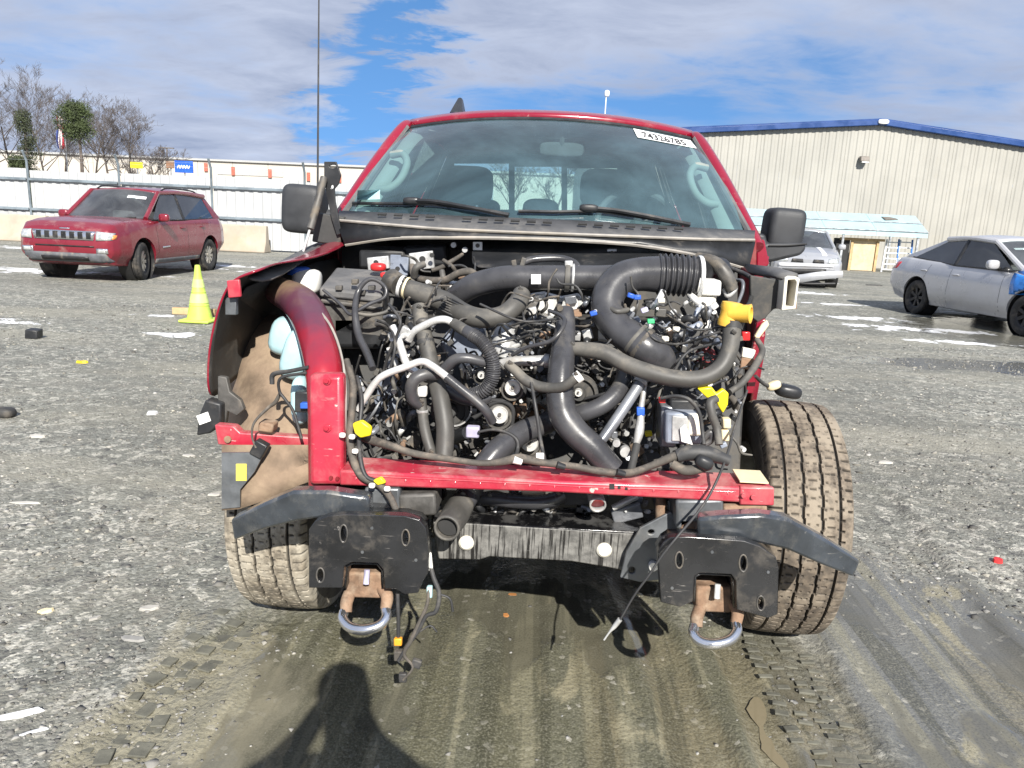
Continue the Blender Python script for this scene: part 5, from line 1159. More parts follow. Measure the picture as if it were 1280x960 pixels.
# ---- cab
W0 = lambda u, c: c*(1-u*u)
cx = -.03
def wrow(z0, zc, hw, yc_, ycorner, n=13): return [(cx+hw*u, ycorner-(ycorner-yc_)*(1-u*u), z0+(zc-z0)*(1-abs(u)**2.2)) for u in np.linspace(-1, 1, n)]
bot = wrow(1.372, 1.385, .835, 2.98, 3.14); top = wrow(1.80, 1.842, .655, 3.52, 3.67)
rows = [[tuple(np.array(a)*(1-f)+np.array(c)*f+np.array((0, -.03*sin(pi*f), .03*sin(pi*f)))) for a, c in zip(bot, top)] for f in np.linspace(0, 1, 9)]
MB().grid(rows).build('windshield', 'windshield', truck)
def border(rw, name):                                     # black ceramic band and glass seal
    b = MB(); b.tube([(*p, .011) for p in rw], None, 6); T(name, 'black_plastic', b)
border([(x, y+.004, z) for x, y, z in top], 'glass_seal')
rows = []
for f, y0, dz in ((0, 0, 0), (.02, .035, .026), (.1, .14, .045), (.4, .6, .075), (.75, 1.2, .07), (1, 1.72, .03)):
    rows.append([(cx+(.675+.02*f)*u, 3.69-.16*(1-u*u)*(1-f)+y0, 1.818+dz+.045*(1-abs(u)**2.4)) for u in np.linspace(-1, 1, 17)])
roof = MB().grid(rows).build('roof', 'truck_red', truck, solid=.03, sub=1)
b = MB(); p = P(573, 136, 3.95); b.add([(p.x+a*.032, 3.95+c*.10, 1.90) for a, c in ((-1, -1), (1, -1), (1, 1), (-1, 1))]+[(p.x+a*.011, 4.02+c*.02, P(573, 120, 3.95).z) for a, c in ((-1, -1), (1, -1), (1, 1), (-1, 1))], [(0, 1, 5, 4), (1, 2, 6, 5), (2, 3, 7, 6), (3, 0, 4, 7), (4, 5, 6, 7)]); T('roof_antenna', 'black_plastic', b, bevel=.008)
for sd in (-1, 1):
    X = lambda v: cx+sd*v
    b = MB(); b.tube(smooth_path([(X(.868), 3.12, 1.33, .030), (X(.848), 3.20, 1.40, .030), (X(.765), 3.44, 1.62, .030), (X(.695), 3.655, 1.79, .028), (X(.672), 3.74, 1.825, .018)], 6), None, 12); T('a_pillar', 'truck_red', b, smooth=60)
    b = MB(); b.tube(smooth_path([(X(.842), 3.12, 1.372, .013), (X(.75), 3.41, 1.61, .013), (X(.672), 3.655, 1.80, .012)], 6), None, 6); T('windshield_trim', 'cowl_grey', b)
    b = MB(); b.tube(smooth_path([(X(.685), 3.76, 1.815, .018), (X(.71), 4.2, 1.86, .036), (X(.715), 4.9, 1.86, .04), (X(.70), 5.36, 1.82, .04)], 5), None, 10); T('roof_rail', 'truck_red', b)
    for y0, y1, nm in ((3.36, 4.33, 'front_door'), (4.34, 5.28, 'rear_door')):
        b = MB(); b.grid([[(X(1.005), y0, .52), (X(1.005), y1, .52)], [(X(1.02), y0, .85), (X(1.02), y1, .85)], [(X(.985), y0, 1.16), (X(.985), y1, 1.16)], [(X(.945), y0, 1.33), (X(.945), y1, 1.33)]]); d = T(nm, 'truck_red', b, solid=.05)
        b = MB(); b.rbox((X(1.03), y1-.14, 1.12), (.035, .2, .04), 3); b.build('door_handle', 'truck_red', d)
    for y, yb in ((4.30, 4.36), (5.22, 5.32)):
        b = MB(); b.tube([(X(.93), yb, 1.33), (X(.71), y, 1.845)], .045, 8, flat=.6, up=(1, 0, 0)); T('b_pillar', 'black_plastic', b)
    MB().add([(X(.925), 3.40, 1.34), (X(.925), 4.30, 1.34), (X(.715), 4.26, 1.83), (X(.70), 3.80, 1.81), (X(.80), 3.55, 1.64)], [(0, 1, 2, 3, 4)]).build('door_window', 'rear_glass', truck, smooth=0, solid=.004)
    MB().add([(X(.925), 4.40, 1.34), (X(.92), 5.2, 1.36), (X(.705), 5.18, 1.82), (X(.715), 4.36, 1.83)], [(0, 1, 2, 3)]).build('door_window', 'privacy_glass' if sd < 0 else 'rear_glass', truck, smooth=0, solid=.004)
    b = MB(); b.box((X(.90), 4.3, .47), (.2, 2.0, .12)); T('rocker_panel', 'truck_red', b, bevel=.02)
    # pale pillar trim with the grab handle, inside the glass
    b = MB(); b.tube(smooth_path([(X(.795), 3.24, 1.37, .055), (X(.745), 3.42, 1.53, .050), (X(.665), 3.66, 1.735, .050), (X(.60), 3.85, 1.80, .05)], 6), None, 10, flat=.6); T('pillar_trim', 'trim_pale', b)
    b = MB(); b.tube(smooth_path([(X(.70), 3.44, 1.655, .017), (X(.645), 3.42, 1.66, .017), (X(.622), 3.40, 1.615, .017), (X(.645), 3.36, 1.545, .017), (X(.69), 3.33, 1.505, .018), (X(.74), 3.34, 1.50, .017)], 5), None, 10); T('grab_handle', 'trim_pale', b)
    b = MB(); b.box((X(.80), 3.9, 1.16), (.12, 1.0, .30)); T('door_lining', 'dash_dark', b, bevel=.03)
b = MB(); rows = [[(cx+.80*u, 3.06-.06*(1-u*u)+.0, 1.352) for u in np.linspace(-1, 1, 9)], [(cx+.80*u, 3.35, 1.345) for u in np.linspace(-1, 1, 9)], [(cx+.80*u, 3.60, 1.30) for u in np.linspace(-1, 1, 9)], [(cx+.78*u, 3.72, 1.12) for u in np.linspace(-1, 1, 9)]]
b.grid(rows); T('dashboard', 'dash_dark', b, solid=.03)
b = MB(); b.grid([[(cx+.63*u, y, 1.79+.04*(1-u*u)+.02*sin((y-3.7)*1.8)) for u in np.linspace(-1, 1, 7)] for y in (3.68, 4.1, 4.6, 5.2)]); T('headliner', 'headliner', b, solid=.01)
b = MB(); b.box((cx, 4.4, .66), (1.7, 1.9, .06)); T('cab_floor', 'dash_dark', b)
# back wall with three real window openings
YB = 5.24
def rect(x0, y0, x1, y1, Y): return [P(x0, y0, Y), P(x1, y0, Y), P(x1, y1, Y), P(x0, y1, Y)]
wins = [rect(567, 204, 636, 262, YB), rect(643, 208, 702, 263, YB), rect(709, 210, 772, 266, YB)]
zl, zr = 1.0, 1.80
plate('cab_back_wall', 'dash_dark', [(cx-.88, YB, zl), (cx+.88, YB, zl), (cx+.88, YB, 1.36), (cx+.68, YB, 1.85), (cx-.68, YB, 1.85), (cx-.88, YB, 1.36)], wins, (0, .04, 0), truck, smooth=0)
for w in wins: MB().add([p+Vector((0, .02, 0)) for p in w], [(0, 1, 2, 3)]).build('rear_window_pane', 'rear_glass', truck, smooth=0, solid=.004)
b = MB(); b.box((cx, 5.31, .80), (1.9, .05, .56)); T('cab_rear_skin', 'truck_red', b)
for x in (-.40, .40):
    b = MB(); b.rbox((cx+x, 4.30, 1.14), (.52, .20, .62), 4, rot=(-.18, 0, 0)); s_ = T('front_seat', 'seat_grey', b)
    b = MB(); hp = P(584 if x < 0 else 758, 232 if x < 0 else 236, 4.37); b.rbox((hp.x, 4.37, hp.z), (.30, .12, .215), 4, rot=(-.12, 0, 0)); b.build('headrest', 'seat_dark', s_)
    for k in (-.06, .06): b = MB(); b.tube([(hp.x+k, 4.37, hp.z-.2), (hp.x+k, 4.37, hp.z)], .008, 6); b.build('headrest_post', 'chrome', s_)
b = MB(); b.rbox((cx, 5.08, 1.08), (1.45, .20, .56), 5); s_ = T('rear_seat', 'seat_grey', b)
for px in (603, 676, 748):
    hp = P(px, 259, 5.02); b = MB(); b.rbox((hp.x, 5.02, hp.z-.02), (.24, .10, .15), 3); b.build('headrest', 'seat_dark', s_)
c = P(797, 266, 3.72); b = MB(); nrm = Vector((0, .82, -.57)); u = Vector((1, 0, 0)); w = nrm.cross(u)
b.tube([tuple(c+Vector((0, .02, -.05))+(u*cos(a)+w*sin(a))*.19)+(.016,) for a in np.linspace(0, 2*pi, 41)], None, 8); sw = T('steering_wheel', 'dash_dark', b)
for a in (0, pi, -pi/2 if w.z > 0 else pi/2): b = MB(); b.tube([c+Vector((0, .02, -.05)), c+Vector((0, .02, -.05))+(u*cos(a)+w*sin(a))*.19], .018, 6); b.build('spoke', 'dash_dark', sw)
b = MB(); b.tube([c+Vector((0, .02, -.05)), c+Vector((0, -.30, -.25))], .035, 8); b.build('steering_column', 'dash_dark', sw)
b = MB(); mp_ = P(702, 187, 3.62); b.rbox(mp_, (.21, .03, .065), 4); im = T('interior_mirror', 'dash_dark', b)
b = MB(); b.tube([mp_, mp_+Vector((0, -.03, .12))], .012, 6); b.build('mirror_stem', 'dash_dark', im)
b = MB(); b.box(P(690, 166, 3.63), (.15, .06, .06)); T('sensor_pod', 'dash_dark', b, bevel=.01)
# sticker with its lot number, lying on the glass
WO = [o for o in truck.children if o.name.startswith('windshield') and 'trim' not in o.name][0]
_bm = bmesh.new(); _bm.from_mesh(WO.data); WS = BVHTree.FromBMesh(_bm); _bm.free()
def on_glass(px, py, off=.006):
    d = ray(px, py).normalized(); h = WS.ray_cast(CAMP, d)[0]
    if h is None: h = P(px, py, 3.10-.15*(1-((px-682)/262)**2))
    return h-d*off
def st_px(u, v):                           # sticker coordinates -> photo pixel
    bl, br, tr, tl = (797, 171.5), (871, 185.5), (863, 175.5), (791.5, 160.5)
    return tuple((bl[k]*(1-u)+br[k]*u)*(1-v)+(tl[k]*(1-u)+tr[k]*u)*v for k in (0, 1))
st = MB().grid([[on_glass(*st_px(u, v), .009) for u in np.linspace(0, 1, 11)] for v in (0, .5, 1)]).build('lot_sticker', 'sticker_white', truck, smooth=0)
tc_ = bpy.data.curves.new('lot_number', 'FONT'); tc_.body = '74326785'; tc_.size = 1.0; tc_.offset = 0.012
to = bpy.data.objects.new('lot_number', tc_); COL.objects.link(to); bpy.context.view_layer.update()
tm = bpy.data.meshes.new_from_object(to.evaluated_get(bpy.context.evaluated_depsgraph_get())); bpy.data.objects.remove(to)
xs_ = [v.co.x for v in tm.vertices]; ys_ = [v.co.y for v in tm.vertices]; x0_, x1_, y0_, y1_ = min(xs_), max(xs_), min(ys_), max(ys_)
for v in tm.vertices: v.co = on_glass(*st_px(.12+.74*(v.co.x-x0_)/(x1_-x0_), .16+.68*(v.co.y-y0_)/(y1_-y0_)), .017)
tm.materials.clear(); ln = link_mesh('lot_number', tm, 'print_black', st, smooth=0); struct(ln, 'stuff')
rows = [[on_glass(447, 238), on_glass(475, 237)], [on_glass(446, 250), on_glass(475, 249)]]; MB().grid(rows).build('corner_decal', 'washer_blue', truck, smooth=0)

# ---- cowl and wipers
def prow(pts, Y0, bow):
    out = []
    for px, py in pts:
        u = (px-682)/262; out.append(P(px, py, Y0-bow*(1-u*u)))
    return out
r0 = prow([(424, 263), (490, 266), (560, 269), (640, 272), (720, 275), (800, 280), (880, 285), (944, 288)], 3.12, .15)
r1 = prow([(421, 275), (490, 281), (552, 286), (640, 290), (720, 293), (800, 296), (880, 299), (943, 300)], 3.00, .17)
r2 = prow([(421, 278), (490, 284), (552, 289), (640, 293), (720, 296), (800, 299), (880, 302), (943, 303)], 3.01, .17)
r3 = prow([(432, 306), (490, 298), (560, 297), (640, 298), (720, 301), (800, 307), (880, 321), (935, 336)], 2.96, .14)
T('cowl_panel', 'cowl_grey', MB().grid([r0, r1, r2]), solid=.012, smooth=25)
T('cowl_face', 'black_plastic', MB().grid([r2, r3]), solid=.008)
b = MB(); b.tube(smooth_path([(*p, .007) for p in r3], 5), None, 6); T('hood_seal', 'seal_pale', b)
b = MB(); b.tube(smooth_path([(*p, .006) for p in r1], 5), None, 6); T('cowl_lip', 'seal_pale', b)
for k in range(17):
    px = 478+k*20+(26 if k > 3 else 0)+(24 if k > 9 else 0); py = 262.5+(px-420)*.0485+4.5
    p = P(px, py, 3.06-.16*(1-((px-682)/262)**2)); b = MB(); b.box(p+Vector((0, -.004, .006)), (.034, .012, .006), (.5, 0, -.04)); T('cowl_slot', 'dark_opening', b)
for px in (652,):
    a, c = P(684-0, 276, 2.95), P(684, 296, 2.86); b = MB(); b.tube([a, c], .003, 5); T('cowl_joint', 'dark_opening', b)
def wiper(pts, arm_):
    b = MB(); b.tube([on_glass(px, py, .022) for px, py in pts], .0075, 6); w = T('wiper_blade', 'black_plastic', b)
    b = MB(); b.tube(smooth_path([(*on_glass(px, py, off), r) for px, py, off, r in arm_], 5), None, 6); b.build('wiper_arm', 'black_plastic', w)
    q = on_glass(*arm_[0][:2], .035); b = MB(); b.rbox(q, (.075, .03, .03), 3); b.build('wiper_joint', 'black_plastic', w)
wiper([(441, 254), (480, 254.5), (540, 255), (600, 262), (632, 268)], [(515, 251, .035, .010), (545, 252, .04, .009), (590, 260, .04, .009), (636, 269, .03, .011)])
wiper([(648, 264), (690, 265), (750, 264), (800, 271), (855, 280)], [(736, 260, .035, .010), (770, 263, .04, .009), (815, 271, .04, .009), (862, 281, .02, .011)])
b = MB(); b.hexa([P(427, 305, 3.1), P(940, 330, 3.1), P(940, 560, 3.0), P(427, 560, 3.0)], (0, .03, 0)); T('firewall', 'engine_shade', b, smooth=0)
b = MB(); b.grid([[P(x, y, 3.02-.1*k) for x in (590, 640, 700, 760, 830)] for k, y in enumerate((300, 312, 324, 336))]); T('firewall_insulation', 'black_plastic', b, sub=1)

# ---- mirrors
def mirror(x0, y0, x1, y1, Y, sd):
    a, c = P(x0, y1, Y), P(x1, y0, Y); cen = (a+c)/2
    b = MB(); b.rbox(cen+Vector((0, .06, 0)), (c.x-a.x, .17, c.z-a.z), 5.5, 24, 16, rot=(0, radians(2.5), 0)); return T('door_mirror', 'mirror_black', b, smooth=60), cen
m, c_ = mirror(352, 231, 401, 291, 3.34, -1)
b = MB(); b.tube([c_+Vector((.05, .10, -.05)), c_+Vector((.28, .16, -.06))], .045, 10, flat=1.3); b.build('mirror_arm', 'mirror_black', m)
hose('mirror_gap', 'dark_opening', [(353, 275, 3.345, 1.2), (375, 281, 3.335, 1.2), (398, 284, 3.345, 1.2)], 6, 3, parent=m)
m, c_ = mirror(957, 261, 1010, 313, 3.34, 1)
b = MB(); b.prism([P(x, y, 3.30) for x, y in ((946, 291), (958, 293), (960, 304), (1008, 303), (1008, 312), (1002, 319), (968, 327), (950, 329))], (0, .15, 0)); b.build('mirror_arm', 'mirror_black', m, bevel=.014, seg=3)
hose('mirror_gap', 'dark_opening', [(961, 307, 3.295, 1.0), (985, 307, 3.295, 1.0), (1008, 305, 3.295, 1.0)], 6, 3, parent=m)
b = MB(); b.tube([P(940, 318, 3.2), P(958, 326, 3.2)], .02, 8); T('pillar_foot', 'truck_red', b)
b = MB(); b.hexa([P(930, 340, 3.06), P(946, 340, 3.06), P(946, 298, 3.06), P(930, 300, 3.06)], (0, .05, 0)); T('hinge_pillar', 'red_primer', b, bevel=.006)
b = MB(); b.hexa([P(946, 345, 3.14), P(962, 330, 3.14), P(956, 300, 3.14), P(946, 298, 3.14)], (0, .05, 0)); T('hinge_pillar', 'truck_red', b, bevel=.006)
b = MB(); b.hexa([P(398, 330, 3.2), P(424, 330, 3.2), P(420, 282, 3.2), P(397, 283, 3.2)], (0, .05, 0)); T('hinge_pillar', 'truck_red', b, bevel=.006)
# hood hinge left standing, gas strut, whip aerial
b = MB(); outl = [P(x, y, 2.98) for x, y in ((405, 202), (420, 202), (426, 219), (423, 230), (418, 236), (419, 252), (423, 272), (427, 292), (421, 294), (414, 272), (409, 248), (405, 225))]
plate('hood_hinge', 'black_plastic', outl, [oval(416, 208, 4.5, 2.2, 2.98, 10), oval(415, 233.5, 2.0, 2.6, 2.98, 10)], (0, .012, 0), truck, smooth=0, bevel=.002)
block('hinge_base', 'engine_shade', 392, 268, 428, 305, 3.0, .06, .006, rot=.15)
hose('gas_strut', 'cast_dark', [(405, 222, 2.96, 4.5), (398, 250, 2.92, 4.8), (388, 286, 2.88, 4.8)], 10, 3); hose('strut_rod', 'alu', [(387, 288, 2.88, 1.8), (375, 328, 2.80, 1.6)], 8, 2)
p0 = P(397, 245, 3.22); p1 = P(399, -60, 3.25); b = MB(); b.tube([p0, (p0+p1)/2, p1], [.0048, .0036, .0026], 6); T('whip_aerial', 'wire_black', b)
b = MB(); b.lathe([(0, .02), (.03, .016), (.06, .006)], p0-Vector((0, 0, .05)), (0, 0, 1), 12); T('aerial_base', 'black_plastic', b)

# ---- cargo bed
for sd in (-1, 1):
    b = MB(); b.grid([[(cx+sd*1.0, 5.40, .62), (cx+sd*1.0, 7.30, .62)], [(cx+sd*1.02, 5.40, .95), (cx+sd*1.02, 7.30, .95)], [(cx+sd*.98, 5.40, 1.34), (cx+sd*.98, 7.30, 1.34)]]); T('bed_side', 'truck_red', b, solid=.06)
b = MB(); b.box((cx, 6.35, .78), (1.86, 1.9, .05)); T('bed_floor', 'engine_shade', b)
b = MB(); b.box((cx, 7.30, 1.04), (1.86, .06, .56)); T('tailgate', 'truck_red', b, bevel=.02)
b = MB(); b.box((cx, 5.42, 1.06), (1.86, .04, .50)); T('bed_front_wall', 'truck_red', b)
# ------------------------------------------------------------------ engine bay
# masses that close the bay behind the pipes
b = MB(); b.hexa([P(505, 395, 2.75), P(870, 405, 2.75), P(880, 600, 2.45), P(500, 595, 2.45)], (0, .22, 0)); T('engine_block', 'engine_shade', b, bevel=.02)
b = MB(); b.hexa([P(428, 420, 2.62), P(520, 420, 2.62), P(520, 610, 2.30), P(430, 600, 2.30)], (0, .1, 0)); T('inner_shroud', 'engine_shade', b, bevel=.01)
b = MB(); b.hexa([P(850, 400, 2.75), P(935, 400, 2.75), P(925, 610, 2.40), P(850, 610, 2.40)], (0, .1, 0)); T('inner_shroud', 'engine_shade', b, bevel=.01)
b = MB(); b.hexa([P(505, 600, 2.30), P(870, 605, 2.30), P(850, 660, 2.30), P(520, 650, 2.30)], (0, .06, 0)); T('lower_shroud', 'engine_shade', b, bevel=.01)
b = MB(); b.grid([[P(925, 330, 3.0), P(950, 350, 2.7), P(960, 360, 2.5)], [P(925, 420, 3.0), P(940, 440, 2.8), P(948, 450, 2.6)], [P(920, 520, 2.9), P(930, 520, 2.8), P(938, 520, 2.7)]]); T('inner_apron', 'red_primer', b, solid=.01)
# ---- battery box, trays and modules on the left
def slab(name, mat, top4, Yf, Yb, hz, **kw):
    """tray with a visible top: front-left, front-right pixels at Yf and back-right, back-left at Yb"""
    q = [P(*top4[0], Yf), P(*top4[1], Yf), P(*top4[2], Yb), P(*top4[3], Yb)]; b = MB(); b.hexa(q, (0, 0, -hz)); return T(name, mat, b, bevel=kw.pop('bevel', .008), **kw)
slab('battery_cover', 'cowl_grey', [(399, 360), (478, 368), (486, 338), (420, 334)], 2.42, 2.72, .03)
slab('battery_box', 'cast_dark', [(402, 366), (479, 374), (487, 342), (420, 338)], 2.43, 2.72, .13)
block('battery_case', 'black_plastic', 412, 393, 478, 437, 2.43, .28, .02)
hose('case_rib', 'cast_dark', [(402, 376, 2.42, 2.5), (440, 381, 2.415, 2.5), (479, 386, 2.42, 2.5)], 6, 2)
for px, py in ((443, 352), (423, 360), (464, 360), (452, 366)): block('cover_clip', 'cast_dark', px-4, py-3, px+4, py+3, 2.41, .02, .002)
block('cover_latch', 'plastic_tan', 439, 349, 446, 356, 2.44, .01, .002)
b = MB(); b.rbox(P(473, 334, 2.62), (.055, .05, .03), 3); T('terminal_cover', 'plastic_red', b); b = MB(); b.rbox(P(481, 344, 2.5), (.03, .03, .02), 3); T('terminal_cover', 'plastic_red', b)
b = MB(); p = P(373, 339, 2.66); b.lathe([(0, 0), (0, .040), (.012, .042), (.024, .040), (.028, .034), (.028, 0)], p-Vector((0, 0, .012)), (0, 0, 1), 20); T('reservoir_cap', 'plastic_blue', b)
b = MB(); b.rbox(P(384, 352, 2.66), (.10, .10, .09), 3.5); T('coolant_reservoir', 'plastic_white', b)
block('fuse_box', 'black_plastic', 448, 312, 506, 336, 2.95, .08, .012); block('fuse_box', 'black_plastic', 504, 306, 558, 334, 2.97, .10, .014, rot=-.05)
for x0, y0, x1, y1, r, mt in ((459, 321, 486, 337, -.1, 'alu'), (487, 319, 510, 344, .06, 'cover_blue'), (512, 315, 542, 337, -.12, 'alu'), (478, 327, 492, 343, .2, 'cast_dark')): block('relay_bracket', mt, x0, y0, x1, y1, 2.78+.02*(x0 % 3), .02, .003, rot=r)
for px, py, r in ((540, 319, 3), (497, 336, 3), (470, 328, 3), (528, 324, 4)): disc('bracket_hole', 'dark_opening', px, py, 2.775, r, .003)
for px, py in ((597, 307), (765, 316)): block('firewall_clip', 'alu_bright', px-6, py-5, px+6, py+6, 2.90, .01, .002); disc('clip_bolt', 'cast_dark', px, py, 2.895, 2.5, .008)
for px, py in ((568, 306), (582, 312), (778, 322)): disc('firewall_stud', 'alu', px, py, 2.92, 3.5, .03)
# the big intake pipes
hose('intake_crossover', 'hose_black', [(556, 384, 2.62, 12), (568, 373, 2.58, 14), (592, 357, 2.53, 15), (628, 348, 2.50, 15.5), (668, 347, 2.49, 15.5), (712, 347, 2.48, 15.5), (758, 347, 2.47, 15.5), (790, 345, 2.45, 17)], 22, 8)
ring('pipe_clamp', 'hose_grey', 709, 347, 2.48, 17.5, 6, (1, 0, 0)); ring('pipe_clamp', 'alu', 716, 347, 2.48, 17, 3, (1, 0, 0))
block('clamp_screw', 'alu', 706, 326, 716, 334, 2.46, .02, .003); block('pipe_label', 'sticker_white', 664, 343, 676, 355, 2.425, .002, 0)
hose('intake_elbow', 'hose_black', [(826, 343, 2.42, 23), (798, 343, 2.40, 21), (775, 350, 2.38, 21), (761, 368, 2.35, 20.5), (760, 390, 2.32, 20.5), (772, 409, 2.29, 20.5), (790, 423, 2.26, 21), (806, 434, 2.24, 22), (822, 447, 2.25, 21), (831, 462, 2.28, 17)], 24, 8)
d_ = pdir((785, 418, 2.26), (808, 436, 2.24)); ring('pipe_clamp', 'hose_grey', 794, 425, 2.255, 22.5, 5, d_); ring('pipe_clamp', 'loom_tape', 802, 431, 2.248, 23.5, 6, d_)
hose('intake_bellows', 'hose_black', [(822, 343, 2.42, 24), (838, 343.5, 2.42, 24.5), (855, 344.5, 2.42, 24.5), (870, 346, 2.42, 24)], 28, 40, rib=(0, 1, 6.6, .085))
ring('bellows_clamp', 'alu_bright', 873, 346, 2.42, 26, 5, (1, .05, 0)); hose('air_meter', 'black_plastic', [(876, 340, 2.50, 15), (888, 336, 2.58, 15), (900, 336, 2.68, 14)], 20, 4)
hose('meter_duct', 'cast_dark', [(872, 322, 2.55, 7), (893, 328, 2.5, 8), (907, 343, 2.48, 9), (915, 362, 2.48, 8)], 12, 5)
hose('vent_hose', 'hose_black', [(652, 329, 2.5, 4), (668, 324, 2.52, 4.5), (700, 323, 2.53, 4.5), (718, 329, 2.52, 4.5), (724, 338, 2.5, 4)], 10, 5)
block('hose_bracket', 'cast_dark', 640, 325, 646, 338, 2.49, .02, .002, rot=-.2); block('hose_bracket', 'cast_dark', 650, 322, 656, 338, 2.49, .02, .002, rot=.3)
# left turbo hose with its ribbed waist
ring('hose_clamp', 'alu_bright', 502, 358, 2.42, 14, 4, (1, -.15, -.25)); ring('hose_clamp', 'plastic_tan', 508, 360, 2.41, 13.5, 3, (1, -.15, -.25)); hose('hose_socket', 'cast_dark', [(488, 350, 2.46, 15), (500, 357, 2.43, 14)], 14, 3)
hose('turbo_hose', 'hose_grey', [(502, 359, 2.42, 12), (525, 366, 2.40, 12.5), (548, 374, 2.38, 13), (560, 380, 2.37, 13.5), (582, 393, 2.32, 13), (604, 398, 2.29, 12.5), (628, 394, 2.29, 12), (645, 381, 2.32, 12), (652, 368, 2.38, 11.5)], 22, 8)
for k in range(7):
    o_ = -9+3*k; hose('hose_rib', 'wire_black', [(553+o_*.55, 378-o_*.85, 2.33, 1.1), (568+o_*.5, 385-o_*.9, 2.315, 1.1), (588+o_*.42, 395-o_*.85, 2.305, 1.1)], 6, 5)
hose('coolant_hose', 'hose_grey', [(524, 384, 2.34, 10), (527, 405, 2.30, 10), (533, 430, 2.26, 10), (540, 460, 2.22, 10.5), (550, 495, 2.16, 11), (556, 530, 2.12, 11.5), (556, 555, 2.10, 11.5), (554, 578, 2.08, 11.5)], 18, 8)
ring('hose_band', 'wire_black', 532, 428, 2.265, 11, 6, pdir((531, 420, 2.27), (534, 440, 2.25)))
hose('corrugated_loom', 'hose_black', [(572, 408, 2.24, 7), (588, 417, 2.2, 8), (602, 427, 2.18, 8.3), (613, 442, 2.17, 8.3), (617, 458, 2.17, 8.3), (615, 474, 2.17, 8.3), (606, 487, 2.17, 8.3), (592, 493, 2.18, 8)], 14, 40, rib=(.22, 1, 2.6, .11))
hose('pipe_sleeve', 'hose_grey', [(567, 404, 2.25, 6.5), (578, 411, 2.22, 7.5), (590, 419, 2.2, 7)], 14, 4)
hose('coolant_pipe', 'pipe_white', [(510, 424, 2.28, 5.5), (518, 414, 2.27, 5), (532, 406, 2.26, 4.8), (547, 400, 2.25, 4.8), (559, 400, 2.25, 4.8), (570, 406, 2.25, 4.8)], 12, 6); block('pipe_flange', 'alu', 499, 410, 518, 427, 2.27, .03, .005, rot=.4)
hose('coolant_pipe', 'pipe_white', [(447, 513, 2.12, 3.6), (457, 497, 2.12, 4.4), (468, 480, 2.12, 4.6), (480, 469, 2.12, 4.6), (506, 459, 2.12, 4.6), (527, 452, 2.12, 4.6), (541, 458, 2.12, 4.8), (562, 474, 2.12, 5)], 12, 6)
hose('rubber_line', 'hose_black', [(558, 471, 2.12, 5.6), (575, 485, 2.11, 5.8), (595, 501, 2.10, 6), (608, 514, 2.10, 6), (616, 527, 2.12, 5.5)], 12, 6)
hose('coolant_pipe', 'pipe_white', [(491, 408, 2.24, 4.6), (497, 422, 2.22, 4.8), (503, 440, 2.2, 5), (509, 456, 2.19, 5), (522, 466, 2.17, 5)], 12, 5)
hose('loop_hose', 'hose_black', [(548, 468, 2.16, 7.5), (532, 468, 2.14, 8), (519, 474, 2.13, 8.2), (514, 486, 2.13, 8.2), (517, 499, 2.14, 8), (525, 506, 2.15, 7)], 14, 6)
hose('drain_hose', 'hose_grey', [(527, 498, 2.16, 6), (528, 514, 2.15, 6.4), (531, 536, 2.12, 6.6), (536, 556, 2.1, 6.8), (542, 574, 2.08, 6.6)], 14, 5); block('hose_union', 'plastic_white', 521, 484, 533, 497, 2.14, .03, .006); ring('hose_band', 'alu', 528, 513, 2.15, 7.5, 4, (0, -.1, 1))
hose('bypass_hose', 'hose_black', [(622, 454, 2.2, 6), (603, 452, 2.18, 6.3), (585, 448, 2.17, 6.5), (570, 449, 2.17, 6.8), (559, 458, 2.18, 6.8), (546, 472, 2.19, 6.5)], 14, 6)
hose('bypass_hose', 'hose_black', [(540, 478, 2.2, 9), (560, 487, 2.19, 9), (580, 497, 2.19, 9), (600, 500, 2.19, 8), (612, 496, 2.2, 7)], 14, 5)
hose('thermostat_hose', 'hose_grey', [(634, 455, 2.18, 6), (645, 464, 2.16, 6.5), (658, 476, 2.14, 6.8), (678, 484, 2.12, 6.8), (702, 484, 2.09, 6.5), (718, 474, 2.08, 6.2), (725, 469, 2.08, 6)], 14, 6); ring('hose_clamp', 'plastic_white', 723, 471, 2.08, 7.5, 7, pdir((712, 478, 2.08), (727, 467, 2.08)))
hose('charge_pipe', 'hose_black', [(707, 388, 2.30, 10), (707, 402, 2.27, 12), (705, 425, 2.22, 14), (702, 455, 2.17, 16), (700, 490, 2.13, 17.5), (704, 518, 2.11, 18), (719, 540, 2.09, 17.5), (741, 560, 2.08, 17), (765, 588, 2.07, 16.5)], 24, 8)
hose('filler_hose', 'hose_grey', [(712, 436, 2.20, 8), (730, 437, 2.19, 9.5), (755, 441, 2.17, 10.5), (785, 456, 2.15, 10.5), (820, 468, 2.13, 10.8), (852, 474, 2.12, 10.8), (880, 472, 2.12, 10.8), (901, 459, 2.13, 10.8), (912, 436, 2.15, 10.8), (915, 410, 2.17, 11.5)], 20, 8)
b = MB(); p = P(913, 393, 2.18); b.lathe([(-.034, 0), (-.034, .030), (-.020, .032), (-.008, .029), (.010, .029), (.022, .032), (.034, .030), (.036, .02), (.036, 0)], p, (.10, 0, 1), 22); T('filler_cap', 'cap_yellow', b)
b = MB(); p = P(926, 392, 2.16); b.lathe([(-.03, .024), (.02, .026), (.028, .028), (.030, .019), (.005, .015), (-.005, 0)], p, (.85, -.45, .08), 20); T('filler_spout', 'cap_yellow', b)
hose('filler_collar', 'wire_black', [(915, 403, 2.18, 15), (914, 411, 2.175, 14)], 18, 2)
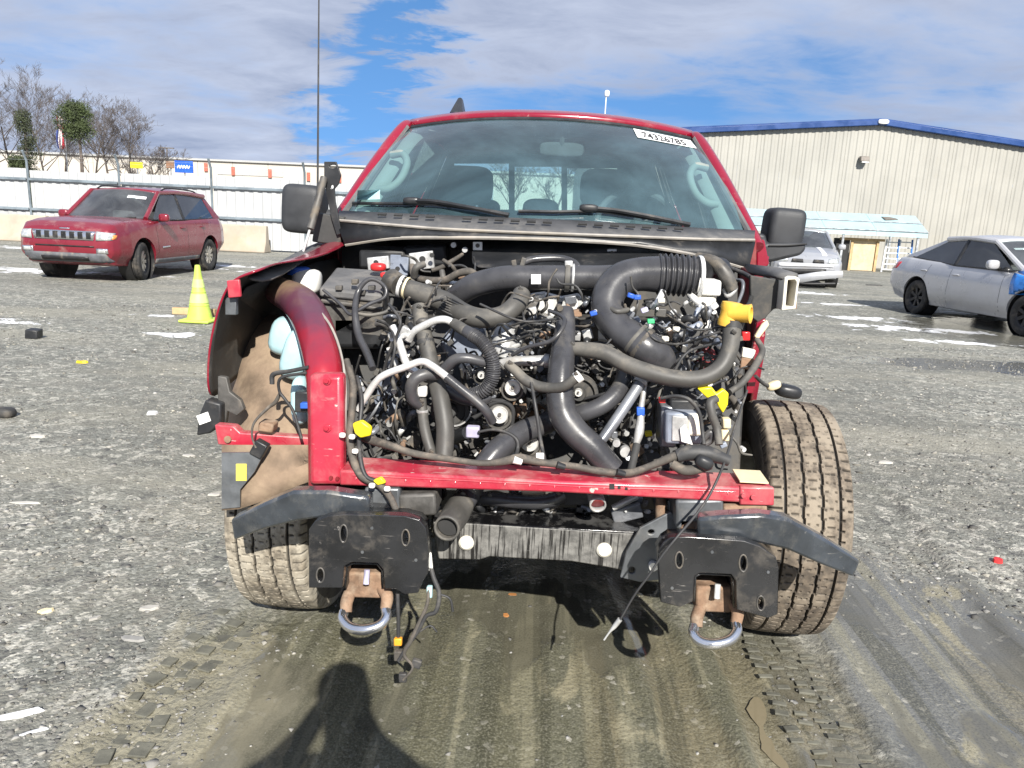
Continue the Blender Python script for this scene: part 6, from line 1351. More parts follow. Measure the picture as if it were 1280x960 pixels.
hose('outlet_hose', 'hose_black', [(781, 458, 2.26, 9), (778, 478, 2.22, 10.5), (768, 494, 2.19, 11), (752, 507, 2.17, 11), (730, 516, 2.17, 11), (712, 520, 2.18, 10)], 18, 6)
hose('steel_line', 'hose_steel', [(803, 474, 2.19, 7.5), (795, 487, 2.17, 7), (780, 510, 2.14, 7), (765, 532, 2.12, 7), (752, 550, 2.1, 6.5)], 14, 5); ring('line_collar', 'alu', 800, 478, 2.185, 9, 5, pdir((803, 474, 2.19), (795, 487, 2.17)))
hose('radiator_hose', 'hose_black', [(700, 522, 2.24, 12), (680, 530, 2.20, 13.5), (658, 538, 2.17, 14.5), (637, 551, 2.13, 15), (617, 568, 2.09, 15), (600, 592, 2.06, 14.5), (587, 614, 2.06, 15), (576, 632, 2.02, 15.5)], 22, 8)
hose('hose_mouth', 'hose_grey', [(578, 628, 2.03, 16), (570, 642, 1.985, 17.5), (563, 653, 1.93, 17), (558, 661, 1.885, 16.5)], 22, 4, hollow=.006, caps=False)
disc('mouth_inside', 'dark_opening', 561, 656, 1.905, 14, .002, axis=tuple(pdir((563, 653, 1.93), (558, 661, 1.885))))
hose('open_pipe', 'alu', [(742, 612, 2.08, 9), (745, 622, 2.03, 10), (747.5, 632, 1.99, 10.5)], 20, 3, hollow=.004, caps=False); disc('pipe_inside', 'red_primer', 746.5, 629, 1.997, 9, .002, axis=(.05, -.7, -.6))
hose('fan_duct', 'engine_shade', [(533, 600, 2.12, 15), (541, 612, 2.08, 16), (543, 619, 2.06, 16)], 22, 3, hollow=.005, caps=False)
hose('lower_hose', 'hose_black', [(598, 622, 2.1, 8), (640, 626, 2.08, 9), (668, 628, 2.07, 9), (690, 625, 2.07, 9), (704, 618, 2.08, 9)], 14, 6)
block('air_dam_tab', 'plastic_tan', 652, 612, 682, 620, 2.1, .02, .004, rot=.04); block('air_dam', 'engine_shade', 705, 614, 760, 632, 2.12, .03, .004)
hose('sway_link', 'alu', [(766, 635, 2.06, 4), (780, 628, 2.06, 4.5), (796, 620, 2.07, 4.5)], 8, 3); block('bracket_plate', 'hose_steel', 765, 634, 803, 652, 2.08, .02, .004, rot=-.25)
hose('amber_grommet', 'rust', [(826, 622, 2.02, 6), (826, 636, 2.01, 7), (825, 649, 2.01, 6)], 10, 3)
# engine face: covers, throttle body, pulleys, belts
b = MB(); b.prism([P(x, y, 2.40) for x, y in ((548, 430), (560, 412), (582, 404), (604, 408), (608, 442), (596, 456), (560, 452))], (0, .08, 0)); T('valve_cover', 'cover_blue', b, bevel=.012)
b = MB(); b.prism([P(x, y, 2.36) for x, y in ((572, 458), (590, 452), (610, 460), (606, 472), (582, 476))], (0, .05, 0)); T('cover_plate', 'alu_bright', b, bevel=.008)
b = MB(); b.prism([P(x, y, 2.46) for x, y in ((590, 404), (612, 402), (607, 412), (594, 416))], (0, .02, 0)); T('cover_plate', 'cover_blue', b, bevel=.004)
hose('throttle_body', 'alu', [(634, 408, 2.42, 12), (632, 418, 2.38, 15), (631, 432, 2.36, 17), (630, 448, 2.35, 16)], 20, 4); ring('throttle_flange', 'alu_bright', 632, 426, 2.37, 20, 5, (0, -.3, 1))
hose('coolant_neck', 'alu', [(622, 456, 2.30, 6), (640, 452, 2.28, 6.5), (662, 451, 2.27, 6.5), (684, 451, 2.28, 7.5)], 12, 5); ring('hose_clamp', 'alu', 683, 451, 2.28, 8.5, 6, (1, 0, 0))
b = MB(); b.prism([P(x, y, 2.52) for x, y in ((655, 370), (680, 366), (702, 372), (724, 368), (732, 380), (722, 394), (708, 390), (690, 398), (672, 388), (660, 390))], (0, .06, 0)); T('torn_bracket', 'alu_bright', b, bevel=.006)
b = MB(); b.prism([P(x, y, 2.42) for x, y in ((708, 372), (722, 374), (724, 388), (716, 396), (707, 390))], (0, .04, 0)); T('torn_bracket', 'alu_bright', b, bevel=.005)
for x0, y0, x1, y1, mt, r in ((662, 396, 690, 440, 'cast_dark', .5), (676, 405, 690, 436, 'alu', -.5), (743, 410, 762, 428, 'alu_bright', .2), (725, 404, 752, 428, 'cast_dark', -.1), (648, 372, 672, 398, 'cast_dark', .4), (612, 470, 650, 500, 'cast_dark', 0), (650, 430, 690, 470, 'cast_dark', .1), (640, 500, 690, 530, 'rust', .1), (590, 500, 620, 560, 'cast_dark', .1), (765, 480, 790, 540, 'cast_dark', .2), (725, 445, 770, 480, 'cast_dark', .2), (470, 470, 500, 520, 'cover_blue', .1), (470, 515, 505, 565, 'hose_steel', -.1), (560, 540, 600, 575, 'cast_dark', 0), (660, 480, 690, 505, 'alu', .2)):
    block('engine_casting', mt, x0, y0, x1, y1, 2.43, .14, .012, rot=r)
PUL = [(0, .2), (0, 1), (.25, 1.02), (.35, .93), (.5, .93), (.6, 1.02), (.8, 1.0), (.82, .82), (.55, .78), (.55, .40), (.9, .36), (1.0, .30), (1.0, 0)]
for px, py, r, mt, hub in ((641, 484, 14, 'cast_dark', 10), (624.5, 518, 16, 'cast_dark', 11), (564, 510, 24, 'engine_shade', 0), (662, 553, 17, 'cast_dark', 11), (723, 490, 24, 'engine_shade', 5), (602, 468, 9, 'cast_dark', 5)):
    pu = disc('pulley', mt, px, py, 2.26, r, .045, prof=PUL)
    if hub: disc('pulley_face', 'pulley_steel', px, py, 2.212, hub, .012, prof=[(0, 0), (0, 1), (.8, 1), (1, .93), (.75, .86), (.75, .42), (1.1, .38), (1.1, 0)], parent=pu); disc('pulley_bolt', 'cast_dark', px, py, 2.199, hub*.22, .008, parent=pu, seg=6)
ring('pulley_rim', 'alu', 566, 510, 2.22, 24, 3, (0, -1, 0)); hose('pulley_spoke', 'plastic_tan', [(550, 500, 2.21, 3), (562, 496, 2.21, 3.5), (574, 500, 2.21, 3)], 8, 4)
hose('drive_belt', 'rubber_black', [(588, 494, 2.24, 3), (612, 500, 2.24, 3), (640, 500, 2.24, 3), (655, 491, 2.24, 3), (652, 474, 2.24, 3)], 8, 5)
hose('drive_belt', 'rubber_black', [(575, 528, 2.24, 3), (596, 520, 2.24, 3), (612, 506, 2.24, 3), (628, 502, 2.24, 3), (641, 512, 2.24, 3), (640, 540, 2.24, 3), (650, 566, 2.24, 3)], 8, 5)
block('sensor_plug', 'plastic_lilac', 582, 534, 599, 548, 2.14, .03, .005, rot=.05); hose('sensor_wire', 'wire_black', [(598, 540, 2.13, 1.8), (616, 537, 2.12, 2), (634, 541, 2.11, 2.4), (646, 550, 2.10, 2.6), (647, 562, 2.09, 2.6), (644, 572, 2.05, 2.6)], 8, 5)
hose('sensor_body', 'black_plastic', [(568, 546, 2.2, 10), (584, 541, 2.15, 8)], 14, 3)
hose('sensor_wire', 'wire_black', [(664, 478, 2.12, 2), (668, 500, 2.08, 2.4), (672, 525, 2.06, 2.4), (676, 552, 2.05, 2.4), (681, 575, 2.0, 2.2)], 8, 5); block('wire_tag', 'sticker_white', 670, 567, 680, 582, 1.99, .01, .002)
# harness along the beam, taped bundle, side harness
HB = 1.965
hose('wiring_harness', 'loom_tape', [(450, 546, 2.02, 4.5), (470, 552, 2.0, 5.5), (490, 558, HB, 5), (518, 567, HB, 4.5), (562, 574, HB, 4.2), (600, 579, HB, 4), (628, 577, HB, 5), (650, 573, HB, 6), (676, 578, HB, 4.6), (717, 583, HB, 4.5), (755, 590, HB, 5), (787, 591, HB, 5), (812, 583, HB, 4.6), (836, 573, HB, 5.5), (850, 568, HB, 6)], 10, 7)
hose('taped_bundle', 'wire_black', [(846, 570, HB, 8), (862, 566, HB, 10), (884, 567, HB, 10), (900, 572, HB, 8), (911, 576, HB, 7)], 12, 6); hose('taped_bundle', 'loom_tape', [(840, 580, HB-.01, 6), (856, 588, HB-.02, 6.5), (874, 586, HB-.02, 6), (888, 582, HB-.01, 5)], 10, 5)
b = MB(); b.rbox(P(880, 578, HB-.03), (.05, .04, .035), 3, rot=(0, .4, 0)); T('harness_plug', 'black_plastic', b)
for px in (646, 700, 775): hose('harness_clip', 'plastic_white' if px == 646 else 'black_plastic', [(px-4, 574+(px-640)*.12, HB-.015, 5), (px+6, 577+(px-640)*.12, HB-.012, 4)], 8, 2)
hose('side_harness', 'loom_tape', [(433, 450, 2.1, 4), (441, 480, 2.05, 4.5), (440, 512, 2.02, 5), (437, 540, 2.0, 5), (441, 572, 1.955, 5), (452, 595, 1.925, 5), (474, 606, 1.92, 5), (488, 622, 1.90, 4.5), (497, 643, 1.87, 4.2)], 10, 7)
hose('side_harness', 'wire_black', [(446, 470, 2.1, 2.5), (452, 500, 2.05, 3), (449, 540, 2.0, 3), (450, 570, 1.95, 3), (458, 596, 1.92, 3), (480, 603, 1.915, 3)], 8, 7)
b = MB(); b.prism([P(x, y, 1.95) for x, y in ((440, 530), (452, 526), (464, 535), (463, 545), (450, 548), (443, 542))], (0, .02, 0)); T('yellow_clip', 'plastic_yellow', b, bevel=.005)
b = MB(); b.prism([P(x, y, 1.905) for x, y in ((466, 601), (476, 597), (482, 604), (472, 607))], (0, .015, 0)); T('yellow_clip', 'plastic_yellow', b, bevel=.003)
for px, py, Y in ((428, 544, 1.95), (440, 546, 1.95), (444, 564, 1.945), (465, 607, 1.90), (484, 611, 1.89)): b = MB(); b.rbox(P(px, py, Y), (.018, .015, .014), 3); T('white_clip', 'plastic_white', b)
# brake reservoir, ABS module and battery side on the right
block('reservoir_upper', 'plastic_white', 872, 350, 902, 370, 2.40, .09, .008, rot=.05); block('reservoir_lower', 'plug_white', 866, 370, 896, 387, 2.41, .08, .012, rot=.03)
hose('reservoir_neck', 'plastic_white', [(880, 384, 2.46, 6), (881, 395, 2.44, 7), (879, 404, 2.42, 9)], 14, 3); b = MB(); b.rbox(P(880, 405, 2.40), (.045, .045, .05), 2.2); T('reservoir_bulb', 'plastic_white', b)
hose('wiper_link', 'alu', [(905, 362, 2.5, 3), (910, 370, 2.48, 3.2), (919, 361, 2.48, 3.2), (917, 353, 2.5, 3)], 8, 5); hose('brake_line', 'hose_steel', [(919, 350, 2.55, 2.2), (928, 352, 2.5, 2.4), (928, 364, 2.48, 2.4), (922, 380, 2.45, 2)], 8, 5)
hose('engine_cable', 'wire_black', [(900, 330, 2.8, 2.6), (930, 342, 2.7, 2.8), (941, 352, 2.6, 3), (939, 372, 2.5, 3), (934, 384, 2.4, 2.8)], 8, 6)
b = MB(); b.prism([P(x, y, 2.50) for x, y in ((938, 344), (985, 352), (979, 386), (968, 386), (960, 394), (954, 403), (946, 402), (938, 396))], (0, .02, 0)); T('apron_panel', 'engine_shade', b, bevel=.004)
b = MB(); b.grid([[P(930, 332, 3.0), P(975, 338, 2.62), P(998, 346, 2.45)], [P(928, 342, 2.95), P(962, 347, 2.58), P(980, 351, 2.45)]]); T('apron_ledge', 'cowl_grey', b, solid=.012)
def frame_open(name, mat, outer, inner, Y, d): return plate(name, mat, [P(x, y, Y) for x, y in outer], [[P(x, y, Y) for x, y in inner]], (0, d, 0), truck, smooth=0, bevel=.003)
frame_open('cut_apron_tube', 'plug_white', [(981, 347), (986, 345), (996, 346), (1000, 349), (998, 360), (995, 386), (977, 388), (978, 380)], [(985, 350), (994, 349.5), (996, 353), (992, 383), (982, 384)], 2.44, .10)
block('tube_inside', 'rust', 981, 349, 996, 386, 2.53, .01, 0)
b = MB(); b.prism([P(x, y, 2.42) for x, y in ((943, 421), (953, 405), (959, 400), (962, 406), (957, 413), (948, 425))], (0, .015, 0)); T('tan_connector', 'plastic_tan', b, bevel=.004)
b = MB(); b.prism([P(x, y, 2.46) for x, y in ((946, 404), (957, 398), (957, 420), (950, 452), (942, 492), (932, 492))], (0, .02, 0)); T('apron_flange', 'truck_red', b, bevel=.003)
b = MB(); b.prism([P(x, y, 2.44) for x, y in ((868, 446), (880, 432), (894, 438), (902, 456), (886, 466), (868, 464))], (0, .04, 0)); T('strut_tower', 'red_primer', b, bevel=.01)
block('heat_shield', 'cover_blue', 838, 432, 866, 462, 2.42, .03, .006, rot=.2)
block('red_clip', 'lamp_red', 928, 415, 938, 426, 2.38, .02, .003); block('tan_plate', 'plug_white', 928, 436, 944, 448, 2.38, .02, .003, rot=.2); block('tan_plate', 'rust', 926, 448, 942, 462, 2.38, .02, .003, rot=.15)
hose('fender_harness', 'hose_grey', [(946, 424, 2.40, 3.4), (953, 438, 2.36, 4), (947, 452, 2.32, 4.6), (938, 466, 2.28, 4.6), (926, 480, 2.25, 4.4), (912, 490, 2.22, 4)], 10, 6)
block('control_module', 'cover_blue', 832, 516, 878, 556, 2.10, .12, .008, rot=.03); block('module_face', 'alu', 840, 520, 860, 552, 2.095, .01, .003, rot=.03); block('module_cap', 'plug_white', 860, 518, 878, 546, 2.09, .06, .01, rot=.03); block('module_base', 'hose_steel', 826, 508, 846, 560, 2.14, .1, .006, rot=.05)
b = MB(); b.prism([P(x, y, 2.085) for x, y in ((850, 536), (856, 530), (860, 538), (866, 556), (852, 552))], (0, .008, 0)); T('torn_label', 'sticker_white', b)
b = MB(); b.prism([P(x, y, 2.10) for x, y in ((872, 486), (890, 484), (896, 492), (904, 486), (911, 492), (910, 506), (904, 517), (898, 508), (894, 497), (884, 498))], (0, .02, 0)); T('yellow_bracket', 'plastic_yellow', b, bevel=.004)
hose('brake_hose', 'hose_grey', [(896, 498, 2.07, 5), (888, 503, 2.06, 6), (890, 518, 2.05, 5.5), (896, 536, 2.05, 5), (899, 556, 2.03, 5)], 12, 6); hose('brake_hose', 'hose_black', [(880, 548, 2.06, 4), (888, 540, 2.06, 4), (889, 550, 2.06, 4), (880, 556, 2.06, 4)], 10, 5)
hose('battery_cable', 'wire_black', [(826, 498, 2.08, 2.2), (845, 495, 2.06, 2.4), (862, 500, 2.05, 2.6), (874, 516, 2.05, 2.6), (878, 540, 2.05, 2.6), (880, 556, 2.03, 2.6)], 8, 6)
block('fuse_red', 'plastic_red', 824, 498, 832, 504, 2.09, .02, .002); block('relay_black', 'black_plastic', 838, 500, 874, 518, 2.14, .08, .006); block('tan_connector', 'plastic_tan', 904, 524, 914, 536, 2.1, .03, .004); block('tan_connector', 'plastic_tan', 902, 538, 912, 552, 2.1, .03, .004)
hose('tie_rod', 'alu', [(806, 474, 2.2, 3), (804, 492, 2.18, 3.5), (801, 512, 2.17, 4)], 10, 3); block('tie_rod_joint', 'plastic_blue', 796, 510, 806, 520, 2.15, .02, .003); hose('tie_rod', 'alu', [(801, 520, 2.16, 4.5), (799, 540, 2.14, 6), (795, 556, 2.13, 4)], 10, 4); hose('steering_shaft', 'engine_shade', [(796, 556, 2.12, 5), (788, 590, 2.05, 5)], 10, 3)
for px, py, r in ((781, 563, 7), (770, 552, 5)): disc('pulley_face', 'alu', px, py, 2.14, r, .02)
hose('hanging_cable', 'wire_black', [(934, 488, 2.20, 1.5), (918, 535, 2.08, 1.6), (911, 562, 2.0, 1.8), (900, 592, 1.92, 1.7), (885, 622, 1.88, 1.7), (867, 647, 1.84, 1.7), (849, 668, 1.80, 1.7), (828, 694, 1.785, 1.6), (812, 718, 1.78, 1.6), (793, 744, 1.78, 1.5), (775, 775, 1.78, 1.4)], 7, 6)
hose('cable_end', 'alu', [(775, 774, 1.78, 3.4), (768, 783, 1.78, 3), (762, 790, 1.78, 1.4), (755, 800, 1.78, 1.2)], 8, 3)
b = MB(); b.rbox(P(985, 489, 2.5), (.09, .06, .045), 3, rot=(0, .15, 0)); T('loose_plug', 'black_plastic', b); b = MB(); b.rbox(P(967, 482, 2.48), (.05, .03, .03), 2.6, rot=(0, -.4, 0)); T('plug_seal', 'plastic_tan', b); hose('plug_wire', 'wire_black', [(944, 470, 2.4, 2.2), (955, 480, 2.46, 2.4), (970, 486, 2.49, 2.4)], 7, 3)
# wires dangling under the left bracket
hose('dangling_wire', 'wire_black', [(536, 700, 1.86, 3), (542, 722, 1.84, 3), (549, 742, 1.83, 3), (545, 764, 1.82, 3), (533, 770, 1.82, 2.6), (523, 788, 1.82, 2.6), (508, 810, 1.82, 2.4), (498, 826, 1.82, 2.2)], 8, 6)
hose('dangling_wire', 'wire_black', [(497, 742, 1.84, 2.6), (498, 770, 1.83, 2.6), (498, 796, 1.83, 2.4)], 8, 3); hose('dangling_wire', 'loom_tape', [(536, 735, 1.84, 2), (534, 755, 1.83, 2.4), (526, 775, 1.825, 3), (514, 800, 1.82, 3.2), (505, 818, 1.82, 2.4), (516, 834, 1.82, 1.6), (504, 850, 1.82, 1.6)], 8, 5)
hose('dangling_wire', 'wire_black', [(546, 742, 1.83, 1.4), (562, 748, 1.83, 1.5), (566, 764, 1.83, 1.8)], 7, 4); hose('dangling_wire', 'wire_black', [(524, 790, 1.82, 1.3), (538, 782, 1.82, 1.3), (546, 790, 1.82, 1.3)], 7, 3)
block('orange_plug', 'plastic_orange', 492, 799, 502, 808, 1.82, .015, .003); block('wire_plug', 'loom_tape', 492, 815, 505, 827, 1.82, .02, .003); block('wire_plug', 'washer_blue', 533, 734, 540, 748, 1.835, .015, .003); block('wire_plug', 'wire_black', 498, 843, 508, 854, 1.82, .015, .003); block('wire_plug', 'wire_black', 514, 826, 526, 836, 1.82, .015, .003, rot=.3)
block('pale_tape', 'plastic_white', 530, 692, 540, 714, 1.845, .01, .003, rot=-.1)
# looms over the battery box and the firewall
hose('looped_loom', 'hose_black', [(466, 461, 2.2, 4.6), (458, 440, 2.25, 5), (448, 418, 2.3, 5), (444, 390, 2.34, 4.4), (447, 366, 2.38, 3.4), (458, 351, 2.39, 3), (470, 350, 2.39, 2.6), (482, 360, 2.38, 2.4), (480, 372, 2.37, 2.4), (462, 380, 2.36, 2.4), (446, 389, 2.35, 2.2), (437, 393, 2.35, 2), (425, 380, 2.37, 2), (404, 362, 2.39, 2)], 9, 6)
hose('looped_loom', 'hose_grey', [(443, 391, 2.34, 2), (462, 394, 2.34, 2.4), (482, 390, 2.35, 2.4), (488, 382, 2.36, 2.6), (490, 374, 2.38, 2.6)], 8, 5)
hose('looped_loom', 'loom_tape', [(515, 332, 2.74, 4), (518, 345, 2.7, 4.4), (532, 350, 2.66, 4.6), (556, 350, 2.62, 4.6), (572, 342, 2.6, 4.6), (588, 340, 2.58, 5), (597, 348, 2.56, 4.6), (598, 358, 2.55, 4)], 9, 6)
hose('looped_loom', 'loom_tape', [(540, 338, 2.8, 3), (552, 334, 2.8, 3.2), (562, 328, 2.8, 3), (572, 322, 2.82, 2.6), (578, 318, 2.85, 2.4)], 8, 5)
hose('control_cable', 'hose_black', [(640, 444, 2.2, 2.4), (660, 434, 2.16, 2.6), (684, 428, 2.13, 2.8), (698, 418, 2.13, 2.8), (706, 402, 2.16, 2.8), (700, 394, 2.2, 2.4), (686, 388, 2.24, 2.4)], 8, 6)
for pts_, r_ in (([(725, 500), (770, 488), (812, 474), (850, 448), (880, 420)], 2), ([(800, 405), (820, 425), (850, 430), (890, 418), (912, 410)], 1.6), ([(845, 400), (870, 412), (905, 408)], 1.4), ([(840, 470), (860, 440), (900, 428)], 1.8), ([(760, 512), (800, 498), (830, 480), (838, 440)], 1.6), ([(470, 400), (486, 408), (494, 430), (488, 462)], 1.8), ([(486, 380), (500, 400), (496, 420), (484, 448), (478, 470)], 2), ([(600, 380), (640, 398), (664, 402), (700, 398)], 1.6)):
    hose('engine_wire', 'wire_black', [(x, y, 2.2+.05*sin(x), r_) for x, y in pts_], 7, 6)
# fine front layer of loose wiring
RW = random.Random(5)
for k in range(60):
    x0 = RW.uniform(450, 900); y0 = RW.uniform(375, 560); a = RW.uniform(-.9, .9)+(pi/2 if RW.random() < .45 else 0); L = RW.uniform(30, 85); bend = RW.uniform(-22, 22); Y = RW.uniform(2.24, 2.38)
    if 740 < x0 < 800 and y0 < 430: continue
    pts_ = [(x0+L*f*cos(a)-bend*sin(pi*f)*sin(a), y0+L*f*sin(a)+bend*sin(pi*f)*cos(a)+6*sin(f*9+k)) for f in (0, .25, .5, .75, 1)]
    pts_ = [(min(925, x), min(572, y)) for x, y in pts_]
    w = hose('engine_wire', RW.choice(('wire_black', 'wire_black', 'wire_black', 'loom_tape', 'hose_grey', 'hose_steel')), [(x, y, Y+.03*sin(i*1.7+k), RW.uniform(.9, 1.9)) for i, (x, y) in enumerate(pts_)], 6, 5)
    if k % 2 == 0: block('wire_plug', RW.choice(('black_plastic', 'black_plastic', 'cast_dark', 'hose_grey')), pts_[-1][0]-4, pts_[-1][1]-3, pts_[-1][0]+4, pts_[-1][1]+3, Y-.01, .02, .002, rot=a)
# small fittings filling the gaps: plugs, bolts, brackets, wires
RR = random.Random(21)
fit_mats = ['alu', 'alu_bright', 'cast_dark', 'cast_dark', 'black_plastic', 'black_plastic', 'hose_steel', 'cover_blue', 'hose_steel', 'rust', 'hose_grey', 'loom_tape']
zones = [(480, 395, 545, 470, 40), (440, 470, 520, 560, 44), (590, 440, 700, 520, 46), (660, 370, 745, 440, 40), (780, 380, 905, 440, 52), (725, 440, 800, 575, 44), (820, 440, 930, 500, 32), (570, 500, 690, 575, 34), (500, 330, 600, 372, 16), (790, 500, 930, 575, 26), (500, 612, 545, 645, 10), (640, 620, 760, 640, 8), (545, 616, 700, 646, 16), (760, 622, 850, 655, 12), (470, 608, 545, 650, 12)]
for x0, y0, x1, y1, n in zones:
    for _ in range(int(n*1.45)):
        px, py = RR.uniform(x0, x1), RR.uniform(y0, y1); Y = RR.uniform(2.27, 2.42) if y1 < 600 else 2.12; k = RR.random(); s = RR.uniform(2.2, 7.5); mt = RR.choice(fit_mats)
        if y0 < 340: Y = RR.uniform(2.6, 2.8)
        if k < .34: block(RR.choice(('wire_connector', 'small_bracket', 'sensor_block')), mt, px-s, py-s*RR.uniform(.4, 1), px+s, py+s*RR.uniform(.4, 1), Y, RR.uniform(.02, .06), .003, rot=RR.uniform(-.8, .8))
        elif k < .58: disc('bolt_head', RR.choice(('alu', 'alu_bright', 'cast_dark', 'hose_steel')), px, py, Y-.03, s*.55, .02, axis=(RR.uniform(-.4, .4), -1, RR.uniform(-.2, .5)), seg=10)
        elif k < .80:
            a = RR.uniform(0, 2*pi); L = RR.uniform(10, 26); rr = RR.uniform(2.0, 5)
            hose('pipe_stub', mt, [(px, py, Y, rr), (px+L*.5*cos(a)+RR.uniform(-4, 4), py+L*.5*sin(a)+RR.uniform(-4, 4), Y-.02, rr), (px+L*cos(a), py+L*sin(a), Y, rr*.95)], 10, 4)
        else:
            pts_ = [(px, py)]; a = RR.uniform(0, 2*pi)
            for q_ in range(4): a += RR.uniform(-.9, .9); pts_.append((pts_[-1][0]+RR.uniform(8, 18)*cos(a), pts_[-1][1]+RR.uniform(8, 15)*sin(a)))
            hose('engine_wire', RR.choice(('wire_black', 'wire_black', 'loom_tape', 'hose_grey')), [(x, y, Y-.02+RR.uniform(-.03, .03), RR.uniform(1.0, 1.8)) for x, y in pts_], 6, 5)
for px, py, mt in ((797, 372, 'plastic_blue'), (789, 370, 'plastic_blue'), (814, 402, 'plastic_green'), (827, 376, 'plug_white'), (846, 412, 'plug_white'), (832, 424, 'plug_white'), (806, 388, 'plastic_lilac'), (742, 392, 'plastic_blue'), (811, 543, 'plastic_yellow'), (846, 508, 'plastic_green')):
    block('coloured_plug', mt, px-4.5, py-3, px+4.5, py+3, 2.25, .02, .003, rot=RR.uniform(-.4, .4))
# ------------------------------------------------------------------ scraps lying in the yard
def flat_piece(name, label, cat, px, py, w, d, h, mat, rz=0.0, seed=1, n=9, tilt=0.0, group=None):
    R = random.Random(seed); g = G(px, py); z = float(height(g.x, g.y)); poly = []
    for k in range(n):
        a = 2*pi*k/n; r = R.uniform(.72, 1.1); x, y = w/2*r*cos(a), d/2*r*sin(a)
        poly.append((x, y))
    b = MB(); low = [Vector((x, y, 0)) for x, y in poly]; top = [Vector((x*.86, y*.84, h*R.uniform(.75, 1.1))) for x, y in poly]
    M = Matrix.Translation((g.x, g.y, z-.002)) @ Matrix.Rotation(rz, 4, 'Z') @ Matrix.Rotation(tilt, 4, 'X')
    b.add([M@p for p in low+top], [tuple(range(n-1, -1, -1)), tuple(range(n, 2*n))]+[(i, (i+1) % n, n+(i+1) % n, n+i) for i in range(n)])
    o = b.build(name, mat, None, smooth=25); return tag(o, label, cat, group)
pmat('stone_pale', (0.40, 0.385, 0.35), 0.85, vs=12, var=0.2, bump=.4, bs=60); pmat('stone_grey', (0.26, 0.255, 0.24), 0.85, vs=12, var=0.2, bump=.4, bs=60); pmat('ice_white', (0.72, 0.73, 0.74), 0.5, var=.1)
pmat('leaf_orange', (0.40, 0.17, 0.05), 0.8); pmat('scrap_yellow', (0.80, 0.60, 0.02), 0.5)
flat_piece('flat_stone', 'pale pointed flat stone in the gravel, largest before the left front wheel', 'stone', 187, 761, .085, .035, .012, 'stone_pale', .2, 1)
flat_piece('flat_stone', 'dull grey flat stone just below the pale pointed one', 'stone', 166, 798, .085, .04, .008, 'stone_grey', -.1, 2)
flat_piece('ice_sliver', 'long white ice sliver slanting over the gravel', 'ice', 22, 896, .16, .022, .012, 'ice_white', .55, 3)
flat_piece('ice_sliver', 'thin grey white ice strip lying below the long white sliver', 'ice', 42, 916, .09, .012, .006, 'ice_white', .6, 4)
flat_piece('flat_stone', 'small cream stone chip beside the splash shield', 'stone', 268, 619, .065, .03, .012, 'stone_pale', .3, 5)
flat_piece('flat_stone', 'long pale stone flake lying alone in open gravel', 'stone', 30, 630, .15, .03, .008, 'stone_pale', .1, 6)
flat_piece('flat_stone', 'pale stone flake near the black corner trim', 'stone', 236, 571, .09, .045, .01, 'stone_pale', .1, 7)
flat_piece('flat_stone', 'whitish round pebble slab below the yellow scrap', 'stone', 190, 518, .08, .07, .02, 'ice_white', .1, 8)
flat_piece('flat_stone', 'cream boulder chip in gravel behind the ice slivers', 'stone', 47, 547, .11, .05, .018, 'stone_pale', .0, 9)
flat_piece('flat_stone', 'tan flat stone lying beside the right front tyre', 'stone', 1107, 579, .11, .05, .012, 'stone_pale', .1, 10)
flat_piece('yellow_scrap', 'bright yellow plastic scrap lying on gravel', 'scrap', 103, 454, .11, .06, .02, 'scrap_yellow', .2, 11)
flat_piece('red_scrap', 'small red plastic scrap lying on wet gravel', 'scrap', 1246, 702, .05, .045, .02, 'plastic_red', .2, 12)
flat_piece('orange_leaf', 'orange leaf on the mud nearer the crossmember shadow', 'leaf', 640, 741, .05, .025, .004, 'leaf_orange', .1, 13)
flat_piece('orange_leaf', 'orange brown leaf lying in open mud, larger one', 'leaf', 631, 768, .045, .03, .004, 'leaf_orange', .6, 14)
flat_piece('tan_chip', 'tan chip of foam on gravel near the pale stones', 'scrap', 57, 764, .05, .03, .012, 'plastic_tan', .6, 15)
flat_piece('tan_chip', 'broken tan shard near the pointed flat stone', 'scrap', 119, 773, .05, .02, .010, 'stone_pale', .9, 16)
g = G(43, 423)
b = MB(); b.hexa([(g.x-.07, g.y-.05, .0), (g.x+.06, g.y-.05, .0), (g.x+.06, g.y-.04, .085), (g.x-.05, g.y-.06, .095)], (0, .10, .01)); tag(b.build('black_box', 'black_plastic', None, bevel=.008), 'small black plastic box lying on gravel', 'plastic box')
g = G(4, 521); b = MB(); b.rbox((g.x, g.y, .03), (.16, .10, .07), 3); tag(b.build('dark_rock', 'engine_shade', None), 'dark lump at the gravel edge, cut by the frame', 'rock')
g = G(970, 380)
flat_piece('dark_rag', 'flat dark rag on gravel before the carport', 'scrap', 1093, 357, .55, .25, .03, 'engine_shade', .1, 17)

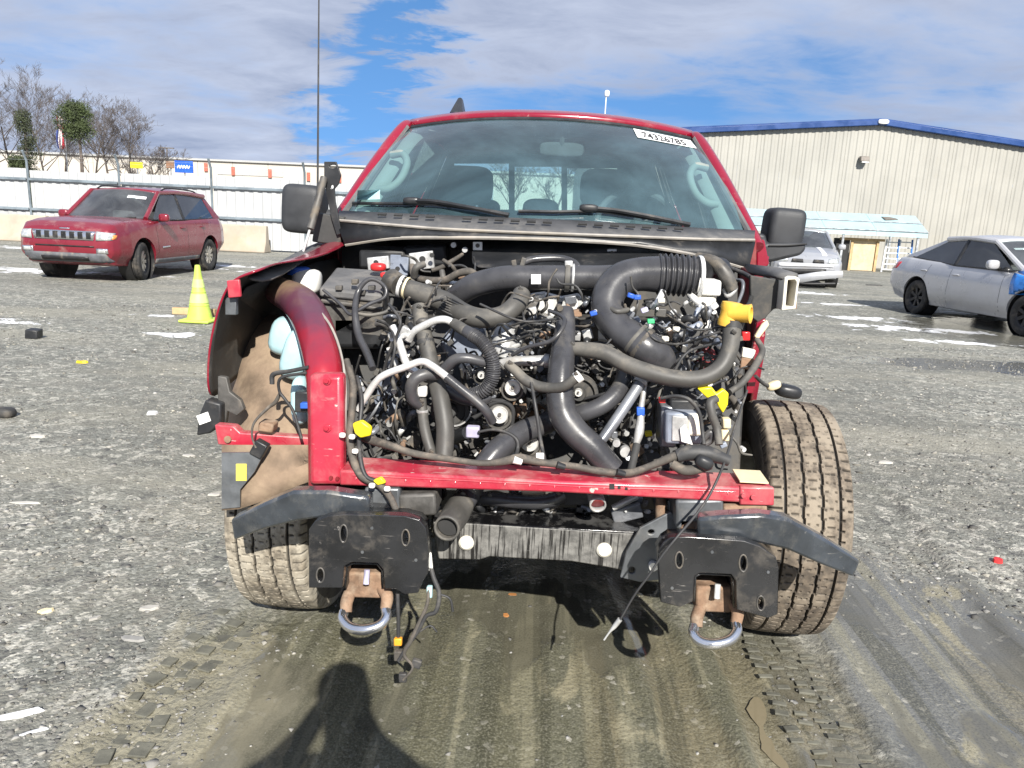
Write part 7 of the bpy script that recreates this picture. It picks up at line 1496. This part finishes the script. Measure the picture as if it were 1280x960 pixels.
# ------------------------------------------------------------------ the photographer, whose shadow falls before the truck
pmat('jacket_dark', (0.05, 0.055, 0.07), 0.8)
def person():
    J = {}; vs_, es_, rad = [], [], []
    def j(n, p, r, par=None):
        J[n] = len(vs_); vs_.append(p); rad.append(r)
        if par is not None: es_.append((J[par], J[n]))
    bx, by = 0.10, -0.42
    j('pelvis', (bx, by-.02, .95), .185); j('belly', (bx, by-.01, 1.10), .185, 'pelvis'); j('chest', (bx, by, 1.30), .195, 'belly'); j('neck0', (bx, by+.01, 1.46), .075, 'chest'); j('neck1', (bx, by+.03, 1.53), .058, 'neck0'); j('head0', (bx-.01, by+.05, 1.60), .090, 'neck1'); j('head1', (bx-.01, by+.045, 1.69), .095, 'head0'); j('head2', (bx-.01, by+.04, 1.755), .06, 'head1')
    for s, n in ((-1, 'l'), (1, 'r')):
        j('sh'+n, (bx+s*.20, by, 1.40), .095, 'chest'); j('el'+n, (bx+s*.36, by+.10, 1.18), .068, 'sh'+n); j('wr'+n, (s*.085, -.10, 1.33), .034, 'el'+n); j('palm'+n, (s*.075, -.07, 1.375), .030, 'wr'+n)
        for k in range(4): j('fa%s%d' % (n, k), (s*.055, -.045, 1.37+.017*(k-1)), .0095, 'palm'+n); j('fb%s%d' % (n, k), (s*.040, -.030, 1.375+.017*(k-1)), .0085, 'fa%s%d' % (n, k))
        j('ta'+n, (s*.05, -.075, 1.40), .011, 'palm'+n); j('tb'+n, (s*.03, -.06, 1.405), .009, 'ta'+n)
        j('hip'+n, (bx+s*.10, by-.02, .88), .105, 'pelvis'); j('kn'+n, (bx+s*.12, by+.02, .49), .068, 'hip'+n); j('an'+n, (bx+s*.13, by-.02, .09), .048, 'kn'+n); j('toe'+n, (bx+s*.15, by+.15, .045), .042, 'an'+n)
    me = bpy.data.meshes.new('person'); me.from_pydata(vs_, es_, [])
    o = bpy.data.objects.new('person', me); COL.objects.link(o); me.materials.append(MATS['jacket_dark'])
    md = o.modifiers.new('skin', 'SKIN'); md.use_smooth_shade = True
    if not me.skin_vertices: me.attributes.new
    sv = me.skin_vertices[0].data if me.skin_vertices else None
    if sv is None:
        with bpy.context.temp_override(object=o, active_object=o): bpy.ops.mesh.customdata_skin_add()
        sv = me.skin_vertices[0].data
    for k, v in enumerate(sv): v.radius = (rad[k], rad[k]); v.use_root = (k == 0)
    ms = o.modifiers.new('subdivision', 'SUBSURF'); ms.levels = 1; ms.render_levels = 1
    tag(o, 'person taking the photograph, seen only as a shadow on the wet ground', 'person')
person()
b = MB(); b.box((0, -.035, 1.39), (.155, .009, .075)); tag(b.build('held_phone', 'black_plastic', None, bevel=.003), 'phone held up by the person whose shadow falls on the mud', 'phone')
